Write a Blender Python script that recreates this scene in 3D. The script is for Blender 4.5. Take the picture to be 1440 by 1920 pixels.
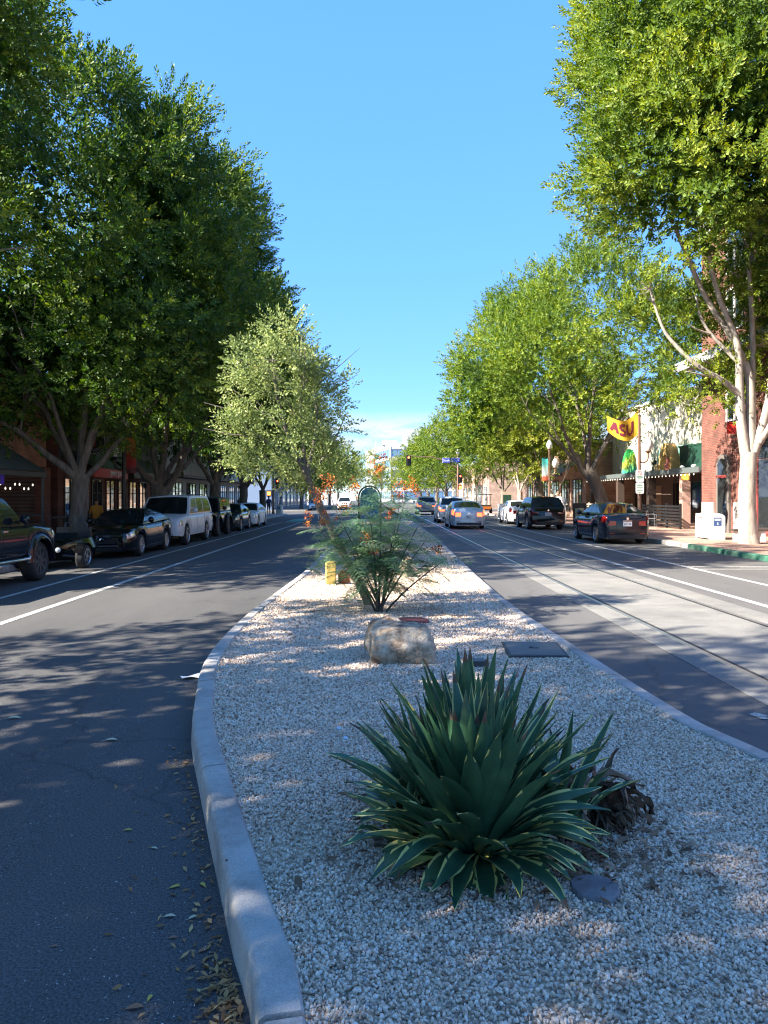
import bpy, math, random
import numpy as np
from mathutils import Vector, Matrix, noise

for _o in list(bpy.data.objects):
    bpy.data.objects.remove(_o)
SC = bpy.context.scene
COL = SC.collection
R = math.radians

# ------------------------------------------------------------------ camera
cam_d = bpy.data.cameras.new('camera')
cam = bpy.data.objects.new('camera', cam_d)
COL.objects.link(cam)
cam.location = (0, 0, 1.70)
cam.rotation_euler = (R(90), 0, 0)
cam_d.sensor_fit = 'VERTICAL'
cam_d.sensor_height = 36.0
cam_d.sensor_width = 36.0
cam_d.lens = 1442 / 1920 * 36.0
cam_d.shift_x = 12 / 1920
cam_d.shift_y = -29 / 1920
cam_d.clip_start = 0.05
cam_d.clip_end = 6000
SC.camera = cam

# ------------------------------------------------------------------ sky, sun, exposure
SUN_EL, SUN_BACK = 36.0, 20.0          # elevation; how far behind square-left the sun stands
sdir = Vector((-math.cos(R(SUN_EL)) * math.cos(R(SUN_BACK)),
               -math.cos(R(SUN_EL)) * math.sin(R(SUN_BACK)), math.sin(R(SUN_EL))))
world = bpy.data.worlds.new('World')
SC.world = world
world.use_nodes = True
wn, wl = world.node_tree.nodes, world.node_tree.links
wn.clear()
w_out = wn.new('ShaderNodeOutputWorld')
w_bg = wn.new('ShaderNodeBackground')
w_sky = wn.new('ShaderNodeTexSky')
w_sky.sky_type = 'NISHITA'
w_sky.sun_disc = False
w_sky.sun_elevation = R(SUN_EL)
w_sky.sun_rotation = math.atan2(sdir.x, sdir.y)
w_sky.altitude = 350
w_sky.air_density = 0.6
w_sky.dust_density = 0.0
w_sky.ozone_density = 3.0
w_bg.inputs['Strength'].default_value = 0.133
# thin broken cloud low above the horizon, all the way round
w_tc = wn.new('ShaderNodeTexCoord')
w_sep = wn.new('ShaderNodeSeparateXYZ')
w_map = wn.new('ShaderNodeMapping')
w_map.inputs['Scale'].default_value = (9, 9, 34)
w_no = wn.new('ShaderNodeTexNoise')
w_no.inputs['Scale'].default_value = 2.1
w_no.inputs['Detail'].default_value = 7
w_no.inputs['Roughness'].default_value = 0.6
w_r1 = wn.new('ShaderNodeValToRGB')
w_r1.color_ramp.elements[0].position = 0.36
w_r1.color_ramp.elements[1].position = 0.56
w_band = wn.new('ShaderNodeValToRGB')
cr = w_band.color_ramp
cr.elements[0].position = 0.045; cr.elements[0].color = (0.25, 0.25, 0.25, 1)
cr.elements[1].position = 0.112; cr.elements[1].color = (0, 0, 0, 1)
_e = cr.elements.new(0.085); _e.color = (0.9, 0.9, 0.9, 1)
w_mul = wn.new('ShaderNodeMath'); w_mul.operation = 'MULTIPLY'
w_mix = wn.new('ShaderNodeMixRGB')
w_mix.inputs['Color2'].default_value = (1.5, 1.55, 1.62, 1)
wl.new(w_tc.outputs['Generated'], w_sep.inputs[0])
wl.new(w_tc.outputs['Generated'], w_map.inputs[0])
wl.new(w_map.outputs[0], w_no.inputs['Vector'])
wl.new(w_no.outputs['Fac'], w_r1.inputs[0])
wl.new(w_sep.outputs['Z'], w_band.inputs[0])
wl.new(w_r1.outputs[0], w_mul.inputs[0])
wl.new(w_band.outputs[0], w_mul.inputs[1])
wl.new(w_mul.outputs[0], w_mix.inputs['Fac'])
w_hsv = wn.new('ShaderNodeHueSaturation')
w_hsv.inputs['Saturation'].default_value = 1.17
wl.new(w_sky.outputs[0], w_hsv.inputs['Color'])
# soft roll-off of the bright horizon, as the camera's tone curve gives it
w_sb = wn.new('ShaderNodeSeparateColor'); wl.new(w_sky.outputs[0], w_sb.inputs[0])
w_m1 = wn.new('ShaderNodeMath'); w_m1.operation = 'MULTIPLY_ADD'; w_m1.inputs[1].default_value = 0.37; w_m1.inputs[2].default_value = 0.28
wl.new(w_sb.outputs['Blue'], w_m1.inputs[0])
w_dv = wn.new('ShaderNodeMixRGB'); w_dv.blend_type = 'DIVIDE'; w_dv.inputs['Fac'].default_value = 1
wl.new(w_hsv.outputs[0], w_dv.inputs['Color1']); wl.new(w_m1.outputs[0], w_dv.inputs['Color2'])
wl.new(w_dv.outputs[0], w_mix.inputs['Color1'])
wl.new(w_mix.outputs[0], w_bg.inputs['Color'])
wl.new(w_bg.outputs[0], w_out.inputs['Surface'])

sun_d = bpy.data.lights.new('sun', 'SUN')
sun_d.energy = 4.0
sun_d.angle = R(0.53)
sun_d.color = (1.0, 0.925, 0.81)
sun = bpy.data.objects.new('sun', sun_d)
COL.objects.link(sun)
sun.rotation_euler = (-sdir).to_track_quat('-Z', 'Y').to_euler()
sun.location = sdir * 100

vs = SC.view_settings
vs.view_transform = 'Standard'
vs.look = 'None'
vs.gamma = 1.0
vs.exposure = 2.5
vs.use_curve_mapping = False
SC.cycles.max_bounces = 6
SC.cycles.transparent_max_bounces = 8
SC.cycles.use_denoising = True
SC.cycles.pixel_filter_type = 'BLACKMAN_HARRIS'
SC.cycles.filter_width = 1.15

# ------------------------------------------------------------------ helpers
class MB:
    """collects faces of one mesh"""
    def __init__(self):
        self.v, self.f, self.m = [], [], []
    def add(self, vs_, fs, mi=0):
        o = len(self.v)
        self.v += [tuple(p) for p in vs_]
        self.f += [tuple(i + o for i in f) for f in fs]
        self.m += [mi] * len(fs)
        return self
    def box(self, x0, x1, y0, y1, z0, z1, mi=0):
        return self.add([(x0, y0, z0), (x1, y0, z0), (x1, y1, z0), (x0, y1, z0), (x0, y0, z1), (x1, y0, z1), (x1, y1, z1), (x0, y1, z1)],
                        [(0, 3, 2, 1), (4, 5, 6, 7), (0, 1, 5, 4), (1, 2, 6, 5), (2, 3, 7, 6), (3, 0, 4, 7)], mi)
    def tube(self, pts, rads, n=8, mi=0, cap=True):
        pts = [Vector(p) for p in pts]
        vs_, fs = [], []
        up = Vector((0.31, 0.17, 0.93)).normalized()
        side = None
        for i, p in enumerate(pts):
            t = (pts[min(i + 1, len(pts) - 1)] - pts[max(i - 1, 0)])
            if t.length < 1e-9: t = Vector((0, 0, 1))
            t.normalize()
            if side is None:
                side = t.cross(up if abs(t.dot(up)) < 0.95 else Vector((1, 0, 0))).normalized()
            else:
                side = (side - t * side.dot(t)).normalized()
            b = t.cross(side)
            for k in range(n):
                a = 2 * math.pi * k / n
                vs_.append(p + (side * math.cos(a) + b * math.sin(a)) * rads[i])
        for i in range(len(pts) - 1):
            for k in range(n):
                fs.append((i * n + k, i * n + (k + 1) % n, (i + 1) * n + (k + 1) % n, (i + 1) * n + k))
        if cap:
            fs.append(tuple(reversed(range(n))))
            fs.append(tuple(range((len(pts) - 1) * n, len(pts) * n)))
        return self.add(vs_, fs, mi)
    def lathe(self, prof, n=16, at=(0, 0, 0), axis='z', mi=0):
        vs_, fs = [], []
        for (r, z) in prof:
            for k in range(n):
                a = 2 * math.pi * k / n
                c, s = r * math.cos(a), r * math.sin(a)
                p = (c, s, z) if axis == 'z' else ((z, c, s) if axis == 'x' else (s, z, c))
                vs_.append((p[0] + at[0], p[1] + at[1], p[2] + at[2]))
        for i in range(len(prof) - 1):
            for k in range(n):
                fs.append((i * n + k, i * n + (k + 1) % n, (i + 1) * n + (k + 1) % n, (i + 1) * n + k))
        fs.append(tuple(reversed(range(n))))
        fs.append(tuple(range((len(prof) - 1) * n, len(prof) * n)))
        return self.add(vs_, fs, mi)
    def prism(self, pts, a, b, axis='y', mi=0):
        """2-D outline extruded along an axis; outline coords are the other two axes in order"""
        n = len(pts)
        def P(p, t):
            return (t, p[0], p[1]) if axis == 'x' else ((p[0], t, p[1]) if axis == 'y' else (p[0], p[1], t))
        vs_ = [P(p, a) for p in pts] + [P(p, b) for p in pts]
        fs = [tuple(reversed(range(n))), tuple(range(n, 2 * n))]
        fs += [(i, (i + 1) % n, n + (i + 1) % n, n + i) for i in range(n)]
        return self.add(vs_, fs, mi)
    def grid(self, fn, nu, nv, mi=0):
        vs_ = [fn(i / nu, j / nv) for i in range(nu + 1) for j in range(nv + 1)]
        fs = [(i * (nv + 1) + j, (i + 1) * (nv + 1) + j, (i + 1) * (nv + 1) + j + 1, i * (nv + 1) + j + 1)
              for i in range(nu) for j in range(nv)]
        return self.add(vs_, fs, mi)
    def mesh(self, name, mats, smooth=None):
        me = bpy.data.meshes.new(name)
        me.from_pydata(self.v, [], self.f)
        for m in (mats if isinstance(mats, (list, tuple)) else [mats]):
            me.materials.append(m)
        if any(self.m):
            me.polygons.foreach_set('material_index', self.m)
        if smooth is not None:
            me.polygons.foreach_set('use_smooth', [True] * len(me.polygons))
            if smooth < 180:
                me.set_sharp_from_angle(angle=R(smooth))
        me.update()
        return me

def tag(o, label=None, cat=None, group=None, kind=None):
    if label: o['label'] = label
    if cat: o['category'] = cat
    if group: o['group'] = group
    if kind: o['kind'] = kind
    return o

def link(name, me, parent=None, loc=None, rot=None, scale=None):
    o = bpy.data.objects.new(name, me)
    COL.objects.link(o)
    if parent: o.parent = parent
    if loc: o.location = loc
    if rot: o.rotation_euler = rot
    if scale: o.scale = scale
    return o

def obj(name, mb, mats, parent=None, smooth=None, loc=None, rot=None):
    return link(name, mb.mesh(name, mats, smooth), parent, loc, rot)

def thing(name, label, cat, loc=(0, 0, 0), rz=0, group=None):
    o = link(name, None, None, loc, (0, 0, rz))
    o.empty_display_size = 0.3
    return tag(o, label, cat, group)

def np_mesh(name, verts, quads, mats, attrs=None, mat_idx=None, smooth=False):
    """fast mesh from numpy: verts (N,3), quads (M,4)"""
    me = bpy.data.meshes.new(name)
    n, m, k = len(verts), len(quads), quads.shape[1]
    me.vertices.add(n)
    me.vertices.foreach_set('co', np.ascontiguousarray(verts, np.float32).ravel())
    me.loops.add(m * k)
    me.loops.foreach_set('vertex_index', np.ascontiguousarray(quads, np.int32).ravel())
    me.polygons.add(m)
    me.polygons.foreach_set('loop_start', np.arange(0, m * k, k, dtype=np.int32))
    if mat_idx is not None:
        me.polygons.foreach_set('material_index', np.ascontiguousarray(mat_idx, np.int32))
    if smooth:
        me.polygons.foreach_set('use_smooth', np.ones(m, bool))
    for mt in (mats if isinstance(mats, (list, tuple)) else [mats]):
        me.materials.append(mt)
    for an, av in (attrs or {}).items():
        a = me.attributes.new(an, 'FLOAT', 'POINT')
        a.data.foreach_set('value', np.ascontiguousarray(av, np.float32))
    me.update()
    me.validate()
    return me

# ------------------------------------------------------------------ materials
def base_mat(name):
    m = bpy.data.materials.new(name)
    m.use_nodes = True
    nt = m.node_tree
    return m, nt.nodes, nt.links, nt.nodes['Principled BSDF']

def plain(name, col, rough=0.6, metal=0.0, coat=0.0, var=0.12, scale=6.0, bump=0.0, bscale=60, spec=None, emit=None, estr=0):
    """one colour with a little noise in tone and roughness"""
    m, N, L, B = base_mat(name)
    tc = N.new('ShaderNodeTexCoord')
    no = N.new('ShaderNodeTexNoise'); no.inputs['Scale'].default_value = scale; no.inputs['Detail'].default_value = 5
    L.new(tc.outputs['Object'], no.inputs['Vector'])
    mx = N.new('ShaderNodeMixRGB')
    mx.inputs['Color1'].default_value = tuple(max(0, c * (1 - var)) for c in col) + (1,)
    mx.inputs['Color2'].default_value = tuple(min(1, c * (1 + var)) for c in col) + (1,)
    L.new(no.outputs['Fac'], mx.inputs['Fac'])
    L.new(mx.outputs[0], B.inputs['Base Color'])
    B.inputs['Roughness'].default_value = rough
    B.inputs['Metallic'].default_value = metal
    B.inputs['Coat Weight'].default_value = coat
    if spec is not None: B.inputs['Specular IOR Level'].default_value = spec
    if emit:
        B.inputs['Emission Color'].default_value = emit + (1,)
        B.inputs['Emission Strength'].default_value = estr
    if bump:
        n2 = N.new('ShaderNodeTexNoise'); n2.inputs['Scale'].default_value = bscale; n2.inputs['Detail'].default_value = 6
        L.new(tc.outputs['Object'], n2.inputs['Vector'])
        bp = N.new('ShaderNodeBump'); bp.inputs['Strength'].default_value = bump; bp.inputs['Distance'].default_value = 0.02
        L.new(n2.outputs['Fac'], bp.inputs['Height'])
        L.new(bp.outputs[0], B.inputs['Normal'])
    return m

def ramp(N, stops):
    r = N.new('ShaderNodeValToRGB')
    el = r.color_ramp.elements
    el[0].position, el[0].color = stops[0][0], tuple(stops[0][1]) + (1,)
    el[1].position, el[1].color = stops[-1][0], tuple(stops[-1][1]) + (1,)
    for p, c in stops[1:-1]:
        e = el.new(p); e.color = tuple(c) + (1,)
    return r

def asphalt_mat(name, c0, c1, speck=(0.3, 0.29, 0.27), bump=0.35):
    m, N, L, B = base_mat(name)
    tc = N.new('ShaderNodeTexCoord')
    big = N.new('ShaderNodeTexNoise'); big.inputs['Scale'].default_value = 0.35; big.inputs['Detail'].default_value = 8; big.inputs['Roughness'].default_value = 0.62
    mp = N.new('ShaderNodeMapping'); mp.inputs['Scale'].default_value = (1.6, 0.35, 1)
    L.new(tc.outputs['Object'], mp.inputs[0]); L.new(mp.outputs[0], big.inputs['Vector'])
    r = ramp(N, [(0.3, c0), (0.7, c1)])
    L.new(big.outputs['Fac'], r.inputs[0])
    fine = N.new('ShaderNodeTexNoise'); fine.inputs['Scale'].default_value = 95; fine.inputs['Detail'].default_value = 4; fine.inputs['Roughness'].default_value = 0.8
    L.new(tc.outputs['Object'], fine.inputs['Vector'])
    fr = ramp(N, [(0.40, (0.42, 0.42, 0.42)), (0.60, (1.6, 1.6, 1.6))])
    L.new(fine.outputs['Fac'], fr.inputs[0])
    mu = N.new('ShaderNodeMixRGB'); mu.blend_type = 'MULTIPLY'; mu.inputs['Fac'].default_value = 1
    L.new(r.outputs[0], mu.inputs['Color1']); L.new(fr.outputs[0], mu.inputs['Color2'])
    vo = N.new('ShaderNodeTexVoronoi'); vo.inputs['Scale'].default_value = 55
    L.new(tc.outputs['Object'], vo.inputs['Vector'])
    vr = ramp(N, [(0.0, (1, 1, 1)), (0.17, (0, 0, 0))])
    L.new(vo.outputs['Distance'], vr.inputs[0])
    wn_ = N.new('ShaderNodeTexWhiteNoise')
    L.new(vo.outputs['Color'], wn_.inputs['Vector'])
    gt = N.new('ShaderNodeMath'); gt.operation = 'GREATER_THAN'; gt.inputs[1].default_value = 0.82
    L.new(wn_.outputs['Value'], gt.inputs[0])
    ml = N.new('ShaderNodeMath'); ml.operation = 'MULTIPLY'
    L.new(vr.outputs[0], ml.inputs[0]); L.new(gt.outputs[0], ml.inputs[1])
    mx = N.new('ShaderNodeMixRGB'); mx.inputs['Color2'].default_value = speck + (1,)
    L.new(ml.outputs[0], mx.inputs['Fac']); L.new(mu.outputs[0], mx.inputs['Color1'])
    ck = N.new('ShaderNodeTexVoronoi'); ck.feature = 'DISTANCE_TO_EDGE'; ck.inputs['Scale'].default_value = 0.42
    nz = N.new('ShaderNodeTexNoise'); nz.inputs['Scale'].default_value = 2.2; nz.inputs['Detail'].default_value = 8
    L.new(tc.outputs['Object'], nz.inputs['Vector'])
    av = N.new('ShaderNodeMixRGB'); av.inputs['Fac'].default_value = 0.32
    L.new(tc.outputs['Object'], av.inputs['Color1']); L.new(nz.outputs['Color'], av.inputs['Color2']); L.new(av.outputs[0], ck.inputs['Vector'])
    ckr = ramp(N, [(0.0, (0.45, 0.45, 0.45)), (0.006, (1, 1, 1))]); L.new(ck.outputs['Distance'], ckr.inputs[0])
    cm = N.new('ShaderNodeMixRGB'); cm.blend_type = 'MULTIPLY'; cm.inputs['Fac'].default_value = 0.55
    L.new(mx.outputs[0], cm.inputs['Color1']); L.new(ckr.outputs[0], cm.inputs['Color2'])
    L.new(cm.outputs[0], B.inputs['Base Color'])
    B.inputs['Roughness'].default_value = 0.82
    B.inputs['Specular IOR Level'].default_value = 0.35
    bp = N.new('ShaderNodeBump'); bp.inputs['Strength'].default_value = bump; bp.inputs['Distance'].default_value = 0.012
    L.new(fine.outputs['Fac'], bp.inputs['Height']); L.new(bp.outputs[0], B.inputs['Normal'])
    return m

def concrete_mat(name, c0, c1, stain=(0.16, 0.15, 0.13), bump=0.25, sc=3.0):
    m, N, L, B = base_mat(name)
    tc = N.new('ShaderNodeTexCoord')
    n1 = N.new('ShaderNodeTexNoise'); n1.inputs['Scale'].default_value = sc; n1.inputs['Detail'].default_value = 9; n1.inputs['Roughness'].default_value = 0.65
    L.new(tc.outputs['Object'], n1.inputs['Vector'])
    r = ramp(N, [(0.28, c0), (0.72, c1)])
    L.new(n1.outputs['Fac'], r.inputs[0])
    n2 = N.new('ShaderNodeTexNoise'); n2.inputs['Scale'].default_value = sc * 0.55; n2.inputs['Detail'].default_value = 10; n2.inputs['Roughness'].default_value = 0.75
    L.new(tc.outputs['Object'], n2.inputs['Vector'])
    r2 = ramp(N, [(0.46, (0, 0, 0)), (0.66, (0.8, 0.8, 0.8))])
    L.new(n2.outputs['Fac'], r2.inputs[0])
    mx = N.new('ShaderNodeMixRGB'); mx.inputs['Color2'].default_value = stain + (1,)
    L.new(r2.outputs[0], mx.inputs['Fac']); L.new(r.outputs[0], mx.inputs['Color1'])
    n3 = N.new('ShaderNodeTexNoise'); n3.inputs['Scale'].default_value = 140; n3.inputs['Detail'].default_value = 3
    L.new(tc.outputs['Object'], n3.inputs['Vector'])
    r3 = ramp(N, [(0.3, (0.78, 0.78, 0.78)), (0.7, (1.12, 1.12, 1.12))])
    L.new(n3.outputs['Fac'], r3.inputs[0])
    mu = N.new('ShaderNodeMixRGB'); mu.blend_type = 'MULTIPLY'; mu.inputs['Fac'].default_value = 1
    L.new(mx.outputs[0], mu.inputs['Color1']); L.new(r3.outputs[0], mu.inputs['Color2'])
    L.new(mu.outputs[0], B.inputs['Base Color'])
    B.inputs['Roughness'].default_value = 0.85
    bp = N.new('ShaderNodeBump'); bp.inputs['Strength'].default_value = bump; bp.inputs['Distance'].default_value = 0.01
    L.new(n3.outputs['Fac'], bp.inputs['Height']); L.new(bp.outputs[0], B.inputs['Normal'])
    return m

def brick_mat(name, c1, c2, mortar, scale=1.0, bw=0.22, bh=0.075, axis='x', squash=False):
    """brick courses; axis = normal of the wall"""
    m, N, L, B = base_mat(name)
    tc = N.new('ShaderNodeTexCoord')
    sp = N.new('ShaderNodeSeparateXYZ'); cb = N.new('ShaderNodeCombineXYZ')
    L.new(tc.outputs['Object'], sp.inputs[0])
    a, b = {'x': ('Y', 'Z'), 'y': ('X', 'Z'), 'z': ('X', 'Y')}[axis]
    L.new(sp.outputs[a], cb.inputs['X']); L.new(sp.outputs[b], cb.inputs['Y'])
    br = N.new('ShaderNodeTexBrick')
    br.inputs['Color1'].default_value = c1 + (1,); br.inputs['Color2'].default_value = c2 + (1,); br.inputs['Mortar'].default_value = mortar + (1,)
    br.inputs['Scale'].default_value = scale
    br.inputs['Brick Width'].default_value = bw; br.inputs['Row Height'].default_value = bh
    br.inputs['Mortar Size'].default_value = 0.008
    L.new(cb.outputs[0], br.inputs['Vector'])
    no = N.new('ShaderNodeTexNoise'); no.inputs['Scale'].default_value = 1.7; no.inputs['Detail'].default_value = 7
    L.new(tc.outputs['Object'], no.inputs['Vector'])
    rr = ramp(N, [(0.3, (0.7, 0.7, 0.7)), (0.7, (1.2, 1.2, 1.2))])
    L.new(no.outputs['Fac'], rr.inputs[0])
    mu = N.new('ShaderNodeMixRGB'); mu.blend_type = 'MULTIPLY'; mu.inputs['Fac'].default_value = 1
    L.new(br.outputs['Color'], mu.inputs['Color1']); L.new(rr.outputs[0], mu.inputs['Color2'])
    L.new(mu.outputs[0], B.inputs['Base Color'])
    B.inputs['Roughness'].default_value = 0.85
    bp = N.new('ShaderNodeBump'); bp.inputs['Strength'].default_value = 0.5; bp.inputs['Distance'].default_value = 0.01; bp.invert = True
    L.new(br.outputs['Fac'], bp.inputs['Height']); L.new(bp.outputs[0], B.inputs['Normal'])
    return m

def leaf_mat(name, dark, mid, light, transl=0.30, rough=0.55, tcol=None):
    m, N, L, B = base_mat(name)
    at = N.new('ShaderNodeAttribute'); at.attribute_name = 'tint'
    ge = N.new('ShaderNodeNewGeometry')
    ma = N.new('ShaderNodeMath'); ma.operation = 'MULTIPLY_ADD'; ma.inputs[1].default_value = 0.45
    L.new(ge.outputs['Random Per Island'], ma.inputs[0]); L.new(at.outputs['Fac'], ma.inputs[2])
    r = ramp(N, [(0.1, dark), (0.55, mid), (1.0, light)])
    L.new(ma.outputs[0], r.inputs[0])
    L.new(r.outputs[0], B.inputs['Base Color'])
    B.inputs['Roughness'].default_value = rough
    B.inputs['Specular IOR Level'].default_value = 0.30
    tr = N.new('ShaderNodeBsdfTranslucent')
    hs = N.new('ShaderNodeHueSaturation'); hs.inputs['Saturation'].default_value = 1.15; hs.inputs['Value'].default_value = 1.5; hs.inputs['Hue'].default_value = 0.485
    L.new(r.outputs[0], hs.inputs['Color']); L.new(hs.outputs[0], tr.inputs['Color'])
    mx = N.new('ShaderNodeMixShader'); mx.inputs[0].default_value = transl
    L.new(B.outputs[0], mx.inputs[1]); L.new(tr.outputs[0], mx.inputs[2])
    L.new(mx.outputs[0], N['Material Output'].inputs['Surface'])
    return m

def bark_mat(name, c0, c1, c2, zs=1.2):
    m, N, L, B = base_mat(name)
    tc = N.new('ShaderNodeTexCoord')
    mp = N.new('ShaderNodeMapping'); mp.inputs['Scale'].default_value = (5, 5, zs)
    L.new(tc.outputs['Object'], mp.inputs[0])
    no = N.new('ShaderNodeTexNoise'); no.inputs['Scale'].default_value = 1.4; no.inputs['Detail'].default_value = 9; no.inputs['Roughness'].default_value = 0.7
    L.new(mp.outputs[0], no.inputs['Vector'])
    r = ramp(N, [(0.3, c0), (0.52, c1), (0.75, c2)])
    L.new(no.outputs['Fac'], r.inputs[0]); L.new(r.outputs[0], B.inputs['Base Color'])
    B.inputs['Roughness'].default_value = 0.85
    bp = N.new('ShaderNodeBump'); bp.inputs['Strength'].default_value = 0.5; bp.inputs['Distance'].default_value = 0.03
    L.new(no.outputs['Fac'], bp.inputs['Height']); L.new(bp.outputs[0], B.inputs['Normal'])
    return m

def paint_line_mat(name, col, under, wear=0.52):
    m, N, L, B = base_mat(name)
    tc = N.new('ShaderNodeTexCoord')
    no = N.new('ShaderNodeTexNoise'); no.inputs['Scale'].default_value = 22; no.inputs['Detail'].default_value = 9; no.inputs['Roughness'].default_value = 0.75
    L.new(tc.outputs['Object'], no.inputs['Vector'])
    r = ramp(N, [(wear, (0, 0, 0)), (wear + 0.16, (1, 1, 1))])
    L.new(no.outputs['Fac'], r.inputs[0])
    mx = N.new('ShaderNodeMixRGB'); mx.inputs['Color1'].default_value = col + (1,); mx.inputs['Color2'].default_value = under + (1,)
    L.new(r.outputs[0], mx.inputs['Fac']); L.new(mx.outputs[0], B.inputs['Base Color'])
    B.inputs['Roughness'].default_value = 0.7
    return m

def car_paint(name, col, metal=0.0, rough=0.10):
    m = plain(name, col, rough, metal, 0.0, 0.05, 1.5, spec=0.5)
    m.node_tree.nodes['Principled BSDF'].inputs['Coat Roughness'].default_value = 0.03
    return m

M = {}
M['asphalt'] = asphalt_mat('asphalt', (0.050, 0.049, 0.048), (0.088, 0.084, 0.079))
M['asphalt_right'] = asphalt_mat('older_asphalt', (0.085, 0.082, 0.078), (0.128, 0.122, 0.114))
M['slab'] = concrete_mat('track_concrete', (0.165, 0.158, 0.142), (0.235, 0.225, 0.20), (0.12, 0.115, 0.105), 0.2, 1.2)
M['kerb'] = concrete_mat('kerb_concrete', (0.33, 0.308, 0.272), (0.47, 0.44, 0.395), (0.15, 0.135, 0.115))
M['kerb_green'] = concrete_mat('green_kerb_paint', (0.03, 0.13, 0.085), (0.06, 0.20, 0.12), (0.10, 0.12, 0.09))
M['kerb_yellow'] = concrete_mat('yellow_kerb_paint', (0.30, 0.33, 0.08), (0.42, 0.45, 0.14), (0.16, 0.22, 0.1))
M['pavers'] = brick_mat('brick_pavers', (0.34, 0.17, 0.115), (0.42, 0.24, 0.17), (0.30, 0.26, 0.22), 1.0, 0.2, 0.1, 'z')
M['grey_pave'] = concrete_mat('grey_paving', (0.22, 0.21, 0.19), (0.32, 0.30, 0.27))
M['earth'] = plain('dry_ground', (0.26, 0.22, 0.17), 0.95, var=0.25, scale=0.6)
M['line_white'] = paint_line_mat('white_road_paint', (0.52, 0.51, 0.47), (0.13, 0.125, 0.12), 0.45)
M['line_green'] = paint_line_mat('green_road_paint', (0.05, 0.30, 0.22), (0.10, 0.12, 0.11))
M['steel'] = plain('worn_rail_steel', (0.80, 0.79, 0.76), 0.38, 1.0, var=0.1)
M['groove'] = plain('flangeway_rubber', (0.02, 0.02, 0.02), 0.8)
M['black'] = plain('black_paint', (0.012, 0.012, 0.013), 0.45)
M['darkgrey'] = plain('dark_grey', (0.045, 0.045, 0.047), 0.6)
M['white'] = plain('white_paint', (0.72, 0.71, 0.68), 0.5, var=0.06)
M['chrome'] = plain('chrome', (0.75, 0.75, 0.76), 0.12, 1.0, var=0.03)
M['tyre'] = plain('tyre_rubber', (0.018, 0.018, 0.019), 0.8, bump=0.2)
M['rim'] = plain('alloy_rim', (0.48, 0.48, 0.49), 0.3, 0.9)
M['glass'] = plain('dark_car_glass', (0.010, 0.013, 0.014), 0.05, 0.0, 0.0, var=0.3, scale=2, spec=0.28)
M['shop_glass'] = plain('shop_glass', (0.02, 0.024, 0.026), 0.03, 0.0, 0.8, var=0.4, scale=1, spec=1.0)
M['lens'] = plain('headlamp_lens', (0.55, 0.57, 0.6), 0.08, 0.5, 1.0)
M['red_lens'] = plain('red_lens', (0.20, 0.006, 0.006), 0.12, 0.0, 1.0)
M['brake'] = plain('lit_brake_lamp', (0.6, 0.04, 0.02), 0.2, emit=(1.0, 0.10, 0.03), estr=1.1)
M['amber'] = plain('amber_lens', (0.6, 0.22, 0.02), 0.2)
M['red_signal'] = plain('lit_red_signal', (0.7, 0.05, 0.02), 0.3, emit=(1.0, 0.11, 0.04), estr=2.0)
M['orange_signal'] = plain('lit_orange_hand', (0.7, 0.2, 0.02), 0.3, emit=(1.0, 0.2, 0.04), estr=1.6)
M['plate'] = plain('number_plate', (0.62, 0.62, 0.64), 0.4)
M['timber'] = plain('weathered_timber', (0.17, 0.12, 0.085), 0.8, var=0.3, scale=3)
M['bulb'] = plain('frosted_bulb', (0.8, 0.78, 0.7), 0.3, emit=(1.0, 0.9, 0.7), estr=0.35)
M['globe'] = plain('frosted_globe', (0.62, 0.61, 0.58), 0.35, var=0.05)
M['bark_grey'] = bark_mat('grey_bark', (0.06, 0.048, 0.038), (0.145, 0.12, 0.095), (0.24, 0.205, 0.165))
M['bark_pale'] = bark_mat('pale_bark', (0.17, 0.14, 0.105), (0.34, 0.30, 0.245), (0.46, 0.42, 0.36))
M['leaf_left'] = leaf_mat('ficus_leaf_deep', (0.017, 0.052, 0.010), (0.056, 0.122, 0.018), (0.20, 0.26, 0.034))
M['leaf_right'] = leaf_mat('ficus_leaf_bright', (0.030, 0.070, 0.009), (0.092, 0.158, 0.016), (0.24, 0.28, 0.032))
M['leaf_lime'] = leaf_mat('ficus_leaf_lime', (0.036, 0.080, 0.009), (0.105, 0.180, 0.018), (0.26, 0.31, 0.036))
M['leaf_yellow'] = leaf_mat('ficus_leaf_yellow', (0.06, 0.10, 0.012), (0.17, 0.22, 0.025), (0.30, 0.31, 0.05))
M['leaf_pale'] = leaf_mat('desert_tree_leaf', (0.085, 0.12, 0.042), (0.20, 0.265, 0.085), (0.38, 0.43, 0.16), 0.3)

# ================================================================== THE SETTING
LEFT_SLOPE = 0.025
def zroad(x):
    return LEFT_SLOPE * (x + 1.6) if x < -1.6 else 0.0
ZL = zroad(-9.3)                     # road level at the left gutter
ZLP = ZL + 0.15                      # left pavement
ZRP = 0.15                           # right pavement

g = MB(); g.add([(-2500, -200, -0.6), (2500, -200, -0.6), (2500, 4000, -0.6), (-2500, 4000, -0.6)], [(0, 1, 2, 3)])
tag(obj('ground', g, M['earth']), kind='structure')

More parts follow.
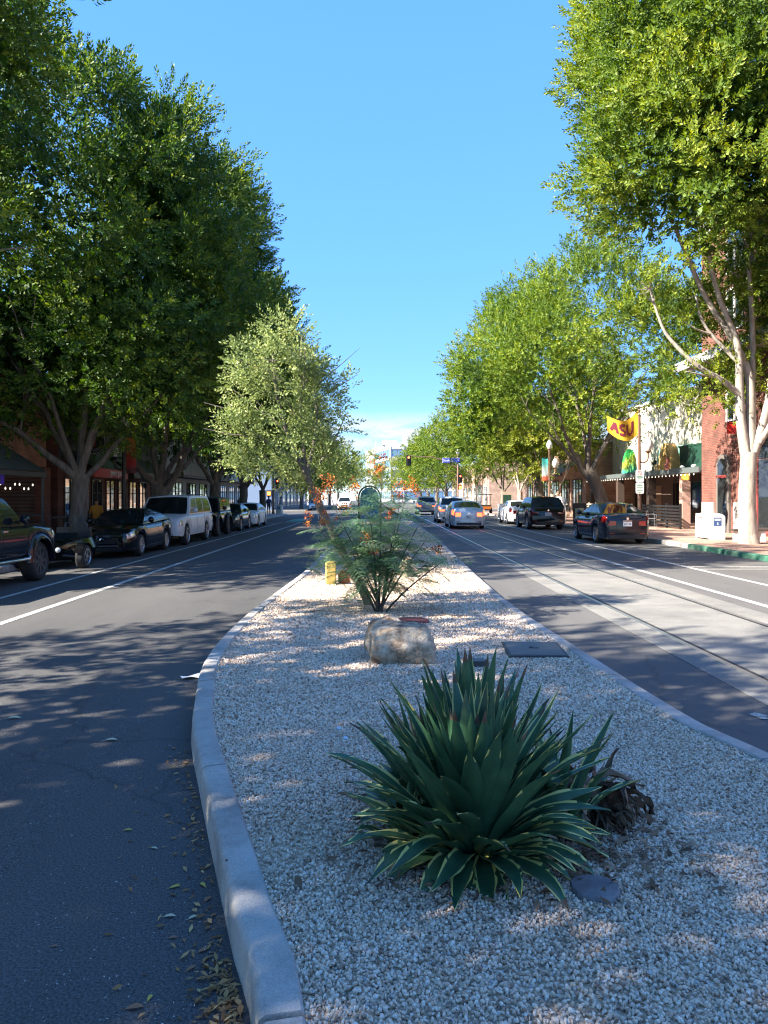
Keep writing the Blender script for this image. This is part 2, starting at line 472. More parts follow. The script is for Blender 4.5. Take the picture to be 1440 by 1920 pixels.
g = MB()
for (xa, xb) in ((-9.3, -1.6), (-1.6, 1.2), (1.2, 10.16)):
    for (ya, yb) in ((-14, 60), (60, 420)):
        g.add([(xa, ya, zroad(xa)), (xb, ya, zroad(xb)), (xb, yb, zroad(xb)), (xa, yb, zroad(xa))], [(0, 1, 2, 3)])
    if xa == -1.6:
        tag(obj('road', g, M['asphalt']), kind='structure'); g = MB()
tag(obj('road', g, M['asphalt_right']), kind='structure')
g = MB()
g.add([(-120, 80, ZL), (-9.3, 80, ZL), (-9.3, 98, ZL), (-120, 98, ZL)], [(0, 1, 2, 3)])
g.add([(10.16, 80, 0), (120, 80, 0), (120, 98, 0), (10.16, 98, 0)], [(0, 1, 2, 3)])
tag(obj('cross_street', g, M['asphalt']), kind='structure')

# streetcar slab, rails, flangeways
g = MB()
y = -12.0
k = 0
while y < 78:
    y2 = min(y + 6.0, 78)
    g.box(3.17, 5.62, y + 0.006, y2 - 0.006, -0.05, 0.004)
    y = y2
slab = tag(obj('track_slab', g, M['slab']), kind='structure')
g = MB(); g.box(3.165, 5.625, -12, 78, -0.06, 0.0015); obj('slab_joint', g, M['groove'], slab)
for xr in (3.545, 5.14):
    g = MB(); g.box(xr - 0.035, xr + 0.035, -12, 300, -0.05, 0.0085)
    obj('rail', g, M['steel'], slab)
    g = MB(); s = 1 if xr < 4 else -1
    g.box(min(xr + s * 0.036, xr + s * 0.085), max(xr + s * 0.036, xr + s * 0.085), -12, 300, -0.05, 0.0062)
    obj('flangeway', g, M['groove'], slab)

def line(name, x0, x1, y0, y1, mat, lift=0.005):
    g = MB()
    n = max(1, int((y1 - y0) / 8))
    for i in range(n):
        a, b = y0 + (y1 - y0) * i / n, y0 + (y1 - y0) * (i + 1) / n
        g.add([(x0, a, zroad(x0) + lift), (x1, a, zroad(x1) + lift), (x1, b, zroad(x1) + lift), (x0, b, zroad(x0) + lift)], [(0, 1, 2, 3)])
    return tag(obj(name, g, mat), kind='structure')
line('lane_marking', -5.38, -5.24, -12, 54, M['line_white'])
line('lane_marking', -6.84, -6.72, -12, 54, M['line_white'])
line('lane_marking', 5.95, 6.09, -12, 74, M['line_white'])
line('lane_marking', 7.38, 7.52, -12, 74, M['line_white'])
line('bike_lane_paint', -6.70, -5.40, 55.5, 63, M['line_green'])
line('crossing_marking', -9.1, -1.7, 52.9, 53.3, M['line_white'], 0.007)
line('crossing_marking', -9.1, -1.7, 73.8, 74.2, M['line_white'])
line('crossing_marking', -9.1, -1.7, 77.4, 77.8, M['line_white'])
line('stop_line', 2.3, 7.3, 75.2, 75.7, M['line_white'], 0.012)
for yy in (11.2, 17.9, 18.6):
    line('parking_marking', 7.52, 9.6, yy, yy + 0.1, M['line_white'])
line('parking_marking', 8.6, 9.7, 18.2, 18.3, M['line_white'])

# pavements
def pave(name, x0, x1, y0, y1, z, mat):
    g = MB(); g.box(x0, x1, y0, y1, z - 0.6, z)
    return tag(obj(name, g, mat), kind='structure')
pave('pavement_left', -60, -9.45, -14, 79, ZLP, M['grey_pave'])
pave('pavement_left', -60, -9.45, 99, 420, ZLP, M['grey_pave'])
pave('pavement_right', 10.31, 60, -14, 79, ZRP, M['pavers'])
pave('pavement_right', 10.31, 60, 99, 420, ZRP, M['grey_pave'])

def straight_kerb(name, x0, x1, y0, y1, zt, zb, seg, matfn):
    root = tag(link(name, None), kind='structure')
    y = y0
    face = x1 if x1 < 0 else x0
    while y < y1 - 0.01:
        ye = min(y + seg, y1)
        g = MB()
        d = 0.02 if x1 < 0 else -0.02
        back = x0 if x1 < 0 else x1
        prof = [(back, zb - 0.2), (face + d * 0.8, zb - 0.2), (face, zt - 0.025), (face - d * 0.7, zt - 0.004), (back, zt + 0.002)]
        if x1 > 0: prof = prof[::-1]
        g.prism(prof, y + 0.006, ye - 0.006, 'y')
        obj('kerb_segment', g, matfn(0.5 * (y + ye)), root)
        y = ye
    return root
straight_kerb('kerb_left', -9.45, -9.30, -14, 79, ZLP, ZL, 3.0, lambda y: M['kerb'])
straight_kerb('kerb_left', -9.45, -9.30, 99, 180, ZLP, ZL, 9.0, lambda y: M['kerb'])
def gk(y):
    return M['kerb_green'] if y < 25 else (M['kerb_yellow'] if y < 26.4 else M['kerb'])
straight_kerb('kerb_right', 10.16, 10.31, -14, 79, ZRP, 0, 2.8, gk)
straight_kerb('kerb_right', 10.16, 10.31, 99, 180, ZRP, 0, 9.0, lambda y: M['kerb'])

# ---- the median: kerbs on both sides and a gravel bed
LE = [(0.62, -3.0), (0.28, -0.6), (-0.05, 0.9), (-0.346, 2.266), (-0.402, 2.53), (-0.506, 2.818), (-0.613, 3.159), (-0.791, 3.727), (-0.995, 4.389),
      (-1.259, 5.276), (-1.40, 5.939), (-1.604, 7.073), (-1.70, 8.38), (-1.72, 10.2), (-1.65, 12.2), (-1.52, 16), (-1.50, 20), (-1.50, 30), (-1.5, 40), (-1.5, 50), (-1.45, 57)]
RE = [(3.5, -3.0), (3.1, 0), (2.75, 2.4), (2.36, 4.65), (2.21, 5.29), (2.06, 7.8), (1.94, 10.6), (1.93, 13.3), (2.05, 20), (2.2, 29), (2.2, 40), (2.2, 50), (2.2, 57)]
def spline(pts, step=0.12):
    out = []
    P = [Vector(p) for p in pts]
    for i in range(len(P) - 1):
        p0, p1, p2, p3 = P[max(i - 1, 0)], P[i], P[i + 1], P[min(i + 2, len(P) - 1)]
        n = max(2, int((p2 - p1).length / step))
        # chord-aware Catmull-Rom
        t1 = (p2 - p0) * ((p2 - p1).length / max((p2 - p0).length, 1e-6))
        t2 = (p3 - p1) * ((p2 - p1).length / max((p3 - p1).length, 1e-6))
        for k in range(n):
            t = k / n
            h00, h10, h01, h11 = 2*t**3 - 3*t**2 + 1, t**3 - 2*t**2 + t, -2*t**3 + 3*t**2, t**3 - t**2
            out.append(p1 * h00 + t1 * h10 + p2 * h01 + t2 * h11)
    out.append(P[-1])
    return out
LS, RS = spline(LE), spline(RE)
HK = 0.16
def curved_kerb(name, pts, outward, seglen):
    root = tag(link(name, None), kind='structure')
    prof = [(0.032, -0.22), (0.012, HK - 0.04), (0.004, HK - 0.014), (-0.016, HK), (-0.122, HK + 0.002), (-0.132, HK - 0.008), (-0.132, -0.22)]
    nrm = []
    for i, p in enumerate(pts):
        t = (pts[min(i + 1, len(pts) - 1)] - pts[max(i - 1, 0)]).normalized()
        n = Vector((t.y, -t.x)) * (-1 if outward < 0 else 1)
        nrm.append(n)
    i = 0
    rng = random.Random(4)
    while i < len(pts) - 1:
        acc, j = 0, i
        want = seglen * rng.uniform(0.85, 1.15) * (1 if pts[i].y < 14 else 2.2)
        while j < len(pts) - 1 and acc < want:
            acc += (pts[j + 1] - pts[j]).length; j += 1
        g = MB(); vs_, fs = [], []
        idx = list(range(i, j + 1))
        dz = rng.uniform(-0.003, 0.003)
        for c, q in enumerate(idx):
            p = pts[q]
            if c == 0: p = p + (pts[q + 1] - pts[q]).normalized() * 0.013
            if c == len(idx) - 1: p = p - (pts[q] - pts[q - 1]).normalized() * 0.013
            for (d, z) in prof:
                e = p + nrm[q] * d
                vs_.append((e.x, e.y, z + (dz if z > 0 else 0)))
        m = len(prof)
        for c in range(len(idx) - 1):
            for k in range(m - 1):
                fs.append((c*m + k, c*m + k + 1, (c+1)*m + k + 1, (c+1)*m + k) if outward < 0 else (c*m + k, (c+1)*m + k, (c+1)*m + k + 1, c*m + k + 1))
        fs.append(tuple(range(m))); fs.append(tuple(range((len(idx)-1)*m, len(idx)*m)))
        g.add(vs_, fs)
        obj('kerb_segment', g, M['kerb'], root, smooth=40)
        i = j
    return root
curved_kerb('median_kerb', LS, -1, 1.9)
curved_kerb('median_kerb', RS, 1, 1.9)
g = MB(); g.box(-1.45, 2.2, 57.0, 57.16, -0.2, HK); tag(obj('median_kerb', g, M['kerb']), kind='structure')

# gravel bed: base sheet + instanced stones
def gravel_ground_mat():
    m, N, L, B = base_mat('gravel_ground')
    tc = N.new('ShaderNodeTexCoord')
    vo = N.new('ShaderNodeTexVoronoi'); vo.inputs['Scale'].default_value = 62
    L.new(tc.outputs['Object'], vo.inputs['Vector'])
    wn_ = N.new('ShaderNodeTexWhiteNoise'); L.new(vo.outputs['Color'], wn_.inputs['Vector'])
    r = ramp(N, [(0.0, (0.32, 0.235, 0.17)), (0.3, (0.48, 0.365, 0.26)), (0.7, (0.58, 0.455, 0.33)), (1.0, (0.72, 0.60, 0.46))])
    L.new(wn_.outputs['Value'], r.inputs[0])
    no = N.new('ShaderNodeTexNoise'); no.inputs['Scale'].default_value = 1.1; no.inputs['Detail'].default_value = 7
    L.new(tc.outputs['Object'], no.inputs['Vector'])
    rr = ramp(N, [(0.3, (0.72, 0.68, 0.62)), (0.7, (1.1, 1.08, 1.05))])
    L.new(no.outputs['Fac'], rr.inputs[0])
    mu = N.new('ShaderNodeMixRGB'); mu.blend_type = 'MULTIPLY'; mu.inputs['Fac'].default_value = 1
    L.new(r.outputs[0], mu.inputs['Color1']); L.new(rr.outputs[0], mu.inputs['Color2'])
    L.new(mu.outputs[0], B.inputs['Base Color']); B.inputs['Roughness'].default_value = 0.9
    bp = N.new('ShaderNodeBump'); bp.inputs['Strength'].default_value = 0.9; bp.inputs['Distance'].default_value = 0.012; bp.invert = True
    L.new(vo.outputs['Distance'], bp.inputs['Height']); L.new(bp.outputs[0], B.inputs['Normal'])
    return m
def stone_mat():
    m, N, L, B = base_mat('gravel_stone')
    oi = N.new('ShaderNodeObjectInfo')
    r = ramp(N, [(0.0, (0.20, 0.14, 0.10)), (0.10, (0.38, 0.27, 0.19)), (0.3, (0.58, 0.435, 0.31)), (0.55, (0.67, 0.525, 0.39)), (0.8, (0.75, 0.62, 0.48)), (0.95, (0.82, 0.73, 0.60)), (1.0, (0.34, 0.33, 0.32))])
    L.new(oi.outputs['Random'], r.inputs[0])
    tc = N.new('ShaderNodeTexCoord')
    no = N.new('ShaderNodeTexNoise'); no.inputs['Scale'].default_value = 3; no.inputs['Detail'].default_value = 4
    L.new(tc.outputs['Object'], no.inputs['Vector'])
    rr = ramp(N, [(0.3, (0.8, 0.8, 0.8)), (0.7, (1.12, 1.12, 1.12))]); L.new(no.outputs['Fac'], rr.inputs[0])
    mu = N.new('ShaderNodeMixRGB'); mu.blend_type = 'MULTIPLY'; mu.inputs['Fac'].default_value = 1
    L.new(r.outputs[0], mu.inputs['Color1']); L.new(rr.outputs[0], mu.inputs['Color2'])
    L.new(mu.outputs[0], B.inputs['Base Color']); B.inputs['Roughness'].default_value = 0.8
    return m
M['gravel_ground'], M['stone'] = gravel_ground_mat(), stone_mat()

def edge_x(pts, y):
    return float(np.interp(y, [p.y for p in pts], [p.x for p in pts]))
def zgravel(x, y):
    return 0.136 + 0.012 * noise.noise(Vector((x * 1.3, y * 1.3, 0.3))) + 0.006 * noise.noise(Vector((x * 4, y * 4, 5)))
ygs = list(np.arange(-2.8, 14, 0.14)) + list(np.arange(14, 57.01, 1.0))
NU = 26
gv, gf, dens, gsc = [], [], [], []
for i, y in enumerate(ygs):
    xa, xb = edge_x(LS, y) + 0.118, edge_x(RS, y) - 0.118
    for j in range(NU + 1):
        x = xa + (xb - xa) * j / NU
        gv.append((x, y, zgravel(x, y)))
        dn_ = 0.75 + 0.75 * noise.noise(Vector((x * 1.1, y * 1.1, 7.7))) + 0.35 * noise.noise(Vector((x * 3.7, y * 3.7, 2.2)))
        dn_ = min(1.15, max(0.25, dn_ + 0.2))
        dens.append((0 if y < 1.2 else (11500 if y < 5.2 else (5200 if y < 8.5 else (2600 if y < 14 else (420 if y < 32 else 0))))) * dn_)
        gsc.append(0.0088 if y < 5.2 else (0.0115 if y < 8.5 else 0.0165))
for i in range(len(ygs) - 1):
    for j in range(NU):
        a = i * (NU + 1) + j
        gf.append((a, a + 1, a + NU + 2, a + NU + 1))
me = np_mesh('median_gravel', np.array(gv), np.array(gf), M['gravel_ground'], {'density': np.array(dens), 'stone': np.array(gsc)}, smooth=True)
tag(link('median_bed', me), kind='structure')
gravel = link('gravel', me.copy())
tag(gravel, 'pale crushed gravel covering the planted median', 'gravel', kind='stuff')
ng = bpy.data.node_groups.new('scatter_gravel', 'GeometryNodeTree')
ng.interface.new_socket(name='Geometry', in_out='INPUT', socket_type='NodeSocketGeometry')
ng.interface.new_socket(name='Geometry', in_out='OUTPUT', socket_type='NodeSocketGeometry')
n_in, n_out = ng.nodes.new('NodeGroupInput'), ng.nodes.new('NodeGroupOutput')
n_d = ng.nodes.new('GeometryNodeDistributePointsOnFaces')
n_na = ng.nodes.new('GeometryNodeInputNamedAttribute'); n_na.data_type = 'FLOAT'; n_na.inputs['Name'].default_value = 'density'
n_ns = ng.nodes.new('GeometryNodeInputNamedAttribute'); n_ns.data_type = 'FLOAT'; n_ns.inputs['Name'].default_value = 'stone'
n_ip = ng.nodes.new('GeometryNodeInstanceOnPoints')
n_ico = ng.nodes.new('GeometryNodeMeshIcoSphere'); n_ico.inputs['Radius'].default_value = 1.0; n_ico.inputs['Subdivisions'].default_value = 1
n_sm = ng.nodes.new('GeometryNodeSetMaterial'); n_sm.inputs['Material'].default_value = M['stone']
n_rr = ng.nodes.new('FunctionNodeRandomValue'); n_rr.data_type = 'FLOAT_VECTOR'
n_rr.inputs[0].default_value = (0, 0, 0); n_rr.inputs[1].default_value = (6.28, 6.28, 6.28)
n_rs = ng.nodes.new('FunctionNodeRandomValue'); n_rs.data_type = 'FLOAT_VECTOR'
n_rs.inputs[0].default_value = (0.35, 0.35, 0.30); n_rs.inputs[1].default_value = (1.4, 1.15, 0.9); n_rs.inputs['Seed'].default_value = 3
n_vm = ng.nodes.new('ShaderNodeVectorMath'); n_vm.operation = 'SCALE'
n_sp = ng.nodes.new('GeometryNodeSetPosition')
n_ro = ng.nodes.new('FunctionNodeRandomValue'); n_ro.data_type = 'FLOAT_VECTOR'
n_ro.inputs[0].default_value = (0, 0, -0.001); n_ro.inputs[1].default_value = (0, 0, 0.011); n_ro.inputs['Seed'].default_value = 9
nl = ng.links.new
nl(n_in.outputs[0], n_d.inputs['Mesh'])
nl(n_na.outputs['Attribute'], n_d.inputs['Density'])
nl(n_d.outputs['Points'], n_sp.inputs['Geometry'])
nl(n_ro.outputs['Value'], n_sp.inputs['Offset'])
nl(n_sp.outputs[0], n_ip.inputs['Points'])
nl(n_ico.outputs['Mesh'], n_sm.inputs['Geometry'])
nl(n_sm.outputs[0], n_ip.inputs['Instance'])
nl(n_rr.outputs['Value'], n_ip.inputs['Rotation'])
nl(n_rs.outputs['Value'], n_vm.inputs[0])
nl(n_ns.outputs['Attribute'], n_vm.inputs['Scale'])
nl(n_vm.outputs[0], n_ip.inputs['Scale'])
nl(n_ip.outputs[0], n_out.inputs[0])
md = gravel.modifiers.new('scatter', 'NODES'); md.node_group = ng

# ================================================================== TREES
def rot_frames(dirs, rng):
    d = dirs / np.linalg.norm(dirs, axis=1, keepdims=True)
    a = rng.normal(size=d.shape)
    x = np.cross(a, d); x /= np.linalg.norm(x, axis=1, keepdims=True) + 1e-9
    y = np.cross(d, x)
    return np.stack([x, y, d], axis=2)          # columns x,y,axis

def sprig_template(n, length, ll, lw, tilt, rng):
    """leaves set round a twig along +z; each leaf a folded kite of four corners"""
    T = []
    for i in range(n):
        t = (i + 0.6) / n
        az = i * 2.39996 + rng.uniform(-0.3, 0.3)
        ti = tilt * (1.15 - 0.75 * t) + rng.uniform(-0.2, 0.2)
        s = rng.uniform(0.8, 1.15)
        out = np.array([math.cos(az) * math.sin(ti), math.sin(az) * math.sin(ti), math.cos(ti)])
        side = np.array([-math.sin(az), math.cos(az), 0.0])
        nrm = np.cross(side, out)
        b = np.array([0, 0, t * length]) + out * 0.015
        l, w = ll * s, lw * s
        T.append([b, b + out * l * 0.5 + side * w * 0.5 + nrm * w * 0.18, b + out * l - nrm * l * 0.08, b + out * l * 0.5 - side * w * 0.5 + nrm * w * 0.18])
    return np.array(T)

def sprigs_mesh(name, pos, dirs, scale, tint, mat, tmpl_list, rng):
    V, TI = [], []
    Rm = rot_frames(dirs, rng)
    which = rng.integers(0, len(tmpl_list), len(pos))
    for w, T in enumerate(tmpl_list):
        sel = which == w
        if not sel.any(): continue
        K = T.shape[0]
        v = np.einsum('nij,kcj->nkci', Rm[sel], T) * scale[sel][:, None, None, None] + pos[sel][:, None, None, :]
        V.append(v.reshape(-1, 3))
        TI.append(np.repeat(tint[sel], K * 4))
    V = np.concatenate(V); TI = np.concatenate(TI)
    Q = np.arange(len(V)).reshape(-1, 4)
    return np_mesh(name, V, Q, mat, {'tint': TI})

def sprigs_mesh2(name, sets, mat, rng):
    V, TI = [], []
    for (pos, dirs, scale, tint), tl in sets:
        Rm = rot_frames(dirs, rng)
        which = rng.integers(0, len(tl), len(pos))
        for w, T in enumerate(tl):
            sel = which == w
            if not sel.any(): continue
            v = np.einsum('nij,kcj->nkci', Rm[sel], T) * scale[sel][:, None, None, None] + pos[sel][:, None, None, :]
            V.append(v.reshape(-1, 3)); TI.append(np.repeat(tint[sel], T.shape[0] * 4))
    V = np.concatenate(V); TI = np.concatenate(TI)
    return np_mesh(name, V, np.arange(len(V)).reshape(-1, 4), mat, {'tint': TI})

def lobes_sprigs(lobes, n_clump, per, rng, rc=(0.6, 1.15), inner=0.18, up=0.35, low_cut=None):
    """sprig positions in clumps over the outside of a union of ellipsoids"""
    lob = np.array(lobes, float)
    area = (lob[:, 3] * lob[:, 4] + lob[:, 4] * lob[:, 5] + lob[:, 3] * lob[:, 5])
    pr = area / area.sum()
    P, D, TT = [], [], []
    made = 0
    tries = 0
    while made < n_clump and tries < n_clump * 12:
        tries += 1
        k = rng.choice(len(lob), p=pr)
        c, r = lob[k, :3], lob[k, 3:6]
        d = rng.normal(size=3); d /= np.linalg.norm(d)
        if d[2] < -0.35 and rng.random() < 0.55: continue
        deep = rng.random() < inner
        bump_ = 1 + 0.27 * noise.noise(Vector(d * 2.3 + c * 0.37)) + 0.16 * noise.noise(Vector(d * 5.1 + c))
        f = (rng.uniform(0.45, 0.8) if deep else rng.uniform(0.82, 1.06)) * bump_
        p = c + d * r * f
        q = (p - lob[:, :3]) / lob[:, 3:6]
        ins = (np.linalg.norm(q, axis=1) < 0.78); ins[k] = False
        if ins.any() and not deep: continue
        if low_cut is not None and p[2] < low_cut: continue
        # gaps
        if noise.noise(Vector(p * 0.55)) < -0.33: continue
        rcl = rng.uniform(*rc) * (0.85 if deep else 1)
        n = int(per * rng.uniform(0.7, 1.3) * (0.7 if deep else 1))
        off = rng.normal(size=(n, 3)); off /= np.linalg.norm(off, axis=1, keepdims=True)
        rad = rcl * rng.random((n, 1)) ** 0.45
        off[:, 2] *= 0.8
        o2 = off * rad
        out = d / r; out /= np.linalg.norm(out)
        dr = off * 0.75 + out * 0.65 + np.array([0, 0, up]) + rng.normal(size=(n, 3)) * 0.25
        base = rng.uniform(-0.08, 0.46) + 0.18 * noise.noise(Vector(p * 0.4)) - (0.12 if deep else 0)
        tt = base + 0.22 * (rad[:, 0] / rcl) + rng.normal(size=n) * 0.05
        P.append(p + o2); D.append(dr); TT.append(tt)
        made += 1
    return np.concatenate(P), np.concatenate(D), np.clip(np.concatenate(TT), 0, 1)

def bez(p0, p1, p2, n=7):
    return [p0 * (1 - t) ** 2 + p1 * 2 * t * (1 - t) + p2 * t ** 2 for t in [i / n for i in range(n + 1)]]

def limbs_mesh(name, mat, fork, r0, targets, rng, lean=(0, 0), subs=3, flare=1.35, twigs=0, nseg=10):
    """trunk with root flare, then limbs to the target points, each with side branches"""
    g = MB()
    top = Vector((lean[0], lean[1], fork))
    pts, rad = [], []
    for i in range(8):
        t = i / 7
        p = Vector((lean[0] * t ** 1.3, lean[1] * t ** 1.3, fork * t - 0.12 * (1 - t)))
        p += Vector((rng.uniform(-1, 1), rng.uniform(-1, 1), 0)) * r0 * 0.10
        pts.append(p); rad.append(r0 * (1 + (flare - 1) * math.exp(-t * 6)) * (1 - 0.12 * t) * (1.0 + 0.12 * t ** 3))
    g.tube(pts, rad, nseg)
    ends = []
    for (T, rs) in targets:
        T = Vector(T)
        st = pts[-1] + Vector((rng.uniform(-1, 1), rng.uniform(-1, 1), 0)) * r0 * 0.35 - Vector((0, 0, rng.uniform(0.0, 0.5)))
        d = T - st
        c = st + Vector((d.x * 0.38, d.y * 0.38, d.z * 0.42)) + Vector((rng.uniform(-.4, .4), rng.uniform(-.4, .4), rng.uniform(-.3, .3)))
        path = bez(st, c, T, 9)
        for q in range(1, 9): path[q] += Vector((rng.uniform(-1, 1), rng.uniform(-1, 1), rng.uniform(-1, 1))) * 0.07
        rr = [max(0.025, r0 * rs * (1 - 0.86 * (i / 9) ** 0.8)) for i in range(10)]
        g.tube(path, rr, 8)
        for s in range(subs):
            i = rng.randint(4, 8)
            b = path[i]
            ln = d.length * rng.uniform(0.22, 0.42)
            dv = (d.normalized() + Vector((rng.uniform(-1, 1), rng.uniform(-1, 1), rng.uniform(-.3, 1))) * 0.8).normalized()
            e = b + dv * ln
            p2 = bez(b, b + dv * ln * 0.5 + Vector((0, 0, -0.1 * ln)), e, 5)
            g.tube(p2, [max(0.015, rr[i] * 0.62 * (1 - 0.8 * k / 5)) for k in range(6)], 6)
            ends.append(e)
            for w in range(twigs):
                dv2 = (dv + Vector((rng.uniform(-1, 1), rng.uniform(-1, 1), rng.uniform(-.6, .8)))).normalized()
                b2 = p2[rng.randint(2, 5)]
                g.tube([b2, b2 + dv2 * ln * 0.25 + Vector((0, 0, 0.03)), b2 + dv2 * ln * 0.5], [0.018, 0.012, 0.006], 4)
    return g.mesh(name, mat, 60), ends

npr = np.random.default_rng(11)
TF = [sprig_template(14, 0.38, 0.135, 0.064, 1.05, npr) for _ in range(4)]
TF_near = [sprig_template(13, 0.34, 0.14, 0.066, 1.05, npr) for _ in range(4)]
TF_far = [sprig_template(9, 0.55, 0.26, 0.12, 1.05, npr) for _ in range(3)]
T_core = [sprig_template(10, 0.6, 0.30, 0.17, 1.2, npr) for _ in range(2)]
TP = [sprig_template(13, 0.26, 0.058, 0.030, 1.1, npr) for _ in range(4)]

def crown_mesh(name, lobes, n_clump, per, mat, seed, tm=TF, scale=(0.8, 1.25), extra=None, core=0, **kw):
    rng = np.random.default_rng(seed)
    P, D, T = lobes_sprigs(lobes, n_clump, per, rng, **kw)
    if core:            # coarse foliage deep inside, so the crown shades like a full one
        lob = np.array(lobes, float)
        k = rng.integers(0, len(lob), core)
        d = rng.normal(size=(core, 3)); d /= np.linalg.norm(d, axis=1, keepdims=True)
        Pc = lob[k, :3] + d * lob[k, 3:6] * (rng.random((core, 1)) ** 0.5 * 0.66)
        if kw.get('low_cut'): Pc = Pc[Pc[:, 2] > kw['low_cut'] + 0.3]
        n1 = len(P)
        me1 = (P, D, rng.uniform(scale[0], scale[1], len(P)), T)
        if extra is not None:
            me1 = tuple(np.concatenate([q, e]) for q, e in zip(me1, (extra[0], extra[1], rng.uniform(scale[0], scale[1], len(extra[0])), extra[2])))
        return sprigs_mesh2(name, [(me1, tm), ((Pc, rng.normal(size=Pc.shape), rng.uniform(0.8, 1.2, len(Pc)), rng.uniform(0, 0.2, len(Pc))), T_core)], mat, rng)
    if extra is not None:
        P = np.concatenate([P, extra[0]]); D = np.concatenate([D, extra[1]]); T = np.concatenate([T, extra[2]])
    return sprigs_mesh(name, P, D, rng.uniform(scale[0], scale[1], len(P)), T, mat, tm, rng)

def tufts(points, per, rad, seed, tint=0.5):
    rng = np.random.default_rng(seed)
    pts = np.repeat(np.array([tuple(p) for p in points]), per, axis=0)
    off = rng.normal(size=pts.shape) * rad
    d = off / rad * 0.6 + np.array([0, 0, 0.6]) + rng.normal(size=pts.shape) * 0.3
    return pts + off, d, np.clip(tint + rng.normal(size=len(pts)) * 0.12, 0, 1)

def tree(name, label, loc, trunk_me, crown_me, rz=0, group='street trees', scale=None, cat='tree'):
    o = thing(name, label, cat, loc, rz, group)
    if scale: o.scale = scale
    link('trunk', trunk_me, o)
    link('crown', crown_me, o)
    return o

# ---- left row ------------------------------------------------------------
lr = random.Random(5)
L1_lobes = [(-0.6, -0.5, 10.2, 5.6, 5.8, 6.6), (2.6, -1.6, 7.4, 3.6, 4.0, 3.6), (-3.2, -2.0, 12.6, 3.6, 3.6, 4.4), (0.8, 2.2, 7.2, 4.0, 4.6, 3.6), (2.2, 0.5, 12.0, 2.8, 3.0, 3.8), (-3.6, 1.0, 7.5, 3.6, 4, 3.0)]
tg = [((-4.6, -2.6, 6.2), .55), ((-3.0, 0.2, 7.6), .5), ((0.3, 0.8, 9.5), .55), ((2.6, -1.0, 7.6), .55), ((1.8, 2.0, 8.2), .45), ((-1.2, -2.4, 8.0), .45), ((4.0, 0.4, 6.6), .42)]
t_me, ends = limbs_mesh('trunk', M['bark_grey'], 2.5, 0.30, tg, lr, (0.12, 0), 4, twigs=1)
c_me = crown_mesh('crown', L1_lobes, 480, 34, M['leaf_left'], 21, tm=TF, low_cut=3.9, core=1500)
tree('ficus_tree', 'tall dark ficus behind the parked black sedan on the left pavement', (-10.3, 26.4, ZLP), t_me, c_me, group='ficus trees along the left pavement')
# second tree
L2_lobes = [(0.4, 0, 11.0, 5.2, 5.2, 6.6), (3.0, -1.5, 8.8, 3.4, 3.8, 3.8), (1.4, -1.2, 14.2, 3.4, 3.4, 3.4), (-2.8, -1, 8.0, 3.6, 4, 3.6), (3.4, 1.8, 7.0, 3.4, 4, 3.2)]
tg = [((-3.2, -1.6, 7.0), .5), ((-1.0, 0.8, 9.0), .5), ((1.4, -0.6, 9.8), .5), ((3.6, -0.8, 7.6), .5), ((2.6, 2.4, 7.0), .4), ((4.2, 0.6, 5.8), .4)]
t_me2, _ = limbs_mesh('trunk', M['bark_grey'], 2.2, 0.42, tg, lr, (0.0, 0), 4, twigs=1)
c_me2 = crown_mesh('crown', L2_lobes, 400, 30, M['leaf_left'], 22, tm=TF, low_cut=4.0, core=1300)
tree('ficus_tree', 'broad dark ficus behind the white sport utility vehicle on the left pavement', (-10.3, 36.2, ZLP), t_me2, c_me2, group='ficus trees along the left pavement')
# third mesh, used for the trees further on
L3_lobes = [(0, 0, 8.6, 5.0, 5.2, 5.4), (2.4, -1, 6.6, 3.4, 3.6, 3.2), (-2.2, 1, 7.0, 3.4, 4, 3.2), (0.6, 1.6, 11.4, 3.0, 3.0, 3.0)]
tg = [((-2.8, -1.6, 5.8), .5), ((-1.0, 1.8, 7.0), .5), ((1.4, -0.6, 8.0), .5), ((3.2, 0.8, 6.0), .5)]
t_me3, _ = limbs_mesh('trunk', M['bark_grey'], 2.3, 0.32, tg, lr, (0.1, 0), 3)
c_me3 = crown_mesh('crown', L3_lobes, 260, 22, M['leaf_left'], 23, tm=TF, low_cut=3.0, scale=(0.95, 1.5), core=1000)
tree('ficus_tree', 'dark ficus third along the left pavement, behind the black off-roader', (-10.0, 47.0, ZLP), t_me3, c_me3, 0.4, 'ficus trees along the left pavement', (1.05, 1.05, 1.14))
tree('ficus_tree', 'dark ficus on the left pavement behind the parked white sedan', (-10.0, 57.5, ZLP), t_me3, c_me3, 2.1, 'ficus trees along the left pavement', (1.05, 1.05, 1.12))
tree('ficus_tree', 'ficus on the left pavement just before the crossing', (-10.2, 68.5, ZLP), t_me3, c_me3, 4.0, 'ficus trees along the left pavement', (0.95, 0.95, 1.0))
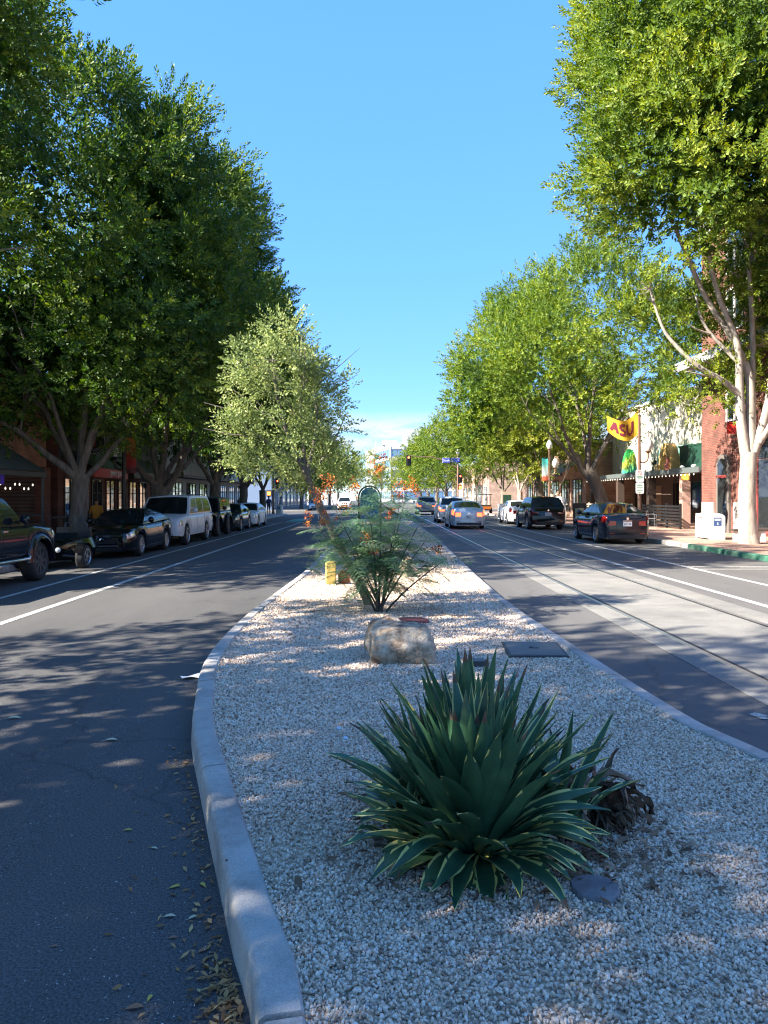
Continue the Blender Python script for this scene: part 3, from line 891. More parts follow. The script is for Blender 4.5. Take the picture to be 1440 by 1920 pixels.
# trees before the first, mostly outside the frame: they shade the foreground
L0_lobes = [(-0.2, 0.8, 9.6, 3.2, 4.2, 5.2), (-1.5, 1.0, 7.0, 2.8, 3.8, 3.2), (1.4, 0.8, 12.6, 2.9, 3.2, 3.2), (0.6, -1.0, 8.0, 2.0, 2.0, 3.6)]
tg = [((-2.6, -1.0, 6.4), .5), ((0.8, 1.8, 8.0), .5), ((2.7, 0.6, 6.3), .42), ((-0.4, -0.4, 9.5), .45)]
t_me0, _ = limbs_mesh('trunk', M['bark_grey'], 2.4, 0.30, tg, lr, (0.0, 0), 4, twigs=1)
c_me0 = crown_mesh('crown', L0_lobes, 230, 26, M['leaf_left'], 24, tm=TF_near, low_cut=4.6, core=700)
tree('ficus_tree', 'tall ficus at the left edge of the picture above the black pickup', (-11.4, 15.6, ZLP), t_me0, c_me0, 0, 'ficus trees along the left pavement')
Ln_lobes = [(0, -0.2, 7.2, 4.6, 6.0, 4.3), (2.0, -2.5, 7.0, 3.4, 4.0, 3.6), (1.6, 1.8, 5.8, 3.2, 3.9, 2.6), (0, -3.2, 10.6, 3.8, 4.2, 3.6), (-1, 0.2, 9.4, 3.2, 3.0, 2.6)]
c_men = crown_mesh('crown', Ln_lobes, 190, 20, M['leaf_left'], 25, tm=TF, low_cut=2.6, scale=(1.0, 1.6), core=520)
tree('ficus_tree', 'ficus just outside the frame that shades the near median', (-10.5, 1.2, ZLP), t_me3, c_men, 0, 'ficus trees along the left pavement')
tree('ficus_tree', 'ficus behind the viewer that shades the near road', (-10.5, -11.5, ZLP), t_me3, c_men, 0.0, 'ficus trees along the left pavement')

# ---- right row -----------------------------------------------------------
rr_ = random.Random(8)
R1_lobes = [(0.6, 0, 14.2, 5.7, 6.0, 6.0), (-2.0, -2.2, 11.4, 3.6, 3.8, 3.2), (-2.8, -0.5, 15.6, 2.9, 3.4, 3.2), (2.5, -1.5, 11.0, 4.2, 4.2, 3.4), (-0.6, -2.8, 13.6, 4.0, 3.6, 4.4), (-1.2, 1.5, 19.0, 3.8, 3.8, 2.8)]
g = MB()
def tb(pts, r0, r1, n=9):
    P = [Vector(p) for p in pts]
    sp_ = []
    for i in range(len(P) - 1):
        p0, p1, p2, p3 = P[max(i-1, 0)], P[i], P[i+1], P[min(i+2, len(P)-1)]
        for k in range(4):
            t = k / 4
            sp_.append(0.5 * ((2*p1) + (p2-p0)*t + (2*p0 - 5*p1 + 4*p2 - p3)*t*t + (3*p1 - p0 - 3*p2 + p3)*t**3))
    sp_.append(P[-1])
    m = len(sp_) - 1
    g.tube(sp_, [r0 + (r1 - r0) * (i / m) ** 0.85 for i in range(m + 1)], n)
    return sp_
tb([(0.03, 0, -0.15), (0.0, 0, 0.25), (-0.05, 0, 1.2), (-0.02, 0, 2.2), (0.03, 0, 3.0)], 0.33, 0.25, 14)
tb([(0.02, 0, -0.1), (0, 0, 0.5)], 0.38, 0.27, 14)
A = tb([(-0.05, 0, 2.7), (-0.22, 0.05, 4.0), (-0.30, 0.0, 5.4), (-0.42, -0.1, 6.6), (-1.1, -0.2, 8.2), (-1.9, -0.5, 10.8)], 0.19, 0.06)
B_ = tb([(0.05, 0.05, 2.8), (0.12, 0.1, 4.2), (0.05, 0.1, 5.6), (-0.45, 0.2, 6.8), (-1.4, 0.2, 8.3), (-2.4, 0.1, 10.5)], 0.20, 0.06)
C_ = tb([(0.15, 0, 2.9), (0.5, -0.1, 4.2), (0.75, -0.2, 6.0), (1.1, -0.3, 9.0)], 0.17, 0.06)
tb([(0.08, 0.1, 4.6), (0.25, 0.2, 6.2), (0.2, 0.3, 8.6), (0.0, 0.3, 11.0)], 0.13, 0.05)
D_ = tb([(-0.28, 0, 4.9), (-0.9, -0.1, 5.35), (-1.8, -0.1, 5.9), (-2.55, 0, 6.7), (-2.9, 0, 7.3), (-3.2, 0.1, 8.4)], 0.11, 0.035, 8)
E_ = tb([(-0.36, 0, 6.0), (-0.9, 0.1, 6.6), (-1.45, 0.1, 7.3), (-1.7, 0.1, 8.2)], 0.085, 0.03, 7)
tb([(-1.1, -0.1, 5.45), (-1.6, -0.3, 5.5), (-2.2, -0.4, 5.6)], 0.045, 0.02, 6)
tb([(-1.15, 0.1, 6.9), (-1.7, 0.0, 7.05), (-2.1, 0, 7.3)], 0.04, 0.015, 6)
F_ = tb([(0.3, -0.1, 3.3), (0.9, -0.3, 4.4), (1.5, -0.4, 5.6), (2.2, -0.5, 8.0)], 0.12, 0.05)
tipsR = [Vector((-1.7, 0.1, 8.0)), Vector((-2.5, 0.1, 6.5))]
for k in range(16):     # dead grey twigs around the bare limb ends
    b = rr_.choice([D_[-1], D_[-3], E_[-1]])
    e = b + Vector((rr_.uniform(-0.9, 0.5), rr_.uniform(-0.4, 0.4), rr_.uniform(-0.35, 0.6)))
    g.tube([b, (b + e) / 2 + Vector((0, 0, -0.08)), e], [0.016, 0.010, 0.004], 4)
t_r1 = g.mesh('trunk', M['bark_pale'], 60)
tf = tufts([(-1.3, -0.1, 5.6), (-0.8, 0.3, 4.9), (-0.1, 0.2, 5.9), (0.5, 0, 5.6), (0.9, -0.3, 5.0), (0.8, -0.2, 6.4), (-2.2, -0.3, 5.7), (-0.6, 0.5, 6.3), (-2.2, 0.3, 7.6), (-1.0, 0.6, 5.6),
            (-1.7, 0.9, 5.0), (-2.0, 0.6, 4.7), (-1.4, 1.2, 4.6), (0.3, 0.8, 7.0), (-0.2, 0.9, 4.6), (-3.0, 0.8, 7.6), (1.2, 0, 7.2), (-2.6, 0.9, 4.9)], 11, 0.24, 31, 0.6)
bl = lobes_sprigs([(-1.6, 3.6, 7.2, 3.0, 2.2, 2.1), (1.4, 4.2, 7.6, 2.8, 2.2, 2.4), (-0.2, 3.4, 5.9, 1.8, 1.4, 1.2)], 80, 24, np.random.default_rng(51), rc=(0.5, 0.95), low_cut=5.0)
tf = tuple(np.concatenate([p_, q_]) for p_, q_ in zip(tf, bl))
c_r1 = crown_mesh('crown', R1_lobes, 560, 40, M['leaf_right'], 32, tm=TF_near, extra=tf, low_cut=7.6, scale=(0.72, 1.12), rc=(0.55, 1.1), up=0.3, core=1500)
tree('ficus_tree', 'large sunlit ficus with pale bare limbs beside the grey litter bin', (12.2, 25.3, ZRP), t_r1, c_r1, group='ficus trees along the right pavement')
# second: leaning trunk, see-through crown
tg = [((-3.4, -1.2, 7.4), .55), ((-2.2, 1.0, 8.8), .5), ((-0.4, -0.4, 9.6), .5), ((2.2, 0.4, 8.4), .45), ((1.0, -1.4, 7.2), .4), ((-4.2, 0.6, 6.2), .4)]
t_r2, _ = limbs_mesh('trunk', M['bark_grey'], 3.0, 0.34, tg, rr_, (-1.0, 0), 5, twigs=2)
R2_lobes = [(-0.8, 0, 9.4, 5.0, 4.6, 4.6), (-3.8, -0.8, 8.2, 3.0, 3.2, 3.2), (1.6, 0, 9.6, 3.0, 3.2, 3.4), (-0.2, 0.6, 12.0, 3.0, 3.0, 2.8), (-2.2, -1.6, 6.4, 2.6, 2.2, 1.9)]
c_r2 = crown_mesh('crown', R2_lobes, 270, 22, M['leaf_lime'], 33, tm=TF, low_cut=4.6, inner=0.10, core=0)
tree('ficus_tree', 'leaning ficus with scarred trunk behind the parked black saloon', (12.2, 40.5, ZRP), t_r2, c_r2, group='ficus trees along the right pavement')
tg = [((-3.6, -1.2, 7.4), .5), ((-1.6, 1.0, 9.0), .5), ((1.2, -0.4, 9.6), .5), ((3.0, 0.4, 7.8), .45)]
t_r3, _ = limbs_mesh('trunk', M['bark_grey'], 2.8, 0.32, tg, rr_, (-0.3, 0), 4)
R3_lobes = [(-1.2, 0, 10.0, 5.4, 5.4, 5.6), (-4.2, -0.5, 8.0, 3.2, 3.6, 4.0), (2.6, 0, 9.0, 3.8, 4, 4.0), (-0.4, 0, 14.0, 3.4, 3.4, 3.0)]
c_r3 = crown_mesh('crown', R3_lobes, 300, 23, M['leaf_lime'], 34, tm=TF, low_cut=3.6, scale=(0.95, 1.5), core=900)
tree('ficus_tree', 'tall spreading ficus overhanging the lane behind the black parked crossover', (11.8, 55.0, ZRP), t_r3, c_r3, 0, 'ficus trees along the right pavement')
# small yellowish pair
Y_lobes = [(0, 0, 5.6, 2.8, 2.8, 2.6), (-1.6, -0.6, 5.0, 1.9, 2.0, 1.8), (1.5, 0.2, 5.4, 2.0, 2.0, 2.0)]
tg = [((-1.6, -0.4, 4.8), .5), ((0.2, 0.6, 5.6), .5), ((1.6, -0.2, 4.9), .5)]
t_y, _ = limbs_mesh('trunk', M['bark_pale'], 1.7, 0.2, tg, rr_, (0.1, 0), 3)
c_y = crown_mesh('crown', Y_lobes, 150, 14, M['leaf_yellow'], 35, tm=TF, low_cut=2.9, scale=(0.9, 1.4), rc=(0.4, 0.8))
tree('ficus_tree', 'small yellow-green ficus with forked pale trunk by the lamp post banner', (12.0, 53.0, ZRP), t_y, c_y, 0.3, 'small yellow-green trees')
tree('ficus_tree', 'small yellow-green ficus beside the green notice kiosk', (12.0, 64.5, ZRP), t_y, c_y, 2.2, 'small yellow-green trees', (1.1, 1.1, 1.15))
tree('ficus_tree', 'ficus on the right pavement close to the crossing', (11.8, 73.0, ZRP), t_r3, c_r3, 2.2, 'ficus trees along the right pavement', (0.78, 0.78, 0.72))
# far trees, coarser
F_lobes = [(0, 0, 7.4, 4.4, 4.4, 4.4), (-2.4, 0, 6.0, 3.0, 3.2, 3.0), (2.4, 0.4, 6.2, 3.0, 3.4, 3.0), (0.5, -1, 10.0, 2.6, 2.6, 2.4)]
tg = [((-2.2, 0, 5.4), .5), ((0.2, 0.6, 6.6), .5), ((2.2, -0.4, 5.4), .5)]
t_f, _ = limbs_mesh('trunk', M['bark_grey'], 2.2, 0.28, tg, rr_, (0, 0), 2)
c_fr = crown_mesh('crown', F_lobes, 230, 9, M['leaf_right'], 36, tm=TF_far, low_cut=2.4)
c_fl = crown_mesh('crown', F_lobes, 230, 9, M['leaf_left'], 37, tm=TF_far, low_cut=2.4)
c_fy = crown_mesh('crown', F_lobes, 200, 9, M['leaf_yellow'], 38, tm=TF_far, low_cut=2.0)
for (x, y_, s, rz, me_, lab) in [
        (9.6, 108, 1.05, 0.2, c_fr, 'bright tree first beyond the crossing on the right, under the traffic signal arm'),
        (9.4, 122, 1.05, 1.7, c_fr, 'bright tree second beyond the crossing on the right'),
        (9.2, 140, 0.95, 3.1, c_fr, 'green tree third beyond the crossing on the right'),
        (9.0, 160, 0.95, 4.4, c_fr, 'green tree far down the right side of the street'),
        (-10.5, 106, 0.85, 0.9, c_fl, 'shaded tree first beyond the crossing on the left'),
        (-10.3, 118, 0.9, 2.2, c_fl, 'shaded tree second beyond the crossing on the left'),
        (-10.0, 133, 0.95, 3.9, c_fl, 'shaded tree third beyond the crossing on the left'),
        (-9.5, 152, 0.95, 5.2, c_fl, 'shaded tree far down the left side of the street'),
        (-3.0, 185, 1.0, 0.5, c_fy, 'pale tree closing the view down the street, left of the office block'),
        (4.0, 200, 0.95, 2.5, c_fy, 'pale tree in front of the distant office block'),
        (-9.0, 176, 1.05, 1.2, c_fy, 'pale tree at the far end of the left row')]:
    tree('street_tree', lab, (x, y_, ZLP if x < -5 else (0.0 if abs(x) < 8.5 else ZRP)), t_f, me_, rz, 'trees beyond the crossing', (s, s, s))

# ---- small pale tree leaning over the median -----------------------------
g = MB()
def tb2(pts, r0, r1, n=7):
    P = [Vector(p) for p in pts]
    m = len(P) - 1
    g.tube(P, [r0 + (r1 - r0) * i / m for i in range(m + 1)], n)
    return P
tb2([(0.02, 0, -0.06), (-0.06, 0, 0.15), (-0.35, 0.0, 0.7), (-0.58, 0.02, 1.15), (-0.80, 0.03, 1.6), (-0.93, 0.05, 1.95)], 0.068, 0.05, 10)
tb2([(-0.93, 0.05, 1.93), (-1.06, 0.05, 2.2), (-1.22, 0.0, 2.6), (-1.32, -0.05, 3.0), (-1.38, -0.1, 3.6)], 0.048, 0.012)
tb2([(-0.92, 0.05, 1.9), (-0.97, 0.1, 2.4), (-1.0, 0.1, 3.0), (-0.98, 0.1, 3.9)], 0.04, 0.01)
tb2([(-0.90, 0.05, 1.9), (-0.80, 0, 2.3), (-0.74, -0.05, 2.75), (-0.80, -0.1, 3.2)], 0.032, 0.008)
tb2([(-0.88, 0.05, 1.85), (-0.62, 0.2, 2.2), (-0.48, 0.25, 2.45), (-0.36, 0.28, 2.75)], 0.024, 0.006)
tb2([(-1.0, 0.05, 2.05), (-1.3, -0.1, 2.25), (-1.7, -0.2, 2.5), (-2.0, -0.2, 2.9)], 0.028, 0.008)
mr = random.Random(3)
for k in range(16):
    a = Vector((mr.uniform(-1.7, -0.5), mr.uniform(-0.5, 0.5), mr.uniform(2.2, 3.6)))
    d = Vector((a.x + 0.95, a.y, mr.uniform(0, .8))).normalized() * mr.uniform(0.3, 0.6)
    g.tube([a - d * 0.6, a, a + d], [0.012, 0.008, 0.003], 4)
for z0 in (2.42, 2.78):    # bare pale twigs reaching out to the left
    g.tube([(-1.7, 0, z0), (-2.05, 0.05, z0 + 0.05), (-2.4, 0.1, z0 + mr.uniform(0.0, 0.15))], [0.012, 0.008, 0.004], 4)
t_m = g.mesh('trunk', M['bark_grey'], 60)
m_lobes = [(-1.25, 0, 3.05, 0.62, 0.7, 0.85), (-1.62, -0.1, 3.15, 0.46, 0.5, 0.56), (-0.78, 0.1, 2.80, 0.40, 0.45, 0.62), (-1.2, 0, 3.80, 0.36, 0.4, 0.36), (-1.15, 0, 2.3, 0.62, 0.5, 0.34), (-0.36, 0.2, 2.90, 0.16, 0.2, 0.40), (-1.75, 0, 2.4, 0.34, 0.4, 0.36), (-0.9, 0, 3.5, 0.25, 0.3, 0.3), (-1.4, 0, 1.98, 0.5, 0.4, 0.26), (-0.72, 0, 2.0, 0.4, 0.35, 0.26)]
c_m = crown_mesh('crown', m_lobes, 150, 13, M['leaf_pale'], 41, tm=TP, scale=(0.6, 1.0), rc=(0.09, 0.20), inner=0.35, up=0.2)
tree('desert_tree', 'slender pale-leaved tree leaning over the left lane from the median', (-0.12, 11.05, 0.135), t_m, c_m, group='median planting')

# ================================================================== MEDIAN PLANTING AND SMALL THINGS
def streak_mat(name, c0, c1, rough=0.38, sc=9.0, spec=0.5):
    m, N, L, B = base_mat(name)
    tc = N.new('ShaderNodeTexCoord')
    n1 = N.new('ShaderNodeTexNoise'); n1.inputs['Scale'].default_value = sc; n1.inputs['Detail'].default_value = 6
    L.new(tc.outputs['Object'], n1.inputs['Vector'])
    oi = N.new('ShaderNodeObjectInfo')
    ad = N.new('ShaderNodeMath'); ad.operation = 'MULTIPLY_ADD'; ad.inputs[1].default_value = 0.5
    L.new(oi.outputs['Random'], ad.inputs[0]); L.new(n1.outputs['Fac'], ad.inputs[2])
    r = ramp(N, [(0.42, c0), (0.95, c1)]); L.new(ad.outputs[0], r.inputs[0])
    L.new(r.outputs[0], B.inputs['Base Color'])
    B.inputs['Roughness'].default_value = rough
    B.inputs['Specular IOR Level'].default_value = spec
    return m
M['agave'] = streak_mat('agave_green', (0.016, 0.060, 0.030), (0.056, 0.138, 0.066), 0.42)
M['agave_edge'] = streak_mat('agave_yellow_margin', (0.44, 0.41, 0.11), (0.66, 0.60, 0.22), 0.5)
M['dead_leaf'] = streak_mat('dried_leaf', (0.045, 0.027, 0.018), (0.22, 0.145, 0.095), 0.85, 14, 0.2)

def agave_leaf(az, el0, Ln, W, droop, twist, rng, base_r=0.03, wave=0.0, curl=0.0, chan=0.32, nseg=13, tipdry=True):
    us = [-1, -0.76, -0.45, 0, 0.45, 0.76, 1]
    p = Vector((math.cos(az) * base_r, math.sin(az) * base_r, rng.uniform(0.0, 0.03)))
    rows = []
    for i in range(nseg + 1):
        t = i / nseg
        el = el0 - droop * t ** 1.6 + wave * math.sin(t * 7 + az * 3) * 0.25
        a = az + twist * t * t
        d = Vector((math.cos(a) * math.cos(el), math.sin(a) * math.cos(el), math.sin(el)))
        if i: p = p + d * (Ln / nseg)
        side = Vector((-math.sin(a), math.cos(a), 0))
        ro = curl * t
        up = side.cross(d) * -1
        side, up = side * math.cos(ro) + up * math.sin(ro), up * math.cos(ro) - side * math.sin(ro)
        f = (0.62 + 0.38 * math.sin(math.pi * min(t / 0.48, 1) / 2)) if t < 0.48 else max(0.0, 1 - ((t - 0.48) / 0.52) ** 2.0)
        w = max(W * 0.5 * f, 0.0012)
        th = 0.012 * (1 - t) ** 0.7 + 0.0008
        ring = []
        for u in us:
            edge = (0.010 * math.sin(t * 19 + az * 5 + u) if abs(u) > 0.8 else 0) * wave
            ring.append(p + side * (u * w) + up * (chan * w * abs(u) ** 1.6 + edge))
        for u in (0.5, 0, -0.5):
            ring.append(p + side * (u * w) + up * (chan * w * abs(u) ** 1.6 - th))
        rows.append(ring)
    g = MB()
    n = 10
    vs_ = [q for r_ in rows for q in r_]
    for i in range(nseg):
        for k in range(n):
            k2 = (k + 1) % n
            g.f.append((i*n + k, i*n + k2, (i+1)*n + k2, (i+1)*n + k))
            g.m.append(2 if (i >= nseg - 1 and tipdry) else (1 if k in (0, 5) else 0))
    g.v = [tuple(q) for q in vs_]
    return g

def rosette(name, label, loc, n, L0, W0, seed, el_in=84, el_out=8, group='agave clump', keep=None, drop=62, cat='agave'):
    root = thing(name, label, cat, loc, 0, group)
    rng = random.Random(seed)
    for i in range(n):
        t = i / (n - 1)
        az = i * 2.39996 + rng.uniform(-0.15, 0.15)
        el = R(el_in + (el_out - el_in) * t ** 1.25 + rng.uniform(-6, 6))
        dr = R(-4 + drop * t ** 1.2 + rng.uniform(-10, 14))
        Ln = L0 * (0.72 + 0.32 * math.sin(math.pi * min(1, 0.15 + t * 0.85))) * rng.uniform(0.88, 1.1)
        Ln *= 1.30 - 0.36 * t
        if keep and not keep(az % (2 * math.pi), t): continue
        g = agave_leaf(az, el, Ln, W0 * rng.uniform(0.85, 1.15), dr, rng.uniform(-0.45, 0.45) * t, rng, 0.025 + 0.05 * t, wave=0.7 * t, curl=rng.uniform(-0.6, 0.6) * t, tipdry=rng.random() < 0.35)
        obj('leaf', g, [M['agave'], M['agave_edge'], M['dead_leaf']], root, smooth=55)
    return root
GZ = 0.14
rosette('agave_plant', 'large front agave with dark green yellow-edged leaves sprawling over the gravel', (0.42, 3.36, GZ), 140, 0.60, 0.088, 3)
rosette('agave_plant', 'upright agave rosette right behind the large front one', (0.46, 3.66, GZ), 44, 0.66, 0.085, 7, 86, 48, drop=26)
rosette('agave_plant', 'agave rosette leaning left behind the front one', (0.30, 3.74, GZ), 38, 0.50, 0.085, 12, 80, 18, drop=45)
rosette('agave_plant', 'small agave pup at the left foot of the clump', (0.14, 3.48, GZ), 16, 0.24, 0.05, 19, 80, 20, drop=40)
rosette('agave_plant', 'small agave pup between the clump and the dried rosette', (0.84, 3.62, GZ), 18, 0.46, 0.055, 23, 82, 25, drop=40)

# dried rosette at the right
dead = thing('dried_agave', 'shrivelled brown dried agave rosette right of the green clump', 'agave', (1.03, 3.80, GZ), 0, 'agave clump')
rng = random.Random(77)
for i in range(70):
    az = rng.uniform(0, 6.283)
    g = agave_leaf(az, R(rng.uniform(25, 78)), rng.uniform(0.26, 0.42), rng.uniform(0.012, 0.038), R(rng.uniform(80, 190)), rng.uniform(-1.4, 1.4), rng, 0.03, wave=2.2, curl=rng.uniform(-2.5, 2.5), chan=1.0, nseg=12, tipdry=False)
    zmin = min(v[2] for v in g.v)
    g.v = [(x, y, max(z, 0.0) if zmin < 0 else z) for (x, y, z) in g.v]
    obj('leaf', g, [M['dead_leaf'], M['dead_leaf']], dead, smooth=60)
g = MB(); g.lathe([(0.10, -0.02), (0.09, 0.06), (0.05, 0.14), (0.01, 0.18)], 12); obj('heart', g, M['dead_leaf'], dead, smooth=60)

# leaf litter under the clump and along the kerb, one mass each
def litter_mesh(name, pts, size, mat, seed, flat=0.35):
    rng = np.random.default_rng(seed)
    V = []
    for (x, y, z) in pts:
        l, w = rng.uniform(*size), 0
        w = l * rng.uniform(0.25, 0.5)
        a = rng.uniform(0, 6.283); u = np.array([math.cos(a), math.sin(a), rng.uniform(-flat, flat)]); s = np.array([-math.sin(a), math.cos(a), rng.uniform(-flat, flat)])
        c = np.array([x, y, z + 0.004 + abs(u[2]) * l * 0.5 + abs(s[2]) * w * 0.5])
        up = np.array([0, 0, rng.uniform(-0.12, 0.25) * l])
        V += [c - u * l * .5, c + s * w * .5 + up * .6, c + u * l * .5 + up * .3, c - s * w * .5 + up * .6]
    V = np.array(V); Q = np.arange(len(V)).reshape(-1, 4)
    return np_mesh(name, V, Q, mat, {'tint': np.repeat(rng.uniform(0, 0.6, len(pts)), 4)})
M['litter'] = leaf_mat('dry_leaf_litter', (0.11, 0.05, 0.02), (0.34, 0.18, 0.07), (0.58, 0.38, 0.16), 0.1, 0.8)
M['litter2'] = leaf_mat('agave_debris', (0.06, 0.035, 0.02), (0.20, 0.125, 0.075), (0.40, 0.28, 0.18), 0.05, 0.85)
rng = random.Random(9)
pts = []
for k in range(900):
    a, r = rng.uniform(0, 6.283), abs(rng.gauss(0, 0.34))
    cx, cy = rng.choice([(0.40, 3.25), (0.95, 3.45), (1.0, 3.7), (0.15, 3.3), (0.95, 3.3)])
    x, y = cx + math.cos(a) * r, cy + math.sin(a) * r * 0.7
    pts.append((x, y, zgravel(x, y) + 0.012))
tag(link('leaf_litter', litter_mesh('leaf_litter', pts, (0.015, 0.075), M['litter2'], 4)), 'dry brown leaf debris under the agave clump', 'debris', kind='stuff')
pts = []
for k in range(520):
    t = rng.random()
    if rng.random() < 0.55:
        y = rng.gauss(2.55, 0.16); dx = abs(rng.gauss(0, 0.07))
    else:
        y = rng.uniform(2.3, 5.2); dx = abs(rng.gauss(0, 0.05)) + rng.random() ** 6 * 0.4
    x = edge_x(LS, y) - 0.045 - dx
    pts.append((x, y, zroad(x)))
tag(link('leaf_litter', litter_mesh('leaf_litter', pts, (0.012, 0.05), M['litter'], 6)), 'dry leaf fragments gathered in the gutter beside the median kerb', 'debris', kind='stuff')
pts = []
for k in range(2400):
    y = 2.2 + 16 * rng.random() ** 1.6
    x = rng.uniform(-0.55 * y - 0.3, edge_x(LS, y) - 0.06)
    if x < -5: continue
    pts.append((x, y, zroad(x)))
M['speck'] = leaf_mat('pale_grit', (0.40, 0.37, 0.32), (0.55, 0.51, 0.45), (0.7, 0.66, 0.58), 0.0, 0.9)
tag(link('road_grit', litter_mesh('road_grit', pts, (0.003, 0.011), M['speck'], 8, 0.5)), 'pale grit and crumbs strewn over the left lane', 'grit', kind='stuff')
pts = []
for k in range(420):
    y = 6.5 + 6.5 * rng.random(); x = rng.uniform(edge_x(LS, y) + 0.2, edge_x(RS, y) - 0.2)
    pts.append((x, y, zgravel(x, y) + 0.014))
tag(link('leaf_litter', litter_mesh('leaf_litter', pts, (0.012, 0.05), M['litter2'], 12)), 'scattered dry leaves on the gravel around the shrub', 'debris', kind='stuff')

# single leaves one can point to on the near asphalt
def leaf_obj(name, label, x, y, ln, rz, mat, z=None, group='single fallen leaves on the asphalt'):
    g = MB()
    w = ln * 0.42
    ctr = [(-0.5, 0.0), (-0.25, 0.012), (0.1, 0.018), (0.35, 0.012), (0.5, 0.004)]
    wd = [0.04, 0.7, 1.0, 0.55, 0.02]
    V = []
    for (t, h), q in zip(ctr, wd):
        V += [(t * ln, -w / 2 * q, h * ln * 4 + 0.12 * w * q), (t * ln, 0, h * ln * 2), (t * ln, w / 2 * q, h * ln * 4 + 0.16 * w * q)]
    F = []
    for i in range(4):
        for k in range(2):
            a = i * 3 + k; F.append((a, a + 1, a + 4, a + 3))
    g.add(V, F)
    g.tube([(-0.5 * ln, 0, 0), (-0.72 * ln, 0.02 * ln, 0.002)], [0.0012, 0.0008], 4)
    o = obj(name, g, mat, None, 60, (x, y, (zroad(x) if z is None else z) + 0.004), (0, 0, rz))
    return tag(o, label, 'leaf', group)
M['leaf_y'] = plain('yellow_leaf', (0.50, 0.36, 0.06), 0.6, var=0.25, scale=40)
M['leaf_b'] = plain('brown_leaf', (0.28, 0.13, 0.06), 0.7, var=0.3, scale=40)
M['leaf_p'] = plain('pale_leaf', (0.52, 0.44, 0.28), 0.7, var=0.2, scale=40)
def at_road(px, py):
    y = 2451.4 / (py - 931); x = (px - 708) / 1442 * y
    for _ in range(4):
        y = (1.7 - zroad(x)) * 1442 / (py - 931); x = (px - 708) / 1442 * y
    return x, y
for (px, py, ln, rz, mt, lab) in [
        (328, 1665, .050, 0.4, 'leaf_y', 'yellow leaf standing on edge on the asphalt near the kerb'),
        (380, 1661, .048, 2.3, 'leaf_y', 'yellow leaf closest to the kerb, beside a brown scrap'),
        (390, 1688, .05, 1.1, 'leaf_b', 'curled brown leaf just below the two yellow leaves'),
        (318, 1720, .05, 0.1, 'leaf_p', 'flat pale leaf on the asphalt'),
        (362, 1722, .045, 0.7, 'leaf_p', 'pale leaf beside the flat pale one nearer the kerb'),
        (252, 1892, .062, 0.2, 'leaf_b', 'long orange-brown leaf at the bottom edge of the road'),
        (281, 1873, .035, 1.4, 'leaf_y', 'small yellow leaf above the long orange-brown leaf'),
        (102, 1776, .028, 0.3, 'leaf_b', 'lone small leaf far out on the dark asphalt'),
        (240, 1558, .045, 0.1, 'leaf_y', 'yellow-green leaf alone in the middle of the lane'),
        (289, 1592, .04, -0.3, 'leaf_p', 'pale narrow leaf below the yellow-green one'),
        (324, 1760, .035, 0.2, 'leaf_b', 'dark brown leaf between the pale leaves and the gutter pile'),
        (358, 1818, .045, 0.9, 'leaf_b', 'reddish folded leaf next to the gutter pile'),
        (382, 1784, .05, 0.6, 'leaf_b', 'grey-brown leaf lying toward the kerb'),
        (345, 1765, .03, 2.0, 'leaf_b', 'little russet leaf by the gutter'),
        (26, 1348, .11, 0.1, 'leaf_p', 'pale scrap at the left edge of the lane'),
        (208, 1389, .09, 0.1, 'leaf_p', 'pale flat leaf in mid lane further up the road')]:
    x, y = at_road(px, py)
    leaf_obj('fallen_leaf', lab, x, y, ln, rz, M[mt])
x, y = at_road(360, 1271)
g = MB(); g.grid(lambda u, v: ((u - .5) * .20, (v - .5) * .13, 0.004 + 0.012 * math.sin(u * 5) * math.sin(v * 4 + 1)), 8, 6)
tag(obj('paper_scrap', g, M['white'], None, 60, (x, y, zroad(x) + 0.012), (0, 0, 0.4)), 'white crumpled paper scrap on the asphalt at the kerb', 'litter')
for (px, py, lab) in [(648, 1381, 'pale blue bottle cap scrap on the gravel left of the agave'), (635, 1364, 'white scrap on the gravel left of the agave')]:
    y = 2221 / (py - 931); x = (px - 708) / 1442 * y
    g = MB(); g.lathe([(0.016, 0), (0.017, 0.006), (0.013, 0.010)], 10)
    tag(obj('litter_scrap', g, plain('scrap', (0.42, 0.55, 0.62), 0.5), None, 40, (x, y, zgravel(x, y) + 0.012), (0.3, 0.2, 0)), lab, 'litter', 'scraps on the gravel')

# ---- grey timber round beside the agave
g = MB()
rng = random.Random(2)
prof = []
n = 40
ang = [2 * math.pi * k / n for k in range(n)]
rad = [0.094 * (1 + 0.035 * math.sin(k * 1.9) + rng.uniform(-0.025, 0.025)) for k in range(n)]
vs_ = [(0, 0, 0.034)]
for (s, z) in ((0.6, 0.034), (0.95, 0.033), (1.0, 0.028), (1.02, -0.02)):
    vs_ += [(math.cos(a) * r * s, math.sin(a) * r * s, z) for a, r in zip(ang, rad)]
fs = [(0, 1 + k, 1 + (k + 1) % n) for k in range(n)]
for q in range(3):
    fs += [(1 + q*n + k, 1 + (q+1)*n + k, 1 + (q+1)*n + (k+1) % n, 1 + q*n + (k+1) % n) for k in range(n)]
g.add(vs_, fs)
M['grey_wood'] = bark_mat('weathered_grey_wood', (0.09, 0.095, 0.10), (0.16, 0.165, 0.17), (0.24, 0.245, 0.25), 3)
tag(obj('wood_round', g, M['grey_wood'], None, 40, (0.855, 3.03, 0.135)), 'weathered grey timber round lying in the gravel beside the agave', 'wood round')

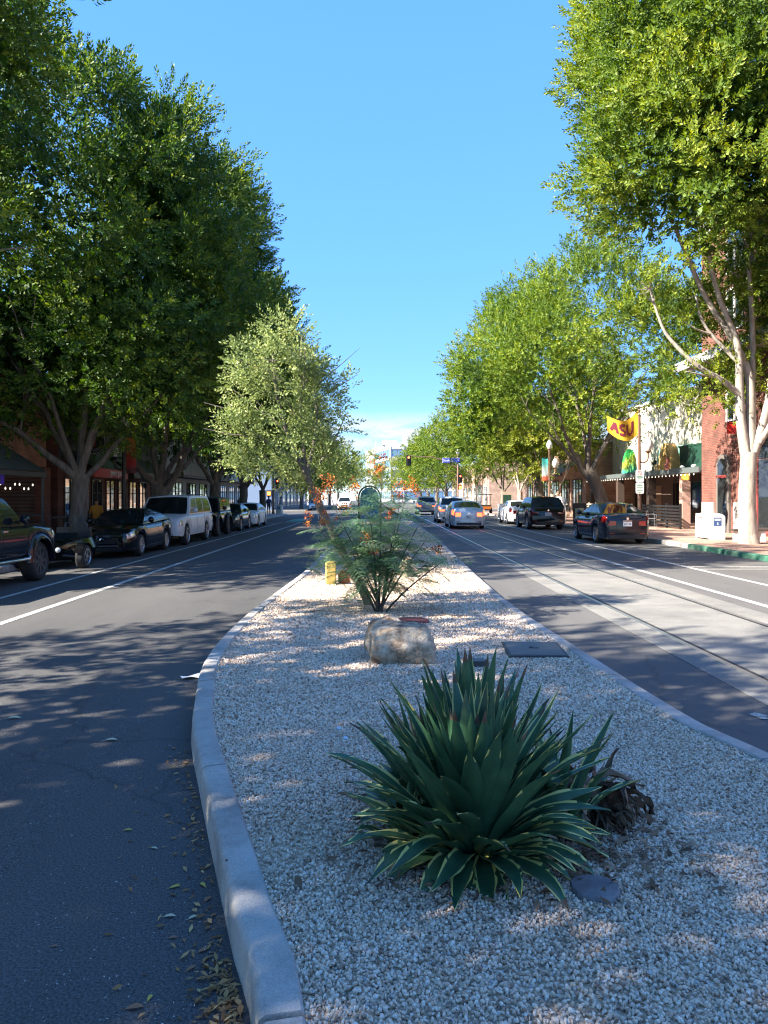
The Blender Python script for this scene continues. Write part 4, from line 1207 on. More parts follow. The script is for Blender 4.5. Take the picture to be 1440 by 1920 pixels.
# ---- boulders
def rock_mat(name, c0, c1, c2):
    m, N, L, B = base_mat(name)
    tc = N.new('ShaderNodeTexCoord')
    n1 = N.new('ShaderNodeTexNoise'); n1.inputs['Scale'].default_value = 6.5; n1.inputs['Detail'].default_value = 14; n1.inputs['Roughness'].default_value = 0.72
    L.new(tc.outputs['Object'], n1.inputs['Vector'])
    r = ramp(N, [(0.36, c0), (0.48, c1), (0.60, c2)]); L.new(n1.outputs['Fac'], r.inputs[0])
    L.new(r.outputs[0], B.inputs['Base Color']); B.inputs['Roughness'].default_value = 0.9
    n2 = N.new('ShaderNodeTexNoise'); n2.inputs['Scale'].default_value = 42; n2.inputs['Detail'].default_value = 8; n2.inputs['Roughness'].default_value = 0.7
    L.new(tc.outputs['Object'], n2.inputs['Vector'])
    bp = N.new('ShaderNodeBump'); bp.inputs['Strength'].default_value = 0.7; bp.inputs['Distance'].default_value = 0.03
    L.new(n2.outputs['Fac'], bp.inputs['Height']); L.new(bp.outputs[0], B.inputs['Normal'])
    return m
M['rock'] = rock_mat('boulder_stone', (0.16, 0.095, 0.055), (0.38, 0.285, 0.19), (0.55, 0.455, 0.335))
def boulder(label, loc, size, rz, seed, pts=None):
    """hull of a few corner points, edges chipped round, then roughened"""
    import bmesh
    rg = random.Random(seed)
    if pts is None:
        pts = []
        for sx in (-1, 1):
            for sy in (-1, 1):
                for sz in (-1, 0.1, 1):
                    k_ = 0.72 if sz == 1 else (1.0 if sz == 0.1 else 0.9)
                    pts.append((sx * k_ * rg.uniform(.72, 1), sy * k_ * rg.uniform(.72, 1), sz * rg.uniform(.7, 1) if sz != 0.1 else rg.uniform(-.3, .4)))
    bm = bmesh.new()
    for p in pts: bm.verts.new(p)
    r_ = bmesh.ops.convex_hull(bm, input=bm.verts[:])
    bmesh.ops.dissolve_limit(bm, angle_limit=R(6), verts=bm.verts[:], edges=bm.edges[:])
    bmesh.ops.bevel(bm, geom=bm.edges[:], offset=0.07, segments=2, affect='EDGES', profile=0.6)
    bmesh.ops.triangulate(bm, faces=bm.faces[:])
    for _ in range(7):
        lg = [e_ for e_ in bm.edges if e_.calc_length() > 0.085]
        if not lg or len(bm.verts) > 14000: break
        bmesh.ops.subdivide_edges(bm, edges=lg, cuts=1, use_grid_fill=False)
        bmesh.ops.triangulate(bm, faces=[f_ for f_ in bm.faces if len(f_.verts) > 3])
    bm.normal_update()
    s = Vector((seed * 3.1, seed, 0))
    nn = [v.normal.copy() for v in bm.verts]
    for v, n_ in zip(bm.verts, nn):
        p = v.co
        h = 0.10 * noise.noise(p * 1.7 + s) + 0.05 * noise.noise(p * 4 + s) + 0.03 * abs(noise.noise(p * 7 + s)) + 0.014 * noise.noise(p * 18 + s)
        v.co = p + n_ * h
    for v in bm.verts: v.co = Vector((v.co.x * size[0], v.co.y * size[1], v.co.z * size[2]))
    me = bpy.data.meshes.new('boulder'); bm.to_mesh(me); bm.free()
    me.materials.append(M['rock'])
    me.polygons.foreach_set('use_smooth', [True] * len(me.polygons)); me.set_sharp_from_angle(angle=R(30))
    return tag(link('boulder', me, None, loc, (0, 0, rz)), label, 'boulder', 'boulders on the median')
boulder('big tan boulder with chipped flat top on the gravel behind the agave', (0.225, 7.38, 0.27), (0.30, 0.26, 0.225), 0.10, 4, [(-.95, -.80, -1), (.90, -.95, -1), (1.0, .8, -1), (-.95, .8, -1), (-.98, -.85, -.1), (-1, -.2, .55), (-.72, -.98, -.05), (.05, -1.04, .12), (.92, -.92, .25), (1.05, -.3, .35), (-.60, -.62, .78), (.15, -.66, .86), (.72, -.55, .80), (.85, .5, .80), (-.2, .75, .92), (-.85, .6, .80), (1.0, .7, .2)])
boulder('flat pale stone leaning behind the left shoulder of the big boulder', (0.10, 7.78, 0.27), (0.21, 0.22, 0.215), 0.5, 5)
boulder('low grey rock half hidden behind the shrub stems', (0.28, 12.7, 0.17), (0.22, 0.18, 0.11), 0.2, 7)
boulder('pale upright rock behind the right side of the shrub', (0.58, 15.0, 0.28), (0.13, 0.13, 0.24), 0.8, 9)
# dark red flat lid
g = MB(); g.lathe([(0.22, 0.0), (0.22, 0.02), (0.205, 0.028), (0.0, 0.03)], 28)
M['red_lid'] = plain('dark_red_lid', (0.15, 0.04, 0.038), 0.7, var=0.3, scale=12)
tag(obj('ground_lid', g, M['red_lid'], None, 40, (0.42, 9.55, 0.145)), 'flat dark red round lid on the gravel behind the boulder', 'lid')
# utility boxes
M['cover'] = plain('grey_green_plastic', (0.085, 0.095, 0.10), 0.55, var=0.2)
u = thing('utility_cover', 'rectangular grey utility box lid set in the gravel near the right kerb', 'utility cover', (1.58, 7.78, 0.14), -0.06)
g = MB(); g.box(-0.29, 0.29, -0.36, 0.36, -0.05, 0.022); obj('frame', g, M['darkgrey'], u)
g = MB(); g.box(-0.265, 0.265, -0.335, 0.335, 0.0, 0.028); obj('lid', g, M['cover'], u)
g = MB(); g.lathe([(0.022, 0.028), (0.02, 0.031)], 10, (-0.02, 0.05, 0)); g.box(-0.05, 0.05, -0.02, 0.02, 0.028, 0.030); obj('keyhole', g, M['groove'], u)
u = thing('utility_cover', 'small dark utility lid right behind the agave tips', 'utility cover', (0.93, 7.1, 0.14), 0.1)
g = MB(); g.box(-0.07, 0.07, -0.07, 0.07, -0.05, 0.05); obj('frame', g, M['darkgrey'], u)
g = MB(); g.box(-0.06, 0.06, -0.06, 0.06, 0.0, 0.056); obj('lid', g, M['cover'], u)
# painted blocks behind the shrub
M['yellow_block'] = plain('yellow_painted_block', (0.42, 0.31, 0.08), 0.8, var=0.3, scale=9)
M['red_block'] = plain('red_painted_block', (0.45, 0.10, 0.03), 0.7, var=0.2, scale=9)
def chamfer_box(g, sx, sy, sz, c=0.02):
    g.prism([(-sx + c, -sy), (sx - c, -sy), (sx, -sy + c), (sx, sy - c), (sx - c, sy), (-sx + c, sy), (-sx, sy - c), (-sx, -sy + c)], -0.05, sz - c, 'z')
    g.prism([(-sx + 2*c, -sy + c), (sx - 2*c, -sy + c), (sx - c, -sy + 2*c), (sx - c, sy - 2*c), (sx - 2*c, sy - c), (-sx + 2*c, sy - c), (-sx + c, sy - 2*c), (-sx + c, -sy + 2*c)], sz - c + 0.0005, sz, 'z')
g = MB(); chamfer_box(g, 0.09, 0.13, 0.42)
tag(obj('painted_block', g, M['yellow_block'], None, None, (-0.83, 13.6, 0.135), (0, 0, 0.1)), 'upright yellow painted block on the median behind the shrub', 'block', 'painted blocks on the median')
g = MB(); chamfer_box(g, 0.075, 0.10, 0.24)
tag(obj('painted_block', g, M['red_block'], None, None, (-0.60, 13.75, 0.135), (0, 0, 0.5)), 'shorter orange-red block just right of the yellow one', 'block', 'painted blocks on the median')
# sticks
for (px, py, l, rz, lab) in [(602, 1147, 0.36, 0.25, 'dark twig lying on the gravel left of the shrub'), (840, 1154, 0.5, 0.02, 'long thin twig lying on the gravel right of the boulder')]:
    y = 2221 / (py - 931); x = (px - 708) / 1442 * y
    g = MB(); g.tube([(-l / 2, 0, 0.01), (-l * .1, 0.02, 0.022), (l * .2, -0.01, 0.018), (l / 2, 0.015, 0.012)], [0.006, 0.008, 0.006, 0.003], 6)
    tag(obj('fallen_twig', g, M['bark_grey'], None, 60, (x, y, zgravel(x, y) + 0.012), (0, 0, rz)), lab, 'twig', 'twigs on the gravel')
# paint splash on the road beside the right kerb
y = 2451 / (1344 - 931); x = (1418 - 708) / 1442 * y
g = MB(); rng = random.Random(6)
for q in range(5):
    cx, cy = rng.uniform(-0.06, 0.06), rng.uniform(-0.05, 0.05)
    g.add([(cx + math.cos(k * .7) * rng.uniform(.03, .06), cy + math.sin(k * .7) * rng.uniform(.03, .06), 0.003 + q * 0.0006) for k in range(9)], [tuple(range(9))])
tag(obj('paint_splash', g, M['line_white'], None, None, (x, y, 0.003)), kind='structure')

# ---- orange-flowered shrub (bird of paradise)
M['shrub_leaf'] = leaf_mat('fine_blue_green_leaf', (0.065, 0.145, 0.078), (0.125, 0.235, 0.125), (0.22, 0.32, 0.17), 0.32, 0.55)
M['stem'] = bark_mat('dark_stem', (0.035, 0.03, 0.022), (0.075, 0.06, 0.045), (0.13, 0.11, 0.085), 3)
M['petal'] = leaf_mat('orange_petal', (0.28, 0.045, 0.015), (0.46, 0.12, 0.025), (0.58, 0.27, 0.05), 0.2, 0.6)
M['pod'] = leaf_mat('dark_red_pod', (0.10, 0.02, 0.015), (0.22, 0.05, 0.025), (0.36, 0.14, 0.05), 0.1, 0.6)
shrub = thing('flowering_shrub', 'feathery blue-green shrub with orange flower heads on the median', 'shrub', (0.03, 10.35, 0.135), 0, 'median planting')
rng = random.Random(14)
stems = []
def stem(p0, p1, p2, r0, r1):
    path = bez(Vector(p0), Vector(p1), Vector(p2), 8)
    g = MB(); g.tube(path, [r0 + (r1 - r0) * i / 8 for i in range(9)], 7)
    obj('stem', g, M['stem'], shrub, smooth=60)
    stems.append(path)
# heights relative to the base
tips = [(-0.78, 0.0, 1.02), (-0.55, -0.25, 1.20), (-0.62, 0.3, 0.85), (-0.30, 0.25, 1.35), (-0.12, -0.3, 1.12), (0.02, 0.1, 1.55), (0.24, -0.2, 1.22), (0.36, 0.25, 1.42), (0.50, -0.1, 1.05), (0.62, 0.3, 0.85), (0.90, 0.0, 0.66), (-0.35, -0.45, 0.75), (0.25, -0.45, 0.72)]
for (tx, ty, tz) in tips:
    stem((rng.uniform(-.05, .05), rng.uniform(-.05, .05), -0.03), (tx * 0.35, ty * 0.3, tz * 0.5), (tx, ty, tz * 1.1), rng.uniform(0.012, 0.02), 0.005)
LT = []           # one bipinnate leaf along +x
for i in range(6):
    t = (i + 1) / 6.0
    c = np.array([t * 0.30, 0, -0.10 * t * t])
    for s in (-1, 1):
        pl = 0.13 * (1 - 0.45 * abs(t - 0.55) * 1.6)
        dirp = np.array([0.55, s * 0.83, -0.12]); dirp /= np.linalg.norm(dirp)
        for k in range(9):
            q = c + dirp * pl * (k + 1) / 9 + np.array([0, 0, -0.02 * ((k + 1) / 9) ** 2])
            for s2 in (-1, 1):
                o_ = np.cross(dirp, [0, 0, 1]) * s2
                a = q; b = q + o_ * 0.0165 + dirp * 0.004
                LT.append([a - dirp * 0.0030, a + dirp * 0.0036, b + dirp * 0.0030, b - dirp * 0.0026])
LT = np.array(LT)
nr = np.random.default_rng(5)
Vs, Ts = [], []
def put_leaf(p, az, el, sc, tint):
    ca, sa, ce, se = math.cos(az), math.sin(az), math.cos(el), math.sin(el)
    Rz = np.array([[ca, -sa, 0], [sa, ca, 0], [0, 0, 1]]); Ry = np.array([[ce, 0, -se], [0, 1, 0], [se, 0, ce]])
    ro = nr.uniform(-0.6, 0.6); Rx = np.array([[1, 0, 0], [0, math.cos(ro), -math.sin(ro)], [0, math.sin(ro), math.cos(ro)]])
    v = np.einsum('ij,kcj->kci', Rz @ Ry @ Rx, LT) * sc + np.array(p)
    Vs.append(v.reshape(-1, 3)); Ts.append(np.full(v.shape[0] * 4, tint))
for pi, path in enumerate(stems):
    n = 30
    for k in range(n):
        t = 0.42 + 0.58 * (k / (n - 1)) ** 0.9
        f = t * 8; i = min(int(f), 7); p = path[i].lerp(path[i + 1], f - i)
        put_leaf(p, nr.uniform(0, 6.283), nr.uniform(-0.35, 0.55), nr.uniform(0.75, 1.15), nr.uniform(0, 0.7))
for k in range(130):       # the dense skirt low on the left and centre
    p = (nr.normal(-0.24, 0.34), nr.normal(-0.05, 0.24), nr.normal(0.84, 0.20))
    put_leaf(p, nr.uniform(0, 6.283), nr.uniform(-0.5, 0.4), nr.uniform(0.75, 1.1), nr.uniform(0, 0.7))
for k in range(48):       # thin growth reaching up behind the flower heads
    put_leaf((nr.normal(0.0, 0.24), nr.normal(0.1, 0.15), nr.uniform(1.05, 1.7)), nr.uniform(0, 6.283), nr.uniform(-0.3, 0.6), nr.uniform(0.6, 0.95), nr.uniform(0, 0.6))
V = np.concatenate(Vs)
link('foliage', np_mesh('foliage', V, np.arange(len(V)).reshape(-1, 4), M['shrub_leaf'], {'tint': np.concatenate(Ts)}), shrub)
heads = [(-.68, 0, 1.78, 1), (-.86, .05, 1.57, 1), (-.70, -.05, 1.62, 1), (-.34, .1, 1.66, 1), (-.03, .1, 1.94, 1.3), (.04, .12, 2.12, .7), (.26, -.1, 1.62, 1), (.38, .15, 1.74, 1.1), (-.72, -.2, 1.24, 1), (-.98, 0, 1.28, .9),
         (-.18, -.3, 1.03, .9), (-.12, -.3, .88, .8), (.13, -.2, 1.35, .7), (.78, 0, .86, .6), (.5, .2, 1.62, .8), (-.5, .2, 1.4, .8)]
for (hx, hy, hz, sc) in heads:
    base = min((path[-1] for path in stems), key=lambda q: (q - Vector((hx, hy, hz - 0.3))).length)
    g = MB(); g.tube(bez(base, Vector((hx, hy, (base.z + hz) / 2)), Vector((hx, hy, hz)), 5), [0.005, 0.005, 0.004, 0.004, 0.003, 0.002], 5)
    obj('flower_stalk', g, M['stem'], shrub, smooth=60)
    nf = int(15 * sc)
    pos = np.array([hx, hy, hz]) + nr.normal(size=(nf, 3)) * np.array([0.045, 0.045, 0.05]) * sc
    d = nr.normal(size=(nf, 3)) + np.array([0, 0, 0.4])
    T5 = [sprig_template(5, 0.02, 0.04, 0.024, 1.1, nr)]
    pod = hz > 2.05 or hx > 0.7
    link('flower_head', sprigs_mesh('flower_head', pos, d, nr.uniform(0.65, 1.05, nf), nr.uniform(0.0, 0.75, nf), M['pod'] if pod else M['petal'], T5, nr), shrub)['kind'] = 'stuff'

# ---- teal arched panel further up the median
ar = thing('arched_sign', 'teal arched panel with dark hoop frame standing on the median behind the shrub', 'sign', (-0.40, 38.0, 0.135))
arc = [(-0.46, 0.45)] + [(0.46 * math.cos(a), 1.55 + 0.46 * math.sin(a)) for a in [math.pi - math.pi * k / 14 for k in range(15)]] + [(0.46, 0.45)]
M['teal'] = plain('teal_panel', (0.03, 0.20, 0.24), 0.5, var=0.35, scale=4)
M['blue_panel'] = plain('blue_panel', (0.02, 0.16, 0.42), 0.5, var=0.2)
g = MB(); g.prism(arc, -0.03, 0.03, 'y'); obj('panel', g, M['teal'], ar)
g = MB(); g.box(-0.40, 0.40, -0.036, -0.031, 0.5, 0.85); obj('base_panel', g, M['blue_panel'], ar)
g = MB(); hoop = [(-0.53, 0, -0.1), (-0.53, 0, 1.55)] + [(0.53 * math.cos(a), 0, 1.55 + 0.53 * math.sin(a)) for a in [math.pi - math.pi * k / 14 for k in range(1, 15)]] + [(0.53, 0, -0.1)]
g.tube(hoop, [0.045] * len(hoop), 8); obj('hoop', g, M['black'], ar, smooth=60)
for zz in (0.46, 1.2):
    g = MB(); g.box(-0.52, 0.52, 0.032, 0.06, zz, zz + 0.05); obj('brace', g, M['black'], ar)

# ================================================================== VEHICLES
def wheel_meshes(r, w, rim_mat, spokes=5):
    g = MB()
    prof = [(r*.60, -w*.42), (r*.68, -w*.5), (r*.90, -w*.5), (r*.985, -w*.36), (r, -w*.2), (r, w*.2), (r*.985, w*.36), (r*.90, w*.5), (r*.68, w*.5), (r*.60, w*.42)]
    g.lathe(prof, 28, (0, 0, 0), 'x')
    ty = g.mesh('tyre', M['tyre'], 50)
    g = MB()
    ri = r * 0.70
    g.lathe([(ri, w*.40), (ri, w*.50), (ri*.93, w*.515), (ri*.88, w*.44), (ri*.86, w*.22)], 26, (0, 0, 0), 'x')
    g.lathe([(ri*.22, w*.2), (ri*.22, w*.47), (ri*.14, w*.5)], 14, (0, 0, 0), 'x')
    for k in range(spokes):
        a = 2 * math.pi * k / spokes
        c, s = math.cos(a), math.sin(a)
        def P(rad, t, x): return (x, c*rad - s*t, s*rad + c*t)
        g.add([P(ri*.15, -ri*.13, w*.46), P(ri*.15, ri*.13, w*.46), P(ri*.92, ri*.09, w*.47), P(ri*.92, -ri*.09, w*.47),
               P(ri*.15, -ri*.15, w*.30), P(ri*.15, ri*.15, w*.30), P(ri*.92, ri*.11, w*.32), P(ri*.92, -ri*.11, w*.32)],
              [(0, 1, 2, 3), (7, 6, 5, 4), (0, 4, 5, 1), (1, 5, 6, 2), (2, 6, 7, 3), (3, 7, 4, 0)])
    rim = g.mesh('rim', rim_mat, 40)
    return ty, rim
_wc = {}
def add_wheel(root, x, y, r, w, rim_key='rim', spokes=5):
    k = (r, w, rim_key, spokes)
    if k not in _wc: _wc[k] = wheel_meshes(r, w, M[rim_key], spokes)
    ty, rim = _wc[k]
    wo = link('wheel', ty, root, (x, y, r), (0, 0, 0 if x > 0 else math.pi))
    link('rim', rim, wo)
    return wo

def pl(keys, u):
    return float(np.interp(u, [k[0] for k in keys], [k[1] for k in keys]))

def car(name, label, loc, rz, spec, paint, group, cat='car', plate=True, brake=False, rim='rim', spokes=5, glass='glass'):
    """u runs from the front bumper (0) to the rear (L); local +y is forward"""
    root = thing(name, label, cat, loc, rz, group)
    L_, W, H = spec['L'], spec['W'], spec['H']
    hw = W / 2
    rw = spec['r']
    fo, wb = spec['fo'], spec['wb']
    top, rock = spec['top'], spec.get('rock', 0.2)
    plan = spec.get('plan') or [(0, .68), (.03, .78), (.10, .87), (.30, .945), (.75, .99), (1.1, 1), (L_ - 1.0, 1), (L_ - .45, .97), (L_ - .12, .90), (L_ - .03, .82), (L_, .74)]
    Ra = rw + spec.get('archgap', 0.065)
    Y = lambda u: L_ / 2 - u
    us = set(np.linspace(0, L_, 37).tolist() + [.03, .06, .10, .2, .3, L_ - .03, L_ - .06, L_ - .12, L_ - .2, L_ - .3])
    for c in (fo, fo + wb):
        for k in range(13):
            us.add(c + Ra * math.cos(math.pi * k / 12))
    us = sorted(u for u in us if 0 <= u <= L_)
    crown = spec.get('crown', 0.045)
    def zb(u):
        z = rock
        if u < 0.35: z = rock + 0.03 * (1 - u / 0.35)
        for c in (fo, fo + wb):
            if abs(u - c) < Ra: z = max(z, rw + math.sqrt(max(0, Ra * Ra - (u - c) ** 2)))
        return z
    rows = [(0.955, 0.0), (0.985, 0.16), (1.0, 0.36), (1.0, 0.58), (0.99, 0.76), (0.965, 0.90), (0.90, 0.985), (0.70, 1.0), (0.36, 1.0), (0.0, 1.0)]
    sq = spec.get('square', 0.0)
    def S(u, k, side, off=0.0):
        f = min(int(k), len(rows) - 2); t = k - f
        a = rows[f][0] + (rows[f + 1][0] - rows[f][0]) * t
        b = rows[f][1] + (rows[f + 1][1] - rows[f][1]) * t
        zt, z0 = pl(top, u), zb(u)
        w = hw * pl(plan, u)
        x = w * a
        z = z0 + (zt - z0) * b
        if k >= 6: z += crown * (1 - (a / 0.9) ** 2)
        return (side * (x + off), Y(u), z)
    g = MB()
    ring = []
    nr_ = len(rows)
    for u in us:
        for side, ks in ((-1, range(nr_)), (1, range(nr_ - 2, -1, -1))):
            for k in ks: ring.append(S(u, k, side))
    n = 2 * nr_ - 1
    fs = [(i*n + k, i*n + k + 1, (i+1)*n + k + 1, (i+1)*n + k) for i in range(len(us) - 1) for k in range(n - 1)]
    fs.append(tuple(range(n - 1, -1, -1))); fs.append(tuple((len(us) - 1) * n + k for k in range(n)))
    g.add(ring, fs)
    obj('body', g, paint, root, smooth=32)
    g = MB()
    g.box(-hw * .62, hw * .62, -L_/2 + .18, L_/2 - .18, rock - .02, rock + .30)
    for c in (fo, fo + wb):
        g.box(-hw * .9, hw * .9, Y(c) - .06, Y(c) + .06, rw - .05, rw + .05)
    obj('underbody', g, M['groove'], root)
    # bumper sills
    g = MB(); g.box(-hw * .66, hw * .66, L_/2 - .10, L_/2 + .012, rock + .02, rock + .13); obj('front_valance', g, M['black'], root)
    g = MB(); g.box(-hw * .70, hw * .70, -L_/2 - .012, -L_/2 + .10, rock + .02, rock + .15); obj('rear_valance', g, M['black'], root)
    # ---- cabin
    if 'cab' in spec:
        bf, rf, rr, br = spec['cab']
        wbm, wtm = hw * spec.get('cabw', 0.90), hw * spec.get('roofw', 0.72)
        zbf, zbr = pl(top, bf) - 0.02, pl(top, br) - 0.02
        ze = H - spec.get('roofcrown', 0.055)
        lerp = lambda a, b, t: a + (b - a) * t
        def side_p(s, t, sd, off=0.0):
            x = lerp(wbm, wtm, t ** 1.15) + 0.02 * math.sin(math.pi * t) + off
            yb, yt = lerp(bf, br, s), lerp(rf, rr, s)
            z0 = lerp(zbf, zbr, s)
            zt = ze + 0.03 * math.sin(math.pi * s)
            return (sd * x, Y(lerp(yb, yt, t)), lerp(z0, zt, t) + 0.0)
        def wind_p(a, t, front, off=0.0):
            s = 0 if front else 1
            x, y_, z_ = side_p(s, t, 1)
            b = spec.get('wbulge', 0.14) * (1 - a * a)
            return (a * x, y_ + (b if front else -b * .6) * (1 - 0.5 * t) + (off if front else -off), z_ + 0.045 * (1 - a * a) * t + off * 0.6)
        def roof_p(a, s, off=0.0):
            x, y_, z_ = side_p(s, 1, 1)
            b = spec.get('wbulge', 0.14) * (1 - a * a) * 0.5
            y_ += b * (1 - s) - b * .6 * s
            return (a * x, y_, z_ + 0.045 * (1 - a * a) * (1 + 0.2 * math.sin(math.pi * s)) + off)
        g = MB()
        for sd in (-1, 1):
            g.grid((lambda u, v, sd=sd: side_p(u, v, sd)), 14, 8)
        g.grid(lambda u, v: wind_p(u * 2 - 1, v, True), 12, 6)
        g.grid(lambda u, v: wind_p(u * 2 - 1, v, False), 12, 6)
        g.grid(lambda u, v: roof_p(u * 2 - 1, v), 12, 12)
        obj('cabin', g, spec.get('cabmat', paint), root, smooth=40)
        for (s0, s1, t0, t1) in spec['panes']:
            for sd in (-1, 1):
                g = MB(); g.grid((lambda u, v: side_p(lerp(s0, s1, u), lerp(t0, t1, v), sd, 0.005)), 6, 5)
                obj('side_window', g, M[glass], root, smooth=60)
        g = MB(); g.grid(lambda u, v: wind_p((u * 2 - 1) * .90, lerp(.05, .93, v), True, 0.006), 12, 6); obj('windscreen', g, M[glass], root, smooth=60)
        rw0, rw1 = spec.get('rearwin', (.10, .90))
        g = MB(); g.grid(lambda u, v: wind_p((u * 2 - 1) * .86, lerp(rw0, rw1, v), False, 0.006), 12, 6); obj('rear_window', g, M[glass], root, smooth=60)
        for sd in (-1, 1):
            mx, my, mz = side_p(0.03, 0.10, sd)
            g = MB(); yb = my - spec.get('mirror_back', 0.25)
            g.box(min(mx, mx + sd * .10), max(mx, mx + sd * .10), yb - .02, yb + .03, mz + .03, mz + .06)
            g.lathe([(.03, -.05), (.085, -.03), (.10, .03), (.07, .09), (.02, .12)], 10, (mx + sd * .17, yb - .0, mz + .09), 'y')
            obj('wing_mirror', g, spec.get('mirror_mat', paint), root, smooth=50)
        # handles
        for s in spec.get('handles', (0.44, 0.86)):
            for sd in (-1, 1):
                u_ = lerp(bf, br, s)
                x_, y_, z_ = S(u_, 4.6, sd)
                g = MB(); g.box(x_ - .012, x_ + .018 if sd > 0 else x_ + .012, y_ - .09, y_ + .09, z_ - .015, z_ + .012)
                obj('door_handle', g, spec.get('handle_mat', M['chrome']), root)
        # door seams, sunk lines
        for s in spec.get('seams', (0.08, 0.5, 0.9)):
            u_ = lerp(bf, br, s)
            for sd in (-1, 1):
                g = MB()
                pts = [Vector(S(u_, k_, sd, 0.001)) for k_ in (0.6, 2, 3, 4, 5.2)]
                g.tube(pts, [0.006] * 5, 4)
                obj('door_seam', g, M['groove'], root)
        if spec.get('rack'):
            for sd in (-1, 1):
                pts = [Vector(roof_p(sd * .86, s, 0.05)) for s in (0.08, 0.3, 0.6, 0.9)]
                g = MB(); g.tube(pts, [0.018] * 4, 6); obj('roof_rail', g, M['darkgrey'], root, smooth=60)
    # ---- lamps
    hk = spec.get('head', (0.05, 0.42, 3.4, 5.2))
    tk = spec.get('tail', (0.0, 0.32, 3.3, 5.3))
    for sd in (-1, 1):
        if hk:
            g = MB(); g.grid((lambda u, v: S(hk[0] + (hk[1] - hk[0]) * u, hk[2] + (hk[3] - hk[2]) * v, sd, 0.008)), 6, 4)
            obj('headlight', g, M['lens'], root, smooth=60)
        if tk:
            tl = MB(); tl.grid((lambda u, v: S(L_ - tk[0] - (tk[1] - tk[0]) * u, tk[2] + (tk[3] - tk[2]) * v, sd, 0.008)), 6, 4)
            zt_, w_ = pl(top, L_), hw * pl(plan, L_)
            z0_ = rock
            za, zb_ = z0_ + (zt_ - z0_) * np.interp(tk[2], range(10), [q[1] for q in rows]), z0_ + (zt_ - z0_) * np.interp(tk[3], range(10), [q[1] for q in rows])
            xin = w_ * spec.get('tail_in', 0.62)
            tl.prism([(sd * xin, za + .02), (sd * w_ * .985, za), (sd * w_ * .97, zb_ - .02), (sd * xin, zb_ - .015)], -L_/2 - .012, -L_/2 + .02, 'y')
            obj('tail_light', tl, M['brake'] if brake else M['red_lens'], root, smooth=60)
    zt_f, zt_r = pl(top, 0), pl(top, L_)
    if spec.get('grille', True):
        g = MB(); wg = hw * pl(plan, 0) * .78
        z0_, z1_ = rock + (zt_f - rock) * .52, rock + (zt_f - rock) * .88
        g.prism([(-wg * .8, z0_), (wg * .8, z0_), (wg, z1_), (-wg, z1_)], L_/2 - .02, L_/2 + .010, 'y'); obj('grille', g, M['black'], root)
        g = MB(); g.box(-wg * .98, wg * .98, L_/2 + .0105, L_/2 + .02, z1_ - .03, z1_ - .008); obj('grille_bar', g, M['chrome'], root)
        g = MB(); g.lathe([(.055, 0), (.055, .02), (.03, .024)], 12, (0, L_/2 + .011, (z0_ + z1_) / 2 + .04), 'y'); obj('badge', g, M['chrome'], root)
        g = MB(); g.box(-wg * 1.02, wg * 1.02, L_/2 - .02, L_/2 + .008, rock + .15, rock + (zt_f - rock) * .44); obj('air_intake', g, M['darkgrey'], root)
    pz = spec.get('plate_z', rock + (zt_r - rock) * .62)
    if plate:
        g = MB(); g.box(-.155, .155, -L_/2 - .02, -L_/2 - .004, pz - .078, pz + .078); obj('number_plate', g, M['plate'], root)
        g = MB(); g.box(-.16, .16, -L_/2 - .022, -L_/2 - .003, pz + .10, pz + .118); obj('plate_trim', g, spec.get('trim', M['chrome']), root)
        g = MB()
        for kk in range(6):
            if kk == 3: continue
            g.box(-.115 + kk * .04, -.09 + kk * .04, -L_/2 - .0215, -L_/2 - .0205, pz - .03, pz + .025)
        obj('plate_characters', g, M['darkgrey'], root)
    g = MB(); g.lathe([(.045, 0), (.045, .03), (.02, .034)], 12, (0, -L_/2 - .036, pz + .19), 'y'); obj('badge', g, M['chrome'], root)
    zs_ = rock + (zt_r - rock) * .46
    wr_ = hw * pl(plan, L_)
    g = MB(); g.box(-wr_ * .97, wr_ * .97, -L_/2 - .004, -L_/2 + .01, zs_, zs_ + .012); obj('bumper_seam', g, M['groove'], root)
    if plate:
        g = MB(); zq = rock + (zt_r - rock) * .93
        for sx in (-1, 1): g.box(sx * wr_ * .60 - .004, sx * wr_ * .60 + .004, -L_/2 - .003, -L_/2 + .01, zs_ + .012, zq)
        obj('boot_seam', g, M['groove'], root)
        for sx in (-1, 1):
            g = MB(); g.box(sx * wr_ * .82 - .09, sx * wr_ * .82 + .09, -L_/2 - .006, -L_/2 + .01, zs_ - .13, zs_ - .10); obj('reflector', g, M['red_lens'], root)
    tw = spec.get('tw', 0.22)
    for sd in (-1, 1):
        for c in (fo, fo + wb):
            add_wheel(root, sd * (hw - tw / 2 - .015), Y(c), rw, tw, rim, spokes)
        if spec.get('flare'):
            for c in (fo, fo + wb):
                g = MB()
                arc = [(math.cos(math.pi * k / 12), math.sin(math.pi * k / 12)) for k in range(13)]
                vs_, fs_ = [], []
                ww = spec['flare']
                for (cc, ss) in arc:
                    for (ro, xo) in ((Ra - .01, hw * .93), (Ra - .01, hw + ww), (Ra + .07, hw + ww - .02), (Ra + .12, hw * .985)):
                        vs_.append((sd * xo, Y(c) + cc * ro, rw + ss * ro))
                for q in range(12):
                    for k in range(3):
                        fs_.append((q*4 + k, q*4 + k + 1, (q+1)*4 + k + 1, (q+1)*4 + k))
                g.add(vs_, fs_); obj('fender_flare', g, spec.get('flare_mat', M['black']), root, smooth=40)
